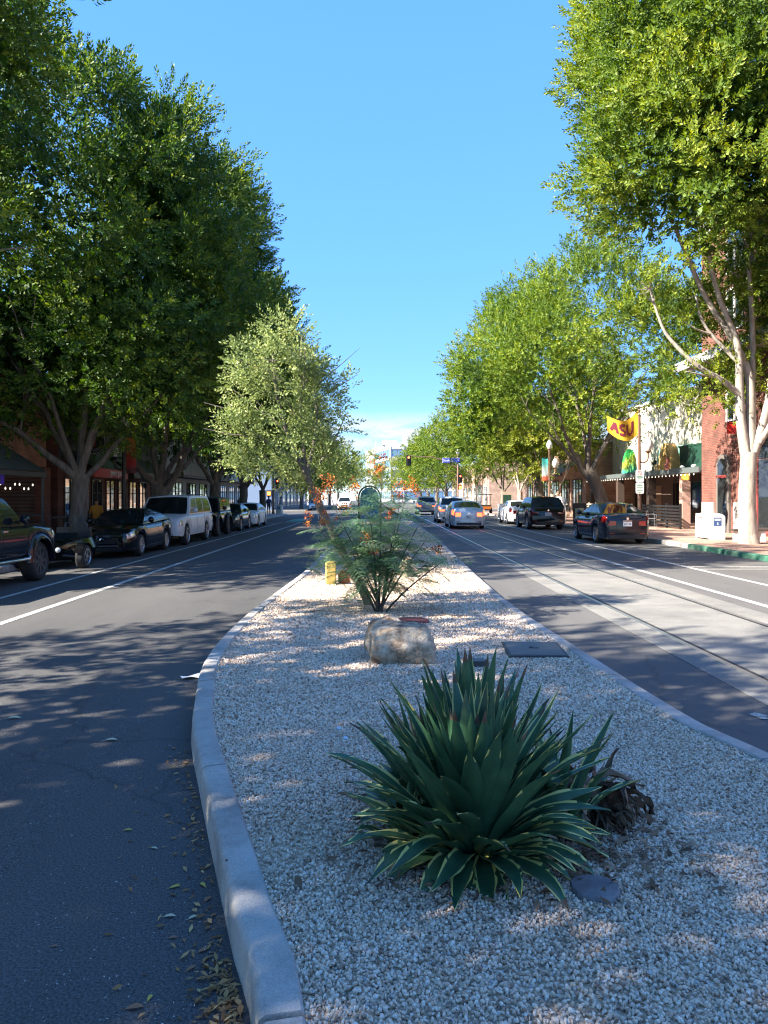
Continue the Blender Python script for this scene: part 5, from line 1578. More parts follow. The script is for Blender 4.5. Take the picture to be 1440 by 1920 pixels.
        if spec.get('step'):
            g = MB(); ya, yb = Y(fo + Ra + .1), Y(fo + wb - Ra - .1)
            g.tube([(sd * (hw + .02), ya, rock + .02), (sd * (hw + .05), ya - .1, rock - .02), (sd * (hw + .05), yb + .1, rock - .02), (sd * (hw + .02), yb, rock + .02)], [.04] * 4, 8)
            obj('side_step', g, M['chrome'], root, smooth=60)
    if spec.get('strip'):
        for sd in (-1, 1):
            u0, u1 = fo + Ra + .03, fo + wb - Ra - .03
            g = MB(); g.grid((lambda u, v: S(u0 + (u1 - u0) * u, 1.6 + .35 * v, sd, 0.006)), 6, 1)
            obj('side_moulding', g, spec['strip'], root, smooth=60)
    return root

P_black = car_paint('black_car_paint', (0.006, 0.006, 0.007))
P_navy = car_paint('blue_black_car_paint', (0.006, 0.009, 0.016))
P_white = car_paint('white_car_paint', (0.74, 0.74, 0.73), 0.0, 0.35)
P_pearl = car_paint('pale_silver_car_paint', (0.66, 0.665, 0.66), 0.1, 0.35)
P_silver = car_paint('silver_car_paint', (0.58, 0.62, 0.66), 0.35, 0.3)
P_dark = car_paint('charcoal_car_paint', (0.035, 0.037, 0.04))
P_red = car_paint('dull_red_car_paint', (0.30, 0.30, 0.31))

sedan = dict(L=4.86, W=1.84, H=1.45, r=0.335, fo=0.96, wb=2.80, rock=0.20,
             top=[(0, .66), (.05, .76), (.30, .85), (.8, .93), (1.35, .99), (2.4, .99), (3.6, 1.02), (4.15, 1.08), (4.6, 1.09), (4.80, 1.04), (4.86, .92)],
             cab=(1.30, 2.12, 3.28, 4.30), panes=[(.10, .50, .10, .90), (.53, .86, .10, .90)], roofw=.70)
compact = dict(sedan, L=4.5, W=1.76, H=1.45, fo=.88, wb=2.6,
               top=[(0, .66), (.05, .76), (.30, .86), (.8, .94), (1.25, .99), (2.4, 1.0), (3.4, 1.02), (3.85, 1.07), (4.25, 1.08), (4.45, 1.03), (4.5, .90)], cab=(1.2, 2.0, 3.1, 4.0))
benz = dict(sedan, L=4.58, W=1.77, H=1.45, fo=.80, wb=2.76, r=.325, rock=.19,
            top=[(0, .62), (.06, .70), (.30, .80), (.8, .90), (1.35, .97), (2.4, .98), (3.4, 1.01), (3.95, 1.06), (4.35, 1.05), (4.53, 1.0), (4.58, .86)],
            cab=(1.32, 2.15, 3.15, 4.12), tail=(0, .34, 3.6, 5.7), plate_z=.72)
suv = dict(L=5.55, W=2.0, H=1.90, r=.385, fo=.98, wb=3.30, rock=.36, tw=.26,
           top=[(0, .82), (.06, .98), (.25, 1.05), (.8, 1.12), (1.4, 1.16), (3, 1.17), (5.3, 1.18), (5.5, 1.16), (5.55, 1.05)],
           plan=[(0, .80), (.03, .88), (.10, .93), (.30, .965), (.75, .99), (1.1, 1), (4.8, 1), (5.4, .975), (5.52, .94), (5.55, .90)],
           cab=(1.36, 2.06, 5.20, 5.46), panes=[(.04, .27, .08, .88), (.30, .58, .08, .88), (.61, .95, .08, .88)], roofw=.80, cabw=.94, rack=True, handles=(.24, .55), seams=(.02, .285, .595),
           head=(.02, .36, 3.0, 5.3), mirror_mat=P_pearl, wbulge=.10)
rav = dict(L=4.60, W=1.86, H=1.69, r=.36, fo=.93, wb=2.69, rock=.26, tw=.24,
           top=[(0, .70), (.06, .80), (.30, .90), (.8, 1.0), (1.3, 1.06), (2.4, 1.08), (3.6, 1.12), (4.4, 1.14), (4.55, 1.05), (4.60, .92)],
           cab=(1.28, 2.0, 3.95, 4.46), panes=[(.05, .40, .10, .90), (.43, .74, .10, .90), (.77, .92, .2, .85)], roofw=.74, cabw=.93, handles=(.38, .7), seams=(.04, .42, .74),
           plan=[(0, .70), (.03, .80), (.10, .88), (.30, .95), (.75, .99), (1.1, 1), (3.9, 1), (4.4, .965), (4.55, .93), (4.6, .88)],
           tail=(0, .34, 4.6, 5.9), rearwin=(.16, .86), wbulge=.10, handle_mat=M['black'], plate_z=.80, trim=M['black'])
wsuv = dict(rav, tail=(0, .34, 4.0, 5.6))
jeep = dict(L=4.20, W=1.78, H=1.82, r=.41, fo=.78, wb=2.42, rock=.46, tw=.27, archgap=.13,
            top=[(0, 1.02), (.04, 1.06), (.3, 1.10), (1.4, 1.16), (1.5, 1.17), (4.15, 1.17), (4.2, 1.12)],
            plan=[(0, .62), (.03, .64), (.9, .72), (1.35, .80), (1.5, .94), (4.1, .95), (4.2, .94)],
            cab=(1.42, 1.62, 4.0, 4.12), panes=[(.03, .30, .06, .86), (.34, .62, .06, .86), (.66, .95, .06, .86)], roofw=.80, cabw=.90, crown=.02, wbulge=.02, head=None, tail=(.01, .10, 3, 5), grille=False,
            flare=.08, cabmat=M['darkgrey'], handles=(.28,), seams=(.02, .32), mirror_mat=M['black'], handle_mat=M['black'], roofcrown=.04)
truck = dict(L=5.5, W=1.95, H=1.86, r=.43, fo=.92, wb=3.25, rock=.55, tw=.30, archgap=.10,
             top=[(0, .98), (.05, 1.12), (.25, 1.18), (.9, 1.22), (1.5, 1.24), (3.7, 1.25), (3.78, 1.27), (5.4, 1.27), (5.5, 1.22)],
             plan=[(0, .84), (.04, .92), (.12, .96), (.35, .99), (.9, 1), (5.3, 1), (5.46, .97), (5.5, .93)],
             cab=(1.52, 2.18, 3.55, 3.72), panes=[(.06, .48, .06, .90), (.53, .93, .06, .90)], roofw=.78, cabw=.92, crown=.02, flare=.07, step=True, head=(.02, .28, 3.4, 5.6), handles=(.44, .9), seams=(.0, .5, 1.0),
             flare_mat=P_navy, mirror_mat=P_navy)

LG, RG = 'cars parked along the left kerb', 'cars parked along the right kerb'
zc = lambda x: zroad(x)
LT_ = math.atan(LEFT_SLOPE)
def place(x, yfront, facing, spec):
    """centre location from the y of the front bumper; facing -1 looks toward the camera"""
    return (x, yfront - facing * spec['L'] / 2, zroad(x) + 0.004)
def park(o, x):
    if x < -1.6:
        f = -1 if abs(o.rotation_euler.z) > 1 else 1
        o.rotation_euler = (0, -LT_ * f, o.rotation_euler.z)
    return o
PI = math.pi
park(car('parked_sedan', 'glossy black sedan facing the viewer under the first left tree', place(-8.22, 22.95, -1, sedan), PI, sedan, P_black, LG, spokes=10), -8.2)
park(car('parked_sport_utility', 'big white sport utility vehicle parked behind the black sedan', place(-8.18, 28.25, -1, suv), PI, suv, P_pearl, LG), -8.2)
j = park(car('parked_off_roader', 'black boxy off-roader parked behind the white sport utility vehicle', place(-8.2, 34.75, -1, jeep), PI, jeep, P_black, LG, rim='darkgrey'), -8.2)
for sd in (-1, 1):
    g = MB(); g.lathe([(.09, 0), (.10, .02), (.08, .045), (.02, .055)], 16, (sd * .40, 2.095, .93), 'y'); obj('headlight', g, M['lens'], j, smooth=60)
for k in range(7):
    g = MB(); xx = (k - 3) * .078; g.box(xx - .022, xx + .022, 2.09, 2.112, .80, 1.0); obj('grille_slot', g, M['groove'], j)
g = MB(); g.box(-.80, .80, 2.10, 2.30, .52, .68); obj('front_bumper', g, M['darkgrey'], j)
park(car('parked_hatchback', 'dark grey compact car parked between the off-roader and the white sedan', place(-8.2, 40.6, -1, compact), PI, compact, P_dark, LG), -8.2)
park(car('parked_sedan', 'white sedan parked last in the left row', place(-8.15, 46.1, -1, sedan), PI, sedan, P_white, LG), -8.2)
tk_ = park(car('pickup_truck', 'black lifted pickup with chunky tyres cut off by the left picture edge', place(-8.36, 17.85, 1, truck), 0, truck, P_navy, LG, cat='truck', rim='darkgrey', spokes=8), -8.3)
car('parked_saloon', 'dark blue-black saloon parked nearest on the right with red tail lights', place(8.86, 31.85, 1, benz), 0, benz, P_navy, RG)
car('parked_crossover', 'black crossover parked ahead of the blue-black saloon', place(8.70, 43.8, 1, rav), 0, rav, P_black, RG)
car('parked_sedan', 'white sedan parked ahead of the black crossover', place(8.85, 51.2, 1, sedan), 0, sedan, P_white, RG)
TG = 'cars waiting in the right lane'
car('waiting_sedan', 'silver-white sedan with lit brake lights standing on the tram rails', place(4.72, 44.6, 1, sedan), 0, sedan, P_silver, TG, brake=True)
car('waiting_crossover', 'white crossover with lit brake lights ahead of the silver-white sedan', place(4.75, 53.2, 1, wsuv), 0, wsuv, P_white, TG, brake=True)
car('waiting_crossover', 'grey car at the head of the waiting line, half hidden by the shrub', place(4.5, 75.0, 1, wsuv), 0, wsuv, P_red, TG, brake=True)
FG = 'cars beyond the crossing'
park(car('oncoming_crossover', 'white car facing the viewer in the left lane beyond the crossing', place(-4.4, 101.0, -1, wsuv), PI, wsuv, P_white, FG), -4.4)
park(car('far_sedan', 'pale car parked beyond the crossing on the left', place(-9.0 + .6, 103.0, -1, sedan), PI, sedan, P_silver, FG), -8.4)

# low open roadster in the gap behind the pickup
ro = thing('open_roadster', 'low black open three-wheeler between the pickup and the black sedan', 'car', (-8.45, 20.75, zroad(-8.45) + .004), math.pi, LG)
g = MB()
sec = [(1.30, .20, .30, .42), (1.05, .30, .22, .55), (.6, .42, .2, .66), (.1, .58, .2, .72), (-.6, .62, .2, .74), (-1.1, .5, .22, .80), (-1.5, .28, .3, .72)]
ring = []
for (y_, w_, z0, z1) in sec:
    ring += [(-w_*.8, y_, z0), (-w_, y_, (z0+z1)/2), (-w_*.85, y_, z1), (-w_*.4, y_, z1 + .05), (w_*.4, y_, z1 + .05), (w_*.85, y_, z1), (w_, y_, (z0+z1)/2), (w_*.8, y_, z0)]
fs = [(i*8 + k, i*8 + (k+1) % 8, (i+1)*8 + (k+1) % 8, (i+1)*8 + k) for i in range(len(sec)-1) for k in range(8)] + [tuple(range(8))[::-1], tuple(range((len(sec)-1)*8, len(sec)*8))]
g.add(ring, fs); obj('body', g, P_black, ro, smooth=35)
for sd in (-1, 1):
    g = MB(); g.tube([(sd*.3, -.75, .7), (sd*.3, -.80, 1.12), (sd*.1, -.82, 1.16)], [.03, .03, .03], 8); obj('roll_hoop', g, M['darkgrey'], ro, smooth=60)
    g = MB(); g.prism([(sd*.12, .55), (sd*.48, .55), (sd*.46, 1.02), (sd*.15, 1.02)], -.72, -.60, 'y'); obj('seat', g, M['black'], ro)
    add_wheel(ro, sd * .84, .85, .31, .22)
    g = MB(); arc = [(math.cos(R(20 + 14 * k)), math.sin(R(20 + 14 * k))) for k in range(11)]
    vs_ = []
    for (c, s) in arc: vs_ += [(sd*.72, .85 + c*.36, .31 + s*.36), (sd*.96, .85 + c*.36, .31 + s*.36)]
    g.add(vs_, [(q*2, q*2+1, q*2+3, q*2+2) for q in range(10)]); obj('fender', g, P_black, ro, smooth=60)
    g = MB(); g.tube([(sd*.25, .9, .35), (sd*.8, .85, .31)], [.03, .03], 6); obj('suspension_arm', g, M['darkgrey'], ro)
    g = MB(); g.lathe([(.06, 0), (.07, .03), (.03, .05)], 12, (sd*.30, 1.12, .50), 'y'); obj('headlight', g, M['lens'], ro, smooth=60)
w_ = add_wheel(ro, 0.13, -1.25, .33, .26)
g = MB(); g.grid(lambda u, v: ((u-.5)*.9, .28 - v*.10, .74 + v*.16), 6, 3); obj('wind_deflector', g, M['glass'], ro, smooth=60)

# ================================================================== BUILDINGS
def text(parent, s, loc, rot, size, mat, extrude=0.006, align='CENTER', name='lettering'):
    c = bpy.data.curves.new(name, 'FONT')
    c.body = s; c.size = size; c.extrude = extrude; c.align_x = align; c.align_y = 'CENTER'
    c.materials.append(mat)
    return link(name, c, parent, loc, rot)

M['brick_dark'] = brick_mat('dark_red_brick', (0.13, 0.036, 0.025), (0.19, 0.058, 0.036), (0.15, 0.12, 0.10))
M['brick_orange'] = brick_mat('orange_brick', (0.34, 0.13, 0.07), (0.42, 0.18, 0.10), (0.34, 0.29, 0.24))
M['brick_tan'] = brick_mat('tan_brick', (0.36, 0.20, 0.13), (0.44, 0.27, 0.18), (0.36, 0.31, 0.26))
M['cream'] = concrete_mat('cream_render', (0.66, 0.60, 0.47), (0.76, 0.70, 0.57), (0.56, 0.50, 0.40), 0.1, 0.8)
M['grey_wall'] = concrete_mat('grey_render', (0.30, 0.30, 0.30), (0.40, 0.40, 0.39), (0.24, 0.24, 0.24), 0.1, 0.8)
M['pale_wall'] = concrete_mat('pale_render', (0.50, 0.49, 0.47), (0.60, 0.59, 0.57), (0.42, 0.41, 0.39), 0.1, 0.8)
M['blue_wall'] = plain('blue_grey_wall', (0.16, 0.22, 0.32), 0.8)
M['brown'] = plain('dark_brown_timber', (0.055, 0.035, 0.026), 0.7, var=0.3, scale=4)
M['pink_col'] = plain('dusty_pink_render', (0.40, 0.25, 0.20), 0.8, var=0.15)
M['metal_roof'] = plain('corrugated_grey_metal', (0.17, 0.20, 0.195), 0.45, 0.5, var=0.2, scale=2)
M['metal_dark'] = plain('dark_grey_metal', (0.065, 0.075, 0.075), 0.5, 0.3, var=0.2, scale=2)
M['red'] = plain('red_sign', (0.42, 0.025, 0.022), 0.5, var=0.08)
M['red_frame'] = plain('red_window_frame', (0.34, 0.06, 0.055), 0.5)
M['stone_base'] = concrete_mat('grey_stone_base', (0.28, 0.27, 0.25), (0.40, 0.385, 0.36))
M['dk_green'] = plain('dark_green_panel', (0.012, 0.050, 0.032), 0.5, var=0.2)
M['mint'] = plain('mint_panel', (0.22, 0.48, 0.38), 0.6, var=0.12)
M['ink'] = plain('faded_mural_ink', (0.46, 0.40, 0.32), 0.8)
M['asu_gold'] = plain('gold_flag_cloth', (0.62, 0.36, 0.02), 0.75, var=0.08)
M['maroon'] = plain('maroon_print', (0.16, 0.012, 0.03), 0.7)
M['bronze'] = plain('bronze_brown_pole', (0.20, 0.115, 0.075), 0.5, 0.2, var=0.15)
M['tin'] = plain('pale_grey_powder_coat', (0.60, 0.605, 0.58), 0.45, var=0.05)
M['blue_label'] = plain('blue_label', (0.04, 0.09, 0.22), 0.5)
M['sign_blue'] = plain('street_sign_blue', (0.03, 0.05, 0.30), 0.4)
M['skin'] = plain('skin', (0.36, 0.20, 0.13), 0.6)

def wbox(name, parent, x0, x1, y0, y1, z0, z1, mat):
    g = MB(); g.box(x0, x1, y0, y1, z0, z1)
    return obj(name, g, mat, parent)

def window(parent, X, n, y0, y1, z0, z1, frame, mull=1, trans=0, glass='shop_glass', fw=0.07, name='window'):
    """framed window on a wall whose face is at X with outward normal n (+1/-1)"""
    g = MB()
    d0, d1 = X + n * 0.003, X + n * 0.06
    a, b = min(d0, d1), max(d0, d1)
    g.box(a, b, y0, y1, z0, z0 + fw); g.box(a, b, y0, y1, z1 - fw, z1)
    g.box(a, b, y0, y0 + fw, z0 + fw, z1 - fw); g.box(a, b, y1 - fw, y1, z0 + fw, z1 - fw)
    for k in range(1, mull + 1):
        yc = y0 + (y1 - y0) * k / (mull + 1); g.box(a, b - 0.002, yc - fw * .35, yc + fw * .35, z0 + fw, z1 - fw)
    w = obj(name, g, frame, parent)
    for k in range(mull + 1):
        ya = y0 + (y1 - y0) * k / (mull + 1) + fw * .36; yb = y0 + (y1 - y0) * (k + 1) / (mull + 1) - fw * .36
        p0, p1 = X + n * 0.012, X + n * 0.022
        zs = [z0 + fw * .9] + [z0 + (z1 - z0) * .72] * trans + [z1 - fw * .9]
        for q in range(len(zs) - 1):
            g = MB(); g.box(min(p0, p1), max(p0, p1), ya, yb, zs[q] + (0.02 if q else 0), zs[q + 1] - (0.02 if q < len(zs) - 2 else 0)); obj('pane', g, M[glass], w)
    return w

def corrugated(parent, name, P00, P01, P10, P11, mat, nribs):
    """sheet with ribs running down the slope; P00-P01 along the top, P10-P11 along the eave"""
    P00, P01, P10, P11 = map(Vector, (P00, P01, P10, P11))
    nrm = (P01 - P00).cross(P10 - P00).normalized()
    if nrm.z < 0: nrm = -nrm
    def f(u, v):
        h = 0.018 * (1 if int(u * nribs * 4 + .01) % 4 < 2 else 0)
        return P00.lerp(P01, u).lerp(P10.lerp(P11, u), v) + nrm * h
    g = MB(); g.grid(f, nribs * 4, 1)
    return obj(name, g, mat, parent)

# ---- left: brick bar with corrugated awning over a dark patio
b = thing('brick_bar', 'dark brick bar with corrugated metal awning and shaded patio behind the pickup', 'building', (0, 0, 0), 0, 'buildings on the left')
wbox('wall', b, -22, -14, 17.5, 32.5, 2.9, 8.2, M['brick_orange'])
wbox('back_wall', b, -22, -18, 17.5, 32.5, ZLP, 2.88, M['brown'])
wbox('end_wall', b, -18, -14.004, 31.9, 32.497, ZLP, 2.895, M['brick_dark'])
wbox('cornice', b, -22.1, -13.85, 17.4, 32.6, 8.2, 8.45, M['brick_dark'])
for yy in (18.3, 22.6, 26.9):
    wbox('post', b, -11.75, -11.67, yy - .04, yy + .04, ZLP, 2.52, M['darkgrey'])
corrugated(b, 'awning', (-14.0, 17.6, 4.05), (-14.0, 26.95, 4.05), (-11.6, 17.6, 2.56), (-11.6, 26.95, 2.56), M['metal_roof'], 40)
wbox('awning_fascia', b, -11.66, -11.60, 17.6, 26.95, 2.38, 2.535, M['metal_dark'])
for zz in (0.45, 0.78, 1.08):
    wbox('rail', b, -11.74, -11.69, 17.6, 26.94, zz + ZLP, zz + ZLP + .05, M['darkgrey'])
wbox('rail', b, -11.75, -11.67, 27.5, 31.9, .95 + ZLP, 1.02 + ZLP, M['darkgrey'])
wbox('pier', b, -13.998, -13.6, 31.4, 32.0, ZLP, 2.9, M['brick_dark'])
for y0 in (19, 22, 25, 29):
    window(b, -14, 1, y0, y0 + 1.3, 5.2, 7.2, M['darkgrey'])
# banners and string lights under the awning
sl = thing('string_lights', 'string of small white bulbs under the corrugated awning', 'string lights', (-11.9, 20, 2.3))
g = MB(); bulbs = []
pts = []
for s in range(7):
    for k in range(9):
        t = k / 8; yy = -2.4 + (s + t) * 1.3; zz = -0.05 - 0.26 * math.sin(math.pi * t)
        pts.append((0, yy, zz))
        if 1 <= k <= 7 and k % 2: bulbs.append((0, yy, zz))
g.tube(pts, [0.006] * len(pts), 4); obj('wire', g, M['black'], sl)
bm_ = None
for p in bulbs:
    if bm_ is None:
        g = MB(); g.lathe([(.008, 0), (.02, -.03), (.026, -.055), (.018, -.08), (.003, -.088)], 10); bm_ = g.mesh('bulb', M['bulb'], 60)
    link('bulb', bm_, sl, p)
M['purple'] = plain('purple_banner', (0.06, 0.015, 0.30), 0.7)
g = MB(); g.grid(lambda u, v: ((u - .5) * .5, .03 * math.sin(u * 6), -v * .42), 6, 3)
tag(obj('pennant', g, M['purple'], None, 60, (-11.9, 24.0, 2.5)), 'purple pennant hanging under the corrugated awning', 'pennant')

# ---- left: sandwich shop
b = thing('sandwich_shop', 'grey shop with dark awnings and a red fascia behind the first left tree', 'building', (0, 0, 0), 0, 'buildings on the left')
wbox('wall', b, -22, -13.6, 32.7, 46, ZLP, 6.3, M['brick_dark'])
wbox('parapet', b, -22.05, -13.45, 32.65, 46.05, 6.3, 6.7, M['metal_dark'])
wbox('upper_band', b, -13.598, -13.5, 32.75, 45.95, 3.3, 6.1, M['metal_dark'])
for (ya, yb) in ((33.0, 37.4), (38.4, 45.6)):
    corrugated(b, 'awning', (-13.5, ya, 3.75), (-13.5, yb, 3.75), (-12.2, ya, 2.95), (-12.2, yb, 2.95), M['metal_dark'], 16)
wbox('red_fascia', b, -12.2, -12.14, 33.0, 37.4, 2.55, 2.94, M['red'])
wbox('grey_fascia', b, -12.2, -12.15, 38.4, 45.6, 2.62, 2.94, M['metal_dark'])
text(b, "JIMMY JOHN'S", (-12.13, 36.0, 2.74), (R(90), 0, R(90)), 0.34, M['white'])
for i, y0 in enumerate((33.3, 34.9, 36.5, 38.4, 40.2, 42.0, 43.8)):
    window(b, -13.6, 1, y0, y0 + 1.35, ZLP + .15, 2.55, M['brick_dark'] if i % 2 else M['black'], 1, 1)
sg = thing('round_sign', 'round black shop sign with red JJ letters hanging above the awning', 'sign', (-12.75, 34.6, 4.15), 0)
g = MB(); g.lathe([(.54, -.06), (.54, .06)], 40, (0, 0, 0), 'y'); obj('disc', g, M['black'], sg, smooth=40)
g = MB()
for k in range(40):
    a0, a1 = 2*math.pi*k/40, 2*math.pi*(k+1)/40
    g.add([(math.cos(a)*r, -.064, math.sin(a)*r) for a, r in ((a0, .50), (a1, .50), (a1, .525), (a0, .525))], [(0, 1, 2, 3)])
    g.add([(math.cos(a)*r, -.064, math.sin(a)*r) for a, r in ((a0, .318), (a1, .318), (a1, .33), (a0, .33))], [(0, 1, 2, 3)])
obj('ring', g, M['white'], sg)
for s, th0, step, flip in (("JIMMY JOHN'S", 158, -12.4, False), ("GOURMET SANDWICHES", 206, 7.9, True)):
    for k, ch in enumerate(s):
        if ch == ' ': continue
        th = R(th0 + step * k)
        r_ = 0.41
        text(sg, ch, (math.cos(th)*r_, -.066, math.sin(th)*r_), (R(90), -(th - R(90)) if not flip else -(th + R(90)), 0), 0.125 if not flip else .085, M['white'], .002)
text(sg, "JJ", (0.0, -.068, 0), (R(90), 0, 0), 0.46, M['red'], .004)
g = MB(); g.box(-.9, 0, -.02, .02, .58, .63); g.box(-.9, -.86, -.02, .02, -.3, .63); obj('bracket', g, M['black'], sg)

# ---- left: long row to the crossing, and beyond
b = thing('shop_row', 'pale rendered shop row shaded by trees toward the crossing on the left', 'building', (0, 0, 0), 0, 'buildings on the left')
wbox('wall', b, -24, -13.6, 46.2, 78, ZLP, 6.8, M['pale_wall'])
wbox('parapet', b, -24.1, -13.5, 46.15, 78.1, 6.8, 7.1, M['grey_wall'])
for k in range(8):
    y0 = 46.9 + k * 3.9
    window(b, -13.6, 1, y0, y0 + 2.6, ZLP + .4, 2.7, M['darkgrey'], 2, 1)
    window(b, -13.6, 1, y0 + .5, y0 + 2.0, 4.2, 5.9, M['white'], 1)
wbox('awning', b, -13.58, -12.4, 47, 77, 2.95, 3.1, M['metal_dark'])
b = thing('corner_building', 'blue-grey corner building beyond the crossing on the left', 'building', (0, 0, 0), 0, 'buildings on the left')
wbox('wall', b, -28, -13.8, 100, 150, ZLP, 8.5, M['blue_wall'])
wbox('cornice', b, -28.1, -13.6, 99.8, 150.2, 8.5, 8.9, M['pale_wall'])
for k in range(9):
    window(b, -13.8, 1, 101 + k * 5.3, 104.4 + k * 5.3, .3, 3.0, M['white'], 2)
    window(b, -13.8, 1, 101.6 + k * 5.3, 103.8 + k * 5.3, 4.6, 7.0, M['white'], 1)

# ---- right: tall brick building
b = thing('brick_block', 'tall dark red brick building with arched window at the right edge', 'building', (0, 0, 0), 0, 'buildings on the right')
wbox('wall', b, 15, 27, 8, 35.6, ZRP, 13.5, M['brick_dark'])
wbox('cornice', b, 14.75, 27.1, 7.9, 35.7, 13.5, 14.0, M['stone_base'])
wbox('ledge', b, 13.7, 14.997, 8, 35.4, 7.5, 7.62, M['grey_wall'])
wbox('ledge_fascia', b, 13.62, 13.70, 8, 35.4, 7.35, 7.75, M['grey_wall'])
for (ya, yb) in ((34.2, 35.45), (30.75, 32.3)):
    wbox('stone_panel', b, 14.93, 14.998, ya, yb, ZRP, 1.45, M['stone_base'])
# arched window with pale surround
aw = MB(); Yc, hwid, zs = 33.25, 0.62, 3.05
arcp = [(Yc - hwid, ZRP)] + [(Yc + hwid * math.cos(a), zs + hwid * .8 * math.sin(a)) for a in [math.pi - math.pi * k / 12 for k in range(13)]] + [(Yc + hwid, ZRP)]
aw.prism(arcp, 14.90, 14.997, 'x'); w = obj('arched_window', aw, plain('grey_brown_surround', (0.13, 0.11, 0.095), 0.7), b)
arci = [(Yc - hwid * .68, ZRP + .3)] + [(Yc + hwid * .68 * math.cos(a), zs - .05 + hwid * .56 * math.sin(a)) for a in [math.pi - math.pi * k / 12 for k in range(13)]] + [(Yc + hwid * .68, ZRP + .3)]
aw = MB(); aw.prism(arci, 14.88, 14.897, 'x'); obj('pane', aw, M['shop_glass'], w)
aw = MB(); aw.box(14.85, 14.879, Yc - hwid * .68, Yc + hwid * .68, 2.5, 2.62); obj('transom', aw, M['red_frame'], w)
window(b, 15, -1, 25.4, 30.4, ZRP + .1, 4.3, M['red_frame'], 3, 1, fw=.10)
window(b, 15, -1, 19.0, 24.6, ZRP + .1, 4.3, M['red_frame'], 3, 1, fw=.10)
for zz in (4.9, 8.7, 11.2):
    for k in range(6):
        y0 = 10.5 + k * 4.2
        window(b, 15, -1, y0, y0 + 1.5, zz, zz + 1.8, M['white'], 1)
g = MB(); g.grid(lambda u, v: ((u - .5) * .62, .03 * math.sin(u * 5 + v), -v * .46), 8, 4)
fl = tag(obj('red_banner', g, M['red'], None, 60, (14.45, 31.1, 4.70)), 'plain red banner on the brick building behind the bare limbs', 'banner')
g = MB(); g.tube([(.35, 0, .01), (-.34, 0, .01)], [.012, .012], 6); obj('rod', g, M['black'], fl)

# ---- right: cream bar with flat awning
b = thing('cream_bar', 'cream rendered bar with flat awning and shaded terrace on the right', 'building', (0, 0, 0), 0, 'buildings on the right')
wbox('wall', b, 16.8, 27, 35.75, 55, 3.1, 7.4, M['cream'])
wbox('back_wall', b, 18.4, 27, 35.75, 55, ZRP, 3.095, M['brown'])
wbox('coping', b, 16.7, 27.1, 35.7, 55.05, 7.4, 7.55, M['pale_wall'])
wbox('awning', b, 15.0, 16.797, 35.8, 55, 2.92, 3.06, M['metal_roof'])
wbox('awning_fascia', b, 14.94, 14.998, 35.8, 55, 2.84, 3.10, M['metal_roof'])
for yy in (38.3, 43.0, 48.5, 54.6):
    wbox('column', b, 15.1, 15.5, yy - .2, yy + .2, ZRP, 2.90, M['pink_col'] if yy < 40 else M['brown'])
wbox('door', b, 18.36, 18.397, 36.4, 37.4, ZRP, 2.4, M['timber'])
wbox('door', b, 18.36, 18.397, 49.8, 51.0, ZRP, 2.4, M['timber'])
for (ya, yb) in ((38.9, 41.6), (43.6, 47.8), (51.6, 54.2)):
    window(b, 18.4, -1, ya, yb, .9, 2.6, M['black'], 2)
wbox('hanging_sign', b, 14.96, 15.0, 37.0, 37.9, 2.50, 2.80, plain('amber_sign', (0.42, 0.20, 0.03), 0.5))
# mural strokes on the cream wall
def strokes(parent, lines, to3, w, mat, name='mural_letter'):
    for ln in lines:
        g = MB()
        for i in range(len(ln) - 1):
            (u0, v0), (u1, v1) = ln[i], ln[i + 1]
            dx, dy = u1 - u0, v1 - v0; l = math.hypot(dx, dy) or 1; nx, ny = -dy / l * w / 2, dx / l * w / 2
            g.add([to3(u0 + nx, v0 + ny), to3(u1 + nx, v1 + ny), to3(u1 - nx, v1 - ny), to3(u0 - nx, v0 - ny)], [(0, 1, 2, 3)])
        obj(name, g, mat, parent)
for s, zz in (("FROM OUT", 4.35), ("COVE", 3.95), ("HE", 3.55)):
    text(b, s, (16.79, 51.3, zz), (R(90), 0, R(-90)), 0.46, M['ink'], .003)
# things standing on the awning
AG = 'decorations standing on the flat awning'
g = MB()
N_ = 22
def arch(u): return math.sin(math.pi * min(max(u, 0), 1)) ** .55
prof = [(46.3 + 1.25 * math.cos(math.pi - math.pi * k / N_), 3.06 + 1.5 * math.sin(math.pi * k / N_) ** .8) for k in range(N_ + 1)]
g.prism(prof, 15.1, 15.2, 'x')
m_, N, L, B = base_mat('green_yellow_board')
tc = N.new('ShaderNodeTexCoord'); no = N.new('ShaderNodeTexNoise'); no.inputs['Scale'].default_value = 1.3; no.inputs['Detail'].default_value = 4; no.inputs['Distortion'].default_value = 0.6
L.new(tc.outputs['Object'], no.inputs['Vector'])
sp = N.new('ShaderNodeSeparateXYZ'); L.new(tc.outputs['Object'], sp.inputs[0])
ma = N.new('ShaderNodeMath'); ma.operation = 'MULTIPLY_ADD'; ma.inputs[1].default_value = 0.62; ma.inputs[2].default_value = -2.2
L.new(sp.outputs['Z'], ma.inputs[0])
ad = N.new('ShaderNodeMath'); ad.operation = 'ADD'; L.new(ma.outputs[0], ad.inputs[0]); L.new(no.outputs['Fac'], ad.inputs[1])
r_ = ramp(N, [(0.15, (0.05, 0.25, 0.35)), (0.35, (0.06, 0.50, 0.20)), (0.62, (0.50, 0.55, 0.04)), (0.85, (0.05, 0.45, 0.06)), (1.0, (0.03, 0.36, 0.08))])
L.new(ad.outputs[0], r_.inputs[0]); L.new(r_.outputs[0], B.inputs['Base Color'])
tag(obj('arched_board', g, m_, None), 'bright green and yellow arched board on the bar awning behind the sign post', 'sign', AG)
g = MB(); g.box(16.2, 16.28, 39.6, 44.3, 3.06, 4.45)
mp_ = tag(obj('slatted_panel', g, M['mint'], None), 'mint green panel with louvres on the bar awning', 'panel', AG)
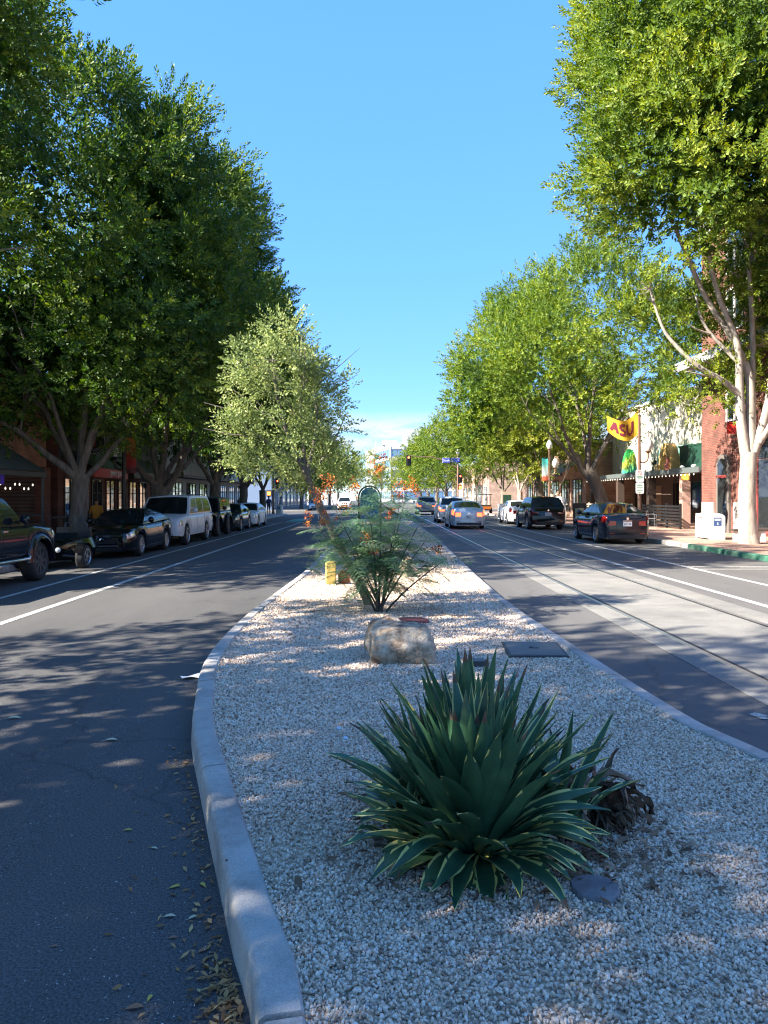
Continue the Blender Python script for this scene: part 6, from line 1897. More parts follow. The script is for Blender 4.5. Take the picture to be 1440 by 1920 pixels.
for k in range(9):
    g = MB(); g.box(16.16, 16.198, 41.8, 44.2, 3.16 + k * .11, 3.23 + k * .11); obj('louvre', g, M['mint'], mp_)
g = MB(); g.box(15.5, 15.58, 36.3, 39.5, 3.08, 4.25); g.box(15.47, 15.5, 36.25, 39.55, 4.2, 4.28)
tag(obj('dark_panel', g, M['dk_green'], None), 'dark green board on the bar awning next to the brick building', 'panel', AG)
# golden arched prop
M['gold_prop'] = plain('golden_straw_prop', (0.50, 0.34, 0.12), 0.6, var=0.25, scale=6)
gp = thing('arched_prop', 'golden brown arched prop with dark opening on the bar awning', 'prop', (15.2, 40.2, 3.07), 0, AG)
def archring(g, ro, ri, d0, d1):
    k_ = 16
    out = [(ro * math.cos(math.pi * k / k_), ro * 1.5 * math.sin(math.pi * k / k_)) for k in range(k_ + 1)]
    inn = [(ri * math.cos(math.pi * k / k_), ri * 1.5 * math.sin(math.pi * k / k_)) for k in range(k_, -1, -1)]
    for k in range(k_):
        a, b_, c, d = out[k], out[k + 1], inn[k_ - k - 1], inn[k_ - k]
        g.add([(d0,) + a, (d0,) + b_, (d0,) + c, (d0,) + d, (d1,) + a, (d1,) + b_, (d1,) + c, (d1,) + d], [(3, 2, 1, 0), (4, 5, 6, 7), (0, 1, 5, 4), (2, 3, 7, 6)])
g = MB(); archring(g, .95, .55, -.2, .25); obj('arch', g, M['gold_prop'], gp, smooth=40)
g = MB(); g.lathe([(.10, .0), (.16, .12), (.15, .32), (.06, .40), (.10, .5), (.09, .62), (.02, .70)], 14, (-.25, -.55, .0)); obj('figure', g, plain('salmon_figure', (0.45, 0.16, 0.12), 0.5), gp, smooth=60)
g = MB(); g.box(-.25, .15, .75, 1.35, .0, .34); obj('crate', g, plain('tan_crate', (0.42, 0.30, 0.13), 0.7), gp)
ya_ = thing('yucca_plant', 'spiky dark plant standing on the bar awning by the mint panel', 'plant', (15.2, 42.2, 3.07), 0, AG)
g = MB(); g.lathe([(.13, 0), (.17, .25), (.16, .27)], 12); obj('pot', g, M['darkgrey'], ya_, smooth=40)
rng = random.Random(3)
for k in range(22):
    a = k * 2.4; el = R(rng.uniform(40, 85)); ln = rng.uniform(.5, .85)
    d = Vector((math.cos(a) * math.cos(el), math.sin(a) * math.cos(el), math.sin(el)))
    s = Vector((-math.sin(a), math.cos(a), 0)) * .022
    p = Vector((0, 0, .24))
    g = MB(); g.add([p - s, p + s, p + d * ln * .6 + s, p + d * ln + Vector((0, 0, -.05)), p + d * ln * .6 - s], [(0, 1, 2, 4), (4, 2, 3)])
    obj('leaf', g, M['dk_green'], ya_)
for (yy, c, lab) in ((43.4, 'tin', 'small white lantern on the awning left of the spiky plant'), (38.0, 'white', 'pair of white lamps on the awning before the dark green board'), (36.6, 'white', 'white lamp on the awning next to the brick building')):
    g = MB(); g.lathe([(.05, 0), (.11, .05), (.12, .12), (.05, .17)], 12)
    tag(obj('awning_lamp', g, M[c], None, 50, (15.05, yy, 3.065)), lab, 'lamp', AG)
# bulbs along the awning edge
sl = thing('string_lights', 'row of small bulbs along the edge of the bar awning', 'string lights', (14.90, 36, 2.80))
g = MB(); g.tube([(0, 0, 0), (0, 19, 0)], [.006, .006], 4); obj('wire', g, M['black'], sl)
for k in range(38):
    link('bulb', bm_, sl, (0, .25 + k * .5, 0))

# ---- right: brick shops up to the crossing
b = thing('brick_shops', 'low tan brick shops with grey metal awning near the crossing on the right', 'building', (0, 0, 0), 0, 'buildings on the right')
wbox('wall', b, 15, 27, 55.4, 78, ZRP, 5.6, M['brick_tan'])
wbox('coping', b, 14.85, 27.1, 55.3, 78.1, 5.6, 5.85, M['pale_wall'])
corrugated(b, 'awning', (15.0, 56.2, 4.35), (15.0, 70, 4.35), (13.5, 56.2, 3.45), (13.5, 70, 3.45), M['metal_roof'], 44)
wbox('awning_fascia', b, 13.44, 13.5, 56.2, 70, 3.2, 3.44, M['brown'])
for k in range(6):
    y0 = 56.4 + k * 3.6
    window(b, 15, -1, y0, y0 + 2.6, ZRP + .4, 3.0, M['black'] if k % 2 else M['brown'], 2, 1)
b = thing('far_shops', 'tan low buildings beyond the crossing on the right', 'building', (0, 0, 0), 0, 'buildings on the right')
wbox('wall', b, 14.5, 30, 100, 150, ZRP, 6.5, M['brick_tan'])
wbox('coping', b, 14.4, 30.1, 99.9, 150.1, 6.5, 6.8, M['pale_wall'])
for k in range(8):
    window(b, 14.5, -1, 101.5 + k * 5.9, 105.4 + k * 5.9, .5, 3.1, M['white'], 2)

# ---- distant office block
M['office_glass'] = plain('blue_office_glass', (0.10, 0.20, 0.34), 0.08, 0.2, 0.5, var=0.25, scale=.15, spec=1.0)
M['office_white'] = plain('white_office_cladding', (0.40, 0.42, 0.44), 0.6, var=0.05)
b = thing('office_block', 'white office block with blue glass bands closing the street in the distance', 'building', (0, 0, 0))
foot = [(4.2, 256), (26, 256), (26, 300), (-4.5, 300), (-1.2, 284)]
def scaled(f, o):
    cx, cy = 12, 280
    return [(cx + (x - cx) * (1 + o / 15), cy + (y - cy) * (1 + o / 22)) for x, y in f]
g = MB(); g.prism(foot, -.5, 18.0, 'z'); obj('core', g, M['office_white'], b)
for k in range(5):
    z0 = 1.0 + k * 3.5
    g = MB(); g.prism(scaled(foot, .35), z0 + 2.45, z0 + 3.45, 'z'); obj('spandrel', g, M['office_white'], b)
    for q in range(10):            # panes on the front
        x0 = 4.5 + q * 2.15
        g = MB(); g.box(x0, x0 + 1.85, 255.80, 255.95, z0 + .05, z0 + 2.40); obj('window', g, M['office_glass'], b)
    A_, B2 = Vector((4.2, 256)), Vector((-1.2, 284))
    d = (B2 - A_); nrm = Vector((d.y, -d.x)).normalized(); nrm = -nrm if nrm.x > 0 else nrm
    for q in range(8):
        p0, p1 = A_ + d * (q + .06) / 8 + nrm * .1, A_ + d * (q + .94) / 8 + nrm * .1
        g = MB(); g.add([(p0.x, p0.y, z0 + .05), (p1.x, p1.y, z0 + .05), (p1.x, p1.y, z0 + 2.40), (p0.x, p0.y, z0 + 2.40)], [(0, 1, 2, 3)]); obj('window', g, M['office_glass'], b)
wbox('corner_mullion', b, 4.0, 4.45, 255.5, 255.79, 0, 18.3, M['office_white'])
wbox('corner_mullion', b, 8.6, 8.85, 255.5, 255.79, 0, 18.3, M['office_white'])
g = MB(); g.prism(scaled(foot, .25), 18.5, 19.4, 'z'); obj('parapet', g, M['office_white'], b)
wbox('plant_room', b, 8.8, 13.5, 262, 272, 19.4, 22.0, M['office_white'])
wbox('plant_room', b, 13.6, 24, 264, 280, 19.4, 21.4, M['grey_wall'])
wbox('plant_room', b, 1.5, 6.5, 263, 280, 19.4, 20.9, M['office_white'])
for (x, y, h) in ((8.6, 258, 4.5), (-0.6, 283, 3.5)):
    g = MB(); g.tube([(x, y, 18), (x, y, 19.4 + h)], [.10, .04], 6); obj('mast', g, M['tin'], b)

# ================================================================== STREET FURNITURE
def acorn(parent, p, s=1.0):
    g = MB(); g.lathe([(.05, -.02), (.11, .03), (.13, .06), (.10, .10)], 14, p); obj('lamp_base', g, M['bronze_now'], parent, smooth=40)
    g = MB(); g.lathe([(.11*s, .10), (.17*s, .22), (.185*s, .34), (.15*s, .46), (.09*s, .56), (.05*s, .62), (.02*s, .68)], 18, p); obj('globe', g, M['globe'], parent, smooth=60)
    g = MB(); g.lathe([(.05, .66*s), (.03, .72*s), (.012, .80*s)], 10, p); obj('finial', g, M['bronze_now'], parent, smooth=60)

def lamp_post(label, loc, H, arm=None, pole='bronze', group='acorn lamp posts', top=True, r=.075):
    o = thing('lamp_post', label, 'lamp post', loc, 0, group)
    M['bronze_now'] = M[pole]
    g = MB(); g.lathe([(.20, -.05), (.20, .18), (.15, .30), (.12, .9), (r * 1.1, 1.0), (r, 1.1), (r * .75, H - .1), (r * .9, H - .08), (r * .9, H)], 16); obj('pole', g, M[pole], o, smooth=40)
    if top: acorn(o, (0, 0, H))
    if arm:
        sx, za = arm
        pts = [(0, 0, za - .35), (sx * .15, 0, za - .42), (sx * .30, 0, za - .36), (sx * .36, 0, za - .2), (sx * .36, 0, za)]
        g = MB(); g.tube(pts, [.035, .035, .04, .04, .045], 8); obj('arm', g, M[pole], o, smooth=60)
        acorn(o, (sx * .36, 0, za))
    return o

def banner_mat(name, stops):
    m, N, L, B = base_mat(name)
    tc = N.new('ShaderNodeTexCoord'); sp = N.new('ShaderNodeSeparateXYZ'); L.new(tc.outputs['Generated'], sp.inputs[0])
    no = N.new('ShaderNodeTexNoise'); no.inputs['Scale'].default_value = 3.5; no.inputs['Detail'].default_value = 3
    L.new(tc.outputs['Generated'], no.inputs['Vector'])
    ma = N.new('ShaderNodeMath'); ma.operation = 'MULTIPLY_ADD'; ma.inputs[1].default_value = 0.22
    L.new(no.outputs['Fac'], ma.inputs[0]); L.new(sp.outputs['Z'], ma.inputs[2])
    r = ramp(N, stops); L.new(ma.outputs[0], r.inputs[0]); L.new(r.outputs[0], B.inputs['Base Color']); B.inputs['Roughness'].default_value = 0.7
    return m
def banner(label, loc, w, h, mat, sx):
    o = thing('street_banner', label, 'banner', loc, 0, 'street banners')
    g = MB(); g.grid(lambda u, v: (sx * (.06 + u * w), .025 * math.sin(u * 4 + v * 3), -v * h), 8, 12); obj('cloth', g, mat, o, smooth=60)
    for z in (0.01, -h - .01):
        g = MB(); g.tube([(0, 0, z), (sx * (w + .1), 0, z)], [.014, .014], 6); obj('rod', g, M['black'], o)
    return o
M['banner_red'] = banner_mat('orange_red_banner', [(0.05, (0.30, 0.02, 0.02)), (0.18, (0.03, 0.02, 0.02)), (0.32, (0.32, 0.02, 0.02)), (0.66, (0.38, 0.05, 0.02)), (0.85, (0.42, 0.16, 0.02)), (1.1, (0.45, 0.20, 0.03))])
M['banner_teal'] = banner_mat('teal_white_banner', [(0.1, (0.55, 0.09, 0.04)), (0.28, (0.55, 0.10, 0.05)), (0.36, (0.60, 0.62, 0.60)), (0.62, (0.45, 0.60, 0.56)), (0.85, (0.06, 0.42, 0.38)), (1.1, (0.05, 0.38, 0.34))])
lamp_post('black lamp post with orange-red banner beside the first left tree', (-9.9, 30.0, ZLP), 4.2, (-1, 3.2), 'black')
banner('orange and dark red banner on the black lamp post at left', (-9.86, 29.95, 4.0), .40, 1.38, M['banner_red'], 1)
lamp_post('brown lamp post carrying the gold flag behind the parked saloon', (10.72, 31.5, ZRP), 4.9, (1, 3.35), 'bronze', top=False)
lamp_post('brown lamp post with teal banner behind the black crossover', (10.72, 48.0, ZRP), 4.45, (1, 3.3), 'bronze')
banner('teal, white and red banner on the lamp post behind the crossover', (10.68, 47.95, 4.10), .38, 1.40, M['banner_teal'], -1)

# gold flag
fo_ = thing('gold_flag', 'gold flag with maroon ASU letters flying from the lamp post', 'flag', (10.70, 31.45, 4.95), 0)
def flagP(u, v, off=0.0):
    """u 0 at the pole, 1 at the free end; v 0 top, 1 bottom"""
    sag = -0.42 * math.sin(math.pi * min(u, 1)) ** .9 * (1 - 0.35 * u) + 0.30 * (1 - u) * (1 - v)
    return (-.04 - u * 1.26, -.02 + .09 * math.sin(u * 7 + v * 1.5) - off, sag - v * .70 * (1 - .12 * u) + 0.06 * u)
g = MB(); g.grid(lambda u, v: flagP(u, v), 26, 12); obj('cloth', g, M['asu_gold'], fo_, smooth=60)
def fl(u, v): return flagP(0.88 - u * 0.70, 0.22 + v * 0.52, 0.012)
A3 = [[(0.0, 1), (.14, 0), (.28, 1)], [(.06, .62), (.22, .62)]]
S3 = [[(.62, .04), (.40, .04), (.37, .22), (.40, .46), (.58, .54), (.62, .76), (.58, .96), (.36, .96)]]
U3 = [[(.74, 0), (.74, .72), (.80, .98), (.94, .98), (1.0, .72), (1.0, 0)]]
def dense(ln, n=5):
    out = []
    for i in range(len(ln) - 1):
        for k in range(n):
            t = k / n; out.append((ln[i][0] + (ln[i+1][0] - ln[i][0]) * t, ln[i][1] + (ln[i+1][1] - ln[i][1]) * t))
    return out + [ln[-1]]
for letter in (A3, S3, U3):
    g = MB()
    for ln in letter:
        ln = dense(ln)
        for i in range(len(ln) - 1):
            (u0, v0), (u1, v1) = ln[i], ln[i + 1]
            dx, dy = (u1 - u0) * .9, (v1 - v0) * .36; l = math.hypot(dx, dy) or 1
            nu, nv = -dy / l * .048 / .9, dx / l * .048 / .36
            g.add([fl(u0 + nu, v0 + nv), fl(u1 + nu, v1 + nv), fl(u1 - nu, v1 - nv), fl(u0 - nu, v0 - nv)], [(0, 1, 2, 3)])
    obj('letter', g, M['maroon'], fo_)
g = MB(); g.tube([(0, 0, -.85), (0, 0, .42)], [.02, .02], 8); obj('staff', g, M['bronze'], fo_, smooth=60)

# parking signs on the same post
ps = thing('parking_signs', 'two white parking signs, the upper with a red circle, on the flag post', 'sign', (10.70, 31.38, 2.28))
for (z0, z1) in ((.02, .50), (-.46, -.01)):
    g = MB()
    c = .03; w = .165
    g.prism([(-w + c, z0), (w - c, z0), (w, z0 + c), (w, z1 - c), (w - c, z1), (-w + c, z1), (-w, z1 - c), (-w, z0 + c)], 0, .008, 'y'); obj('plate', g, M['white'], ps)
g = MB()
for k in range(20):
    a0, a1 = 2*math.pi*k/20, 2*math.pi*(k+1)/20
    g.add([(math.cos(a)*r, -.003, .38 + math.sin(a)*r) for a, r in ((a0, .068), (a1, .068), (a1, .092), (a0, .092))], [(0, 1, 2, 3)])
g.add([(-.055, -.0035, .43), (-.04, -.0035, .445), (.055, -.0035, .33), (.04, -.0035, .315)], [(0, 1, 2, 3)]); obj('red_circle', g, M['red'], ps)
M['sign_green'] = plain('sign_green', (0.03, 0.16, 0.08), 0.5)
for (z, w_) in ((.24, .11), (.19, .12), (.14, .08), (-.07, .07), (-.13, .11), (-.20, .12), (-.27, .10), (-.34, .12), (-.40, .06)):
    g = MB(); g.box(-w_, w_, -.003, -.001, z - .014, z + .014); obj('print_line', g, M['sign_green'], ps)

# litter bins
def bin_unit(label, loc, s=1.0):
    o = thing('litter_bin', label, 'litter bin', loc, 0, 'pale grey litter bins')
    w, d, h = .57 * s, 1.2 * s, .80 * s
    arcp = [(0, 0), (w, 0), (w, h)] + [(w/2 + w/2 * math.cos(a), h + .15 * s * math.sin(a)) for a in [math.pi * k / 10 for k in range(1, 10)]] + [(0, h)]
    g = MB(); g.prism(arcp, 0, .03, 'y'); g.prism(arcp, d - .03, d, 'y'); obj('end_panel', g, M['tin'], o)
    g = MB(); g.box(.025, w - .025, .031, d - .031, .05, h - .01); obj('body', g, M['tin'], o)
    for k in range(2):
        g = MB(); y0 = .06 + k * (d / 2 - .02); g.box(-.02, w * .5, y0, y0 + d / 2 - .12, h + .0, h + .13); obj('hood', g, M['tin'], o)
    g = MB(); g.box(.16 * s, .43 * s, -.006, -.001, .50 * s, .80 * s); lb = obj('label_plate', g, M['blue_label'], o)
    g = MB(); g.box(.19 * s, .40 * s, -.009, -.007, .69 * s, .755 * s); obj('label_strip', g, M['white'], lb)
    g = MB(); g.prism([(.27*s, .545*s), (.33*s, .545*s), (.315*s, .575*s), (.32*s, .61*s), (.30*s, .625*s), (.28*s, .61*s), (.285*s, .575*s)], -.009, -.007, 'y'); obj('label_symbol', g, M['white'], lb)
    g = MB()
    for i in range(4):
        for j in range(3):
            g.lathe([(.010, 0), (.010, .003)], 6, (.10 + i * .12, -.004, .12 + j * .13), 'y')
    obj('perforation', g, M['darkgrey'], o)
    return o
bin_unit('pale grey double litter bin with blue label beside the large right tree', (11.86, 27.5, ZRP))
bin_unit('distant pale litter bin by the kerb behind the silver-white sedan', (10.5, 66.0, ZRP), 1.0)
bin_unit('pale utility box among pedestrians at the left corner of the crossing', (-10.0, 75.5, ZLP), 1.0)

# bench by the tree
o = thing('street_bench', 'low bench with dark plank seat between bin and large right tree', 'bench', (12.85, 26.6, ZRP))
g = MB(); g.box(-.62, .62, -.20, .20, .36, .42); obj('seat', g, M['brown'], o)
for sx in (-.42, .42):
    g = MB(); g.box(sx - .07, sx + .07, -.16, .16, -.02, .357); obj('leg', g, M['tin'], o)

# slatted terrace fences
def slat_fence(label, x, y0, y1, mat, n, h=1.12):
    o = thing('slat_fence', label, 'fence', (x, 0, ZRP), 0, 'terrace fences')
    L_ = y1 - y0
    np_ = max(2, int(L_ / 1.7) + 1)
    for k in range(np_):
        yy = y0 + L_ * k / (np_ - 1); g = MB(); g.box(-.045, .045, yy - .045, yy + .045, -.02, h + .02); obj('post', g, mat, o)
    for k in range(n):
        z0 = .10 + k * (h - .12) / n
        g = MB(); g.box(-.072, -.047, y0 - .03, y1 + .03, z0, z0 + (h - .12) / n * .62); obj('slat', g, mat, o)
    return o
slat_fence('black slatted fence in front of the shaded bar terrace', 14.3, 36.3, 41.4, M['black'], 7, 1.2)
M['pale_wood'] = plain('bleached_timber', (0.36, 0.29, 0.22), 0.8, var=0.2, scale=5)
slat_fence('bleached timber slatted fence behind the leaning tree', 14.3, 43.2, 53.8, M['pale_wood'], 7, 1.15)

# aluminium cafe chairs
def cafe_chair(label, x, y, rz):
    o = thing('cafe_chair', label, 'chair', (x, y, ZRP), rz, 'cafe chairs on the terrace')
    g = MB(); g.box(-.21, .21, -.20, .20, .44, .465); obj('seat', g, M['rim'], o)
    for sx in (-.19, .19):
        g = MB(); g.tube([(sx, -.19, 0), (sx, -.17, .44), (sx, -.16, .66), (sx, .0, .68), (sx, .19, .66)], [.013] * 5, 6); obj('leg', g, M['rim'], o, smooth=60)
        g = MB(); g.tube([(sx, .22, 0), (sx, .18, .44), (sx * .9, .25, .86)], [.013] * 3, 6); obj('leg', g, M['rim'], o, smooth=60)
    for k in range(4):
        z0 = .56 + k * .075; g = MB(); g.tube([(-.18, .205 + k * .012, z0), (0, .235 + k * .012, z0), (.18, .205 + k * .012, z0)], [.012] * 3, 5); obj('back_slat', g, M['rim'], o)
    return o
cafe_chair('silver cafe chair in front of the black slatted fence, left one', 13.6, 39.7, 2.0)
cafe_chair('silver cafe chair in front of the black slatted fence, right one', 13.7, 38.4, 1.0)
# sandwich board
o = thing('sandwich_board', 'black folding sandwich board with cream panels between the crossover and the saloon', 'sign board', (11.35, 43.2, ZRP), -.25)
for sd in (-1, 1):
    g = MB(); g.add([(-.36, sd*.34, 0), (.36, sd*.34, 0), (.36, sd*.05, 1.18), (-.36, sd*.05, 1.18), (-.36, sd*.31, 0), (.36, sd*.31, 0), (.36, sd*.02, 1.18), (-.36, sd*.02, 1.18)],
               [(0, 1, 2, 3), (7, 6, 5, 4), (0, 4, 5, 1), (1, 5, 6, 2), (2, 6, 7, 3), (3, 7, 4, 0)]); obj('board', g, M['brown'], o)
M['menu'] = plain('cream_menu', (0.42, 0.37, 0.22), 0.7, var=0.35, scale=22)
for (z0, z1) in ((.12, .24), (.34, .60), (.63, .90)):
    yA, yB = -.345 + .2458 * z0, -.345 + .2458 * z1
    g = MB(); g.add([(-.25, yA, z0), (.25, yA, z0), (.25, yB, z1), (-.25, yB, z1)], [(0, 1, 2, 3)]); obj('menu_panel', g, M['menu'], o)
# parking meters
def meter(label, x, y, z):
    o = thing('parking_meter', label, 'parking meter', (x, y, z), 0, 'parking meters')
    g = MB(); g.lathe([(.06, 0), (.03, .03), (.028, 1.1)], 10); obj('post', g, M['tin'], o, smooth=40)
    g = MB(); g.lathe([(.05, 1.1), (.10, 1.2), (.11, 1.34), (.07, 1.42), (.02, 1.45)], 12); obj('head', g, M['tin'], o, smooth=60)
meter('parking meter at the kerb left of the sandwich board', 10.62, 43.6, ZRP)
meter('parking meter at the kerb by the white parked sedan', 10.62, 52.4, ZRP)
# serving counter and white boxes behind the crossover
o = thing('serving_counter', 'long pale counter with panels on the pavement behind the black crossover', 'counter', (11.4, 49.6, ZRP), 0)
g = MB(); g.box(-.3, .3, -1.8, 1.8, .05, 1.05); obj('body', g, M['pale_wall'], o)
g = MB(); g.box(-.38, .38, -1.88, 1.88, 1.05, 1.10); obj('top', g, M['tin'], o)
for k in range(3):
    g = MB(); g.box(-.33 + .0, -.302, -1.6 + k * 1.12, -.62 + k * 1.12, .2, .95); obj('panel', g, M['white'], o)
# patio umbrella closed? pale round-topped bin lid
# kiosk
o = thing('notice_kiosk', 'arched notice kiosk with green panel on the right pavement', 'kiosk', (11.6, 69.0, ZRP), 0)
arcp = [(-.48, 0), (.48, 0), (.48, 1.75)] + [(.48 * math.cos(a), 1.75 + .25 * math.sin(a)) for a in [math.pi * k / 10 for k in range(1, 10)]] + [(-.48, 1.75)]
g = MB(); g.prism(arcp, -.08, .08, 'y'); obj('frame', g, M['pale_wood'], o)
g = MB(); g.box(-.36, .36, -.09, -.081, .35, 1.70); obj('panel', g, M['dk_green'], o)
# pedicab
o = thing('pedal_cart', 'small pedal cart with canopy and orange seat by the far right kerb', 'cart', (9.7, 70.5, 0.004), 0.2)
g = MB(); g.box(-.55, .55, -.6, .5, .45, .95); obj('tub', g, M['darkgrey'], o)
g = MB(); g.box(-.5, .5, -.62, -.60, .55, .80); obj('seat_back', g, plain('orange_cloth', (0.6, 0.18, 0.03), 0.7), o)
for sx in (-.5, .5):
    for sy in (-.55, .45):
        g = MB(); g.tube([(sx, sy, .95), (sx, sy, 1.85)], [.02, .02], 6); obj('canopy_post', g, M['black'], o)
    add_wheel(o, sx * 1.35, -.1, .36, .07, 'rim', 10)
g = MB(); g.box(-.62, .62, -.7, .6, 1.85, 1.92); obj('canopy', g, M['metal_dark'], o)
add_wheel(o, .03, 1.3, .33, .06, 'rim', 10)
g = MB(); g.tube([(0, .5, .5), (0, 1.0, .8), (0, 1.3, .33)], [.03, .03, .02], 6); g.tube([(0, 1.0, .8), (-.25, 1.1, 1.05)], [.02, .015], 6); obj('fork', g, M['black'], o)

# traffic signals
def signal_head(parent, p, lit, s=1.0, kind='vehicle'):
    hsz = .50 * s if kind == 'vehicle' else .22 * s
    g = MB(); g.box(p[0] - .17*s, p[0] + .17*s, p[1] - .05, p[1] + .17, p[2] - hsz, p[2] + hsz)
    if kind == 'vehicle': g.box(p[0] - .28*s, p[0] + .28*s, p[1] + .171, p[1] + .18, p[2] - hsz - .12, p[2] + hsz + .12)
    h = obj('signal_head', g, M['black'], parent)
    zs = [p[2] + .33*s, p[2], p[2] - .33*s] if kind == 'vehicle' else [p[2]]
    for i, z in enumerate(zs):
        mt = M[lit] if i == 0 else M['darkgrey']
        if kind == 'vehicle':
            g = MB(); g.lathe([(.125*s, 0), (.11*s, -.02), (.05*s, -.03)], 16, (p[0], p[1] - .052, z), 'y'); obj('lens', g, mt, h, smooth=60)
            g = MB(); arc = [(math.cos(R(-10 + 20 * k)), math.sin(R(-10 + 20 * k))) for k in range(11)]
            vs_ = []
            for (c, s_) in arc: vs_ += [(p[0] + c*.14*s, p[1] - .05, z + s_*.14*s), (p[0] + c*.14*s, p[1] - .22, z + s_*.135*s)]
            g.add(vs_, [(q*2, q*2+1, q*2+3, q*2+2) for q in range(10)]); obj('visor', g, M['black'], h)
        else:
            g = MB(); g.box(p[0] - .12*s, p[0] + .12*s, p[1] - .056, p[1] - .051, z - .13*s, z + .13*s); obj('lens', g, mt, h)
o = thing('signal_mast', 'traffic signal mast with curved arm, red light and blue street name sign', 'traffic signal', (10.45, 100.2, ZRP))
g = MB(); g.lathe([(.22, 0), (.16, .3), (.12, .6), (.10, 7.0), (.08, 7.1)], 12); obj('pole', g, M['bronze'], o, smooth=40)
arm = [Vector((0, 0, 5.2)), Vector((-1.6, 0, 6.2)), Vector((-3.4, 0, 6.7)), Vector((-6.4, 0, 6.85))]
g = MB(); g.tube(arm, [.08, .07, .06, .045], 8); obj('arm', g, M['bronze'], o, smooth=60)
signal_head(o, (-6.4, -.1, 6.25), 'red_signal', 1.15)
signal_head(o, (.32, -.1, 3.9), 'red_signal', .9)
signal_head(o, (.30, -.1, 2.75), 'orange_signal', 1.3, 'ped')
g = MB(); g.lathe([(.16, 7.1), (.22, 7.3), (.18, 7.55), (.05, 7.7)], 14); obj('globe', g, M['globe'], o, smooth=60)
g = MB(); g.box(-2.0, .22, -.18, -.14, 5.95, 6.55); sn = obj('street_name_sign', g, M['sign_blue'], o)
g = MB(); g.box(-2.03, .25, -.139, -.125, 5.92, 6.58); obj('sign_border', g, M['white'], sn)
text(sn, "Sixth St", (-1.28, -.185, 6.24), (R(90), 0, 0), .42, M['white'], .003)
text(sn, ">", (.04, -.185, 6.24), (R(90), 0, 0), .38, M['white'], .003)
o = thing('signal_mast', 'signal post with red light, orange hand and white sign at the left corner', 'traffic signal', (-10.45, 77.0, ZLP))
g = MB(); g.lathe([(.18, 0), (.12, .3), (.09, 4.0), (.05, 4.1)], 12); obj('pole', g, M['bronze'], o, smooth=40)
signal_head(o, (.42, -.1, 3.05), 'red_signal', .75)
signal_head(o, (-.42, -.1, 2.05), 'orange_signal', 1.4, 'ped')
g = MB(); g.box(.12, .50, -.12, -.10, 1.95, 2.4); obj('sign_plate', g, M['white'], o)

# ================================================================== PEOPLE
def cloth_mat(name, H, shirt, trousers, hair, sleeve=0.62):
    """clothing by zone of the body: shoes, trousers, shirt, skin, hair"""
    m, N, L, B = base_mat(name)
    tc = N.new('ShaderNodeTexCoord'); sp = N.new('ShaderNodeSeparateXYZ'); L.new(tc.outputs['Object'], sp.inputs[0])
    dv = N.new('ShaderNodeMath'); dv.operation = 'DIVIDE'; dv.inputs[1].default_value = H; L.new(sp.outputs['Z'], dv.inputs[0])
    r = N.new('ShaderNodeValToRGB'); r.color_ramp.interpolation = 'CONSTANT'
    el = r.color_ramp.elements
    el[0].position, el[0].color = 0.0, (0.03, 0.03, 0.03, 1)
    el[1].position, el[1].color = 0.045, trousers + (1,)
    for p, c in ((0.50, shirt), (0.845, (0.36, 0.20, 0.13)), (0.955, hair)):
        e = el.new(p); e.color = tuple(c) + (1,)
    L.new(dv.outputs[0], r.inputs[0])
    ab = N.new('ShaderNodeMath'); ab.operation = 'ABSOLUTE'; L.new(sp.outputs['X'], ab.inputs[0])
    g1 = N.new('ShaderNodeMath'); g1.operation = 'GREATER_THAN'; g1.inputs[1].default_value = 0.115 * H; L.new(ab.outputs[0], g1.inputs[0])
    g2 = N.new('ShaderNodeMath'); g2.operation = 'LESS_THAN'; g2.inputs[1].default_value = sleeve; L.new(dv.outputs[0], g2.inputs[0])
    mm = N.new('ShaderNodeMath'); mm.operation = 'MULTIPLY'; L.new(g1.outputs[0], mm.inputs[0]); L.new(g2.outputs[0], mm.inputs[1])
    mx = N.new('ShaderNodeMixRGB'); mx.inputs['Color2'].default_value = (0.36, 0.20, 0.13, 1); L.new(mm.outputs[0], mx.inputs['Fac']); L.new(r.outputs[0], mx.inputs['Color1'])
    L.new(mx.outputs[0], B.inputs['Base Color']); B.inputs['Roughness'].default_value = 0.8
    return m
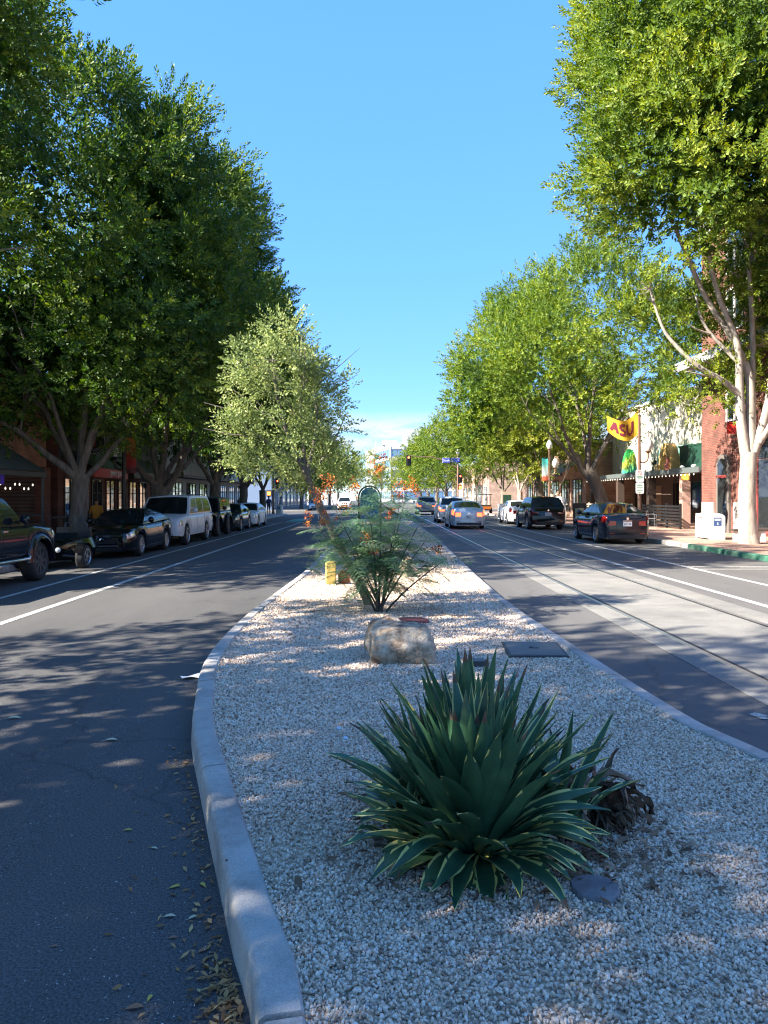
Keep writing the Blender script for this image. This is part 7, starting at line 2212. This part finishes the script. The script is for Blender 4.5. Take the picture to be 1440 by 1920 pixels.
def person(label, loc, rz, H, shirt, trousers, hair=(0.02, 0.015, 0.012), stride=0.0, group='pedestrians'):
    V, E, Rr = [], [], []
    def add(p, r, parent=None):
        V.append((p[0] * H, p[1] * H, p[2] * H)); Rr.append(r * H)
        if parent is not None: E.append((parent, len(V) - 1))
        return len(V) - 1
    pel = add((0, 0, .53), .088)
    wai = add((0, .005, .62), .078, pel); che = add((0, 0, .74), .092, wai); nk0 = add((0, -.005, .815), .05, che)
    nk = add((0, .0, .855), .032, nk0); hd = add((0, .012, .905), .052, nk); ht = add((0, .004, .965), .045, hd)
    for sd in (-1, 1):
        st = stride * sd
        hip = add((sd * .052, 0, .49), .062, pel); kn = add((sd * .056, st * .10, .28), .040, hip); an = add((sd * .056, st * .16 - .02, .045), .026, kn)
        add((sd * .062, st * .16 + .065, .018), .020, an)
        sh = add((sd * .108, 0, .785), .043, che); eb = add((sd * .142, -.012 - st * .04, .625), .030, sh); wr = add((sd * .150, .045 - st * .09, .49), .021, eb)
        pm = add((sd * .150, .058 - st * .10, .455), .021, wr)
        for q, (fx, fl_) in enumerate(((-.016, .030), (-.006, .036), (.004, .034), (.013, .028))):
            add((sd * .150 + fx * .5, .062 - st * .10 + fx, .455 - .02 - fl_), .0062, pm)
        add((sd * .150 - sd * .02, .080 - st * .10, .435), .0068, pm)
    me = bpy.data.meshes.new('person'); me.from_pydata(V, E, []); me.update()
    o = link('person', me, None, loc, (0, 0, rz))
    md = o.modifiers.new('skin', 'SKIN')
    for i, sv in enumerate(me.skin_vertices[0].data):
        sv.radius = (Rr[i] * (1.35 if i in (wai, che) else 1.0), Rr[i]); sv.use_root = (i == pel)
    ss = o.modifiers.new('smooth', 'SUBSURF'); ss.levels = 1; ss.render_levels = 2
    me.materials.append(cloth_mat('clothes', H, shirt, trousers, hair))
    tag(o, label, 'person', group)
    g = MB(); g.lathe([(.050*H, -.01*H), (.056*H, .02*H), (.050*H, .05*H), (.028*H, .068*H), (.004*H, .073*H)], 14, (0, -.004*H, .935*H))
    obj('hair', g, plain('hair', hair, 0.7), o, smooth=60)
    g = MB()
    for sx in (-.018, .018): g.lathe([(.007*H, 0), (.004*H, .004*H)], 8, (sx * H, .060*H, .915*H), 'y')
    g.lathe([(.010*H, 0), (.006*H, .014*H)], 8, (0, .058*H, .898*H), 'y'); g.box(-.018*H, .018*H, .057*H, .062*H, .872*H, .877*H)
    obj('face', g, plain('face_feature', (0.16, 0.07, 0.05), 0.6), o)
    return o
person('person in a mustard yellow shirt walking away on the left pavement', (-11.55, 31.6, ZLP), 0.3, 1.68, (0.48, 0.20, 0.02), (0.05, 0.05, 0.06), stride=.6)
person('person in a white shirt standing behind the black crossover', (10.95, 46.6, ZRP), 2.4, 1.86, (0.62, 0.61, 0.60), (0.10, 0.11, 0.15), (0.12, 0.07, 0.04))
person('person in a purple top waiting at the left corner of the crossing', (-11.3, 75.2, ZLP), 2.9, 1.75, (0.10, 0.05, 0.30), (0.05, 0.06, 0.12))
person('person in dark blue clothes waiting at the left corner of the crossing', (-10.7, 75.6, ZLP), 0.4, 1.80, (0.03, 0.04, 0.10), (0.03, 0.03, 0.06))
person('person in pale blue jeans beyond the utility box at the left corner', (-9.75, 77.6, ZLP), 1.2, 1.72, (0.20, 0.22, 0.26), (0.18, 0.26, 0.38), stride=.5)
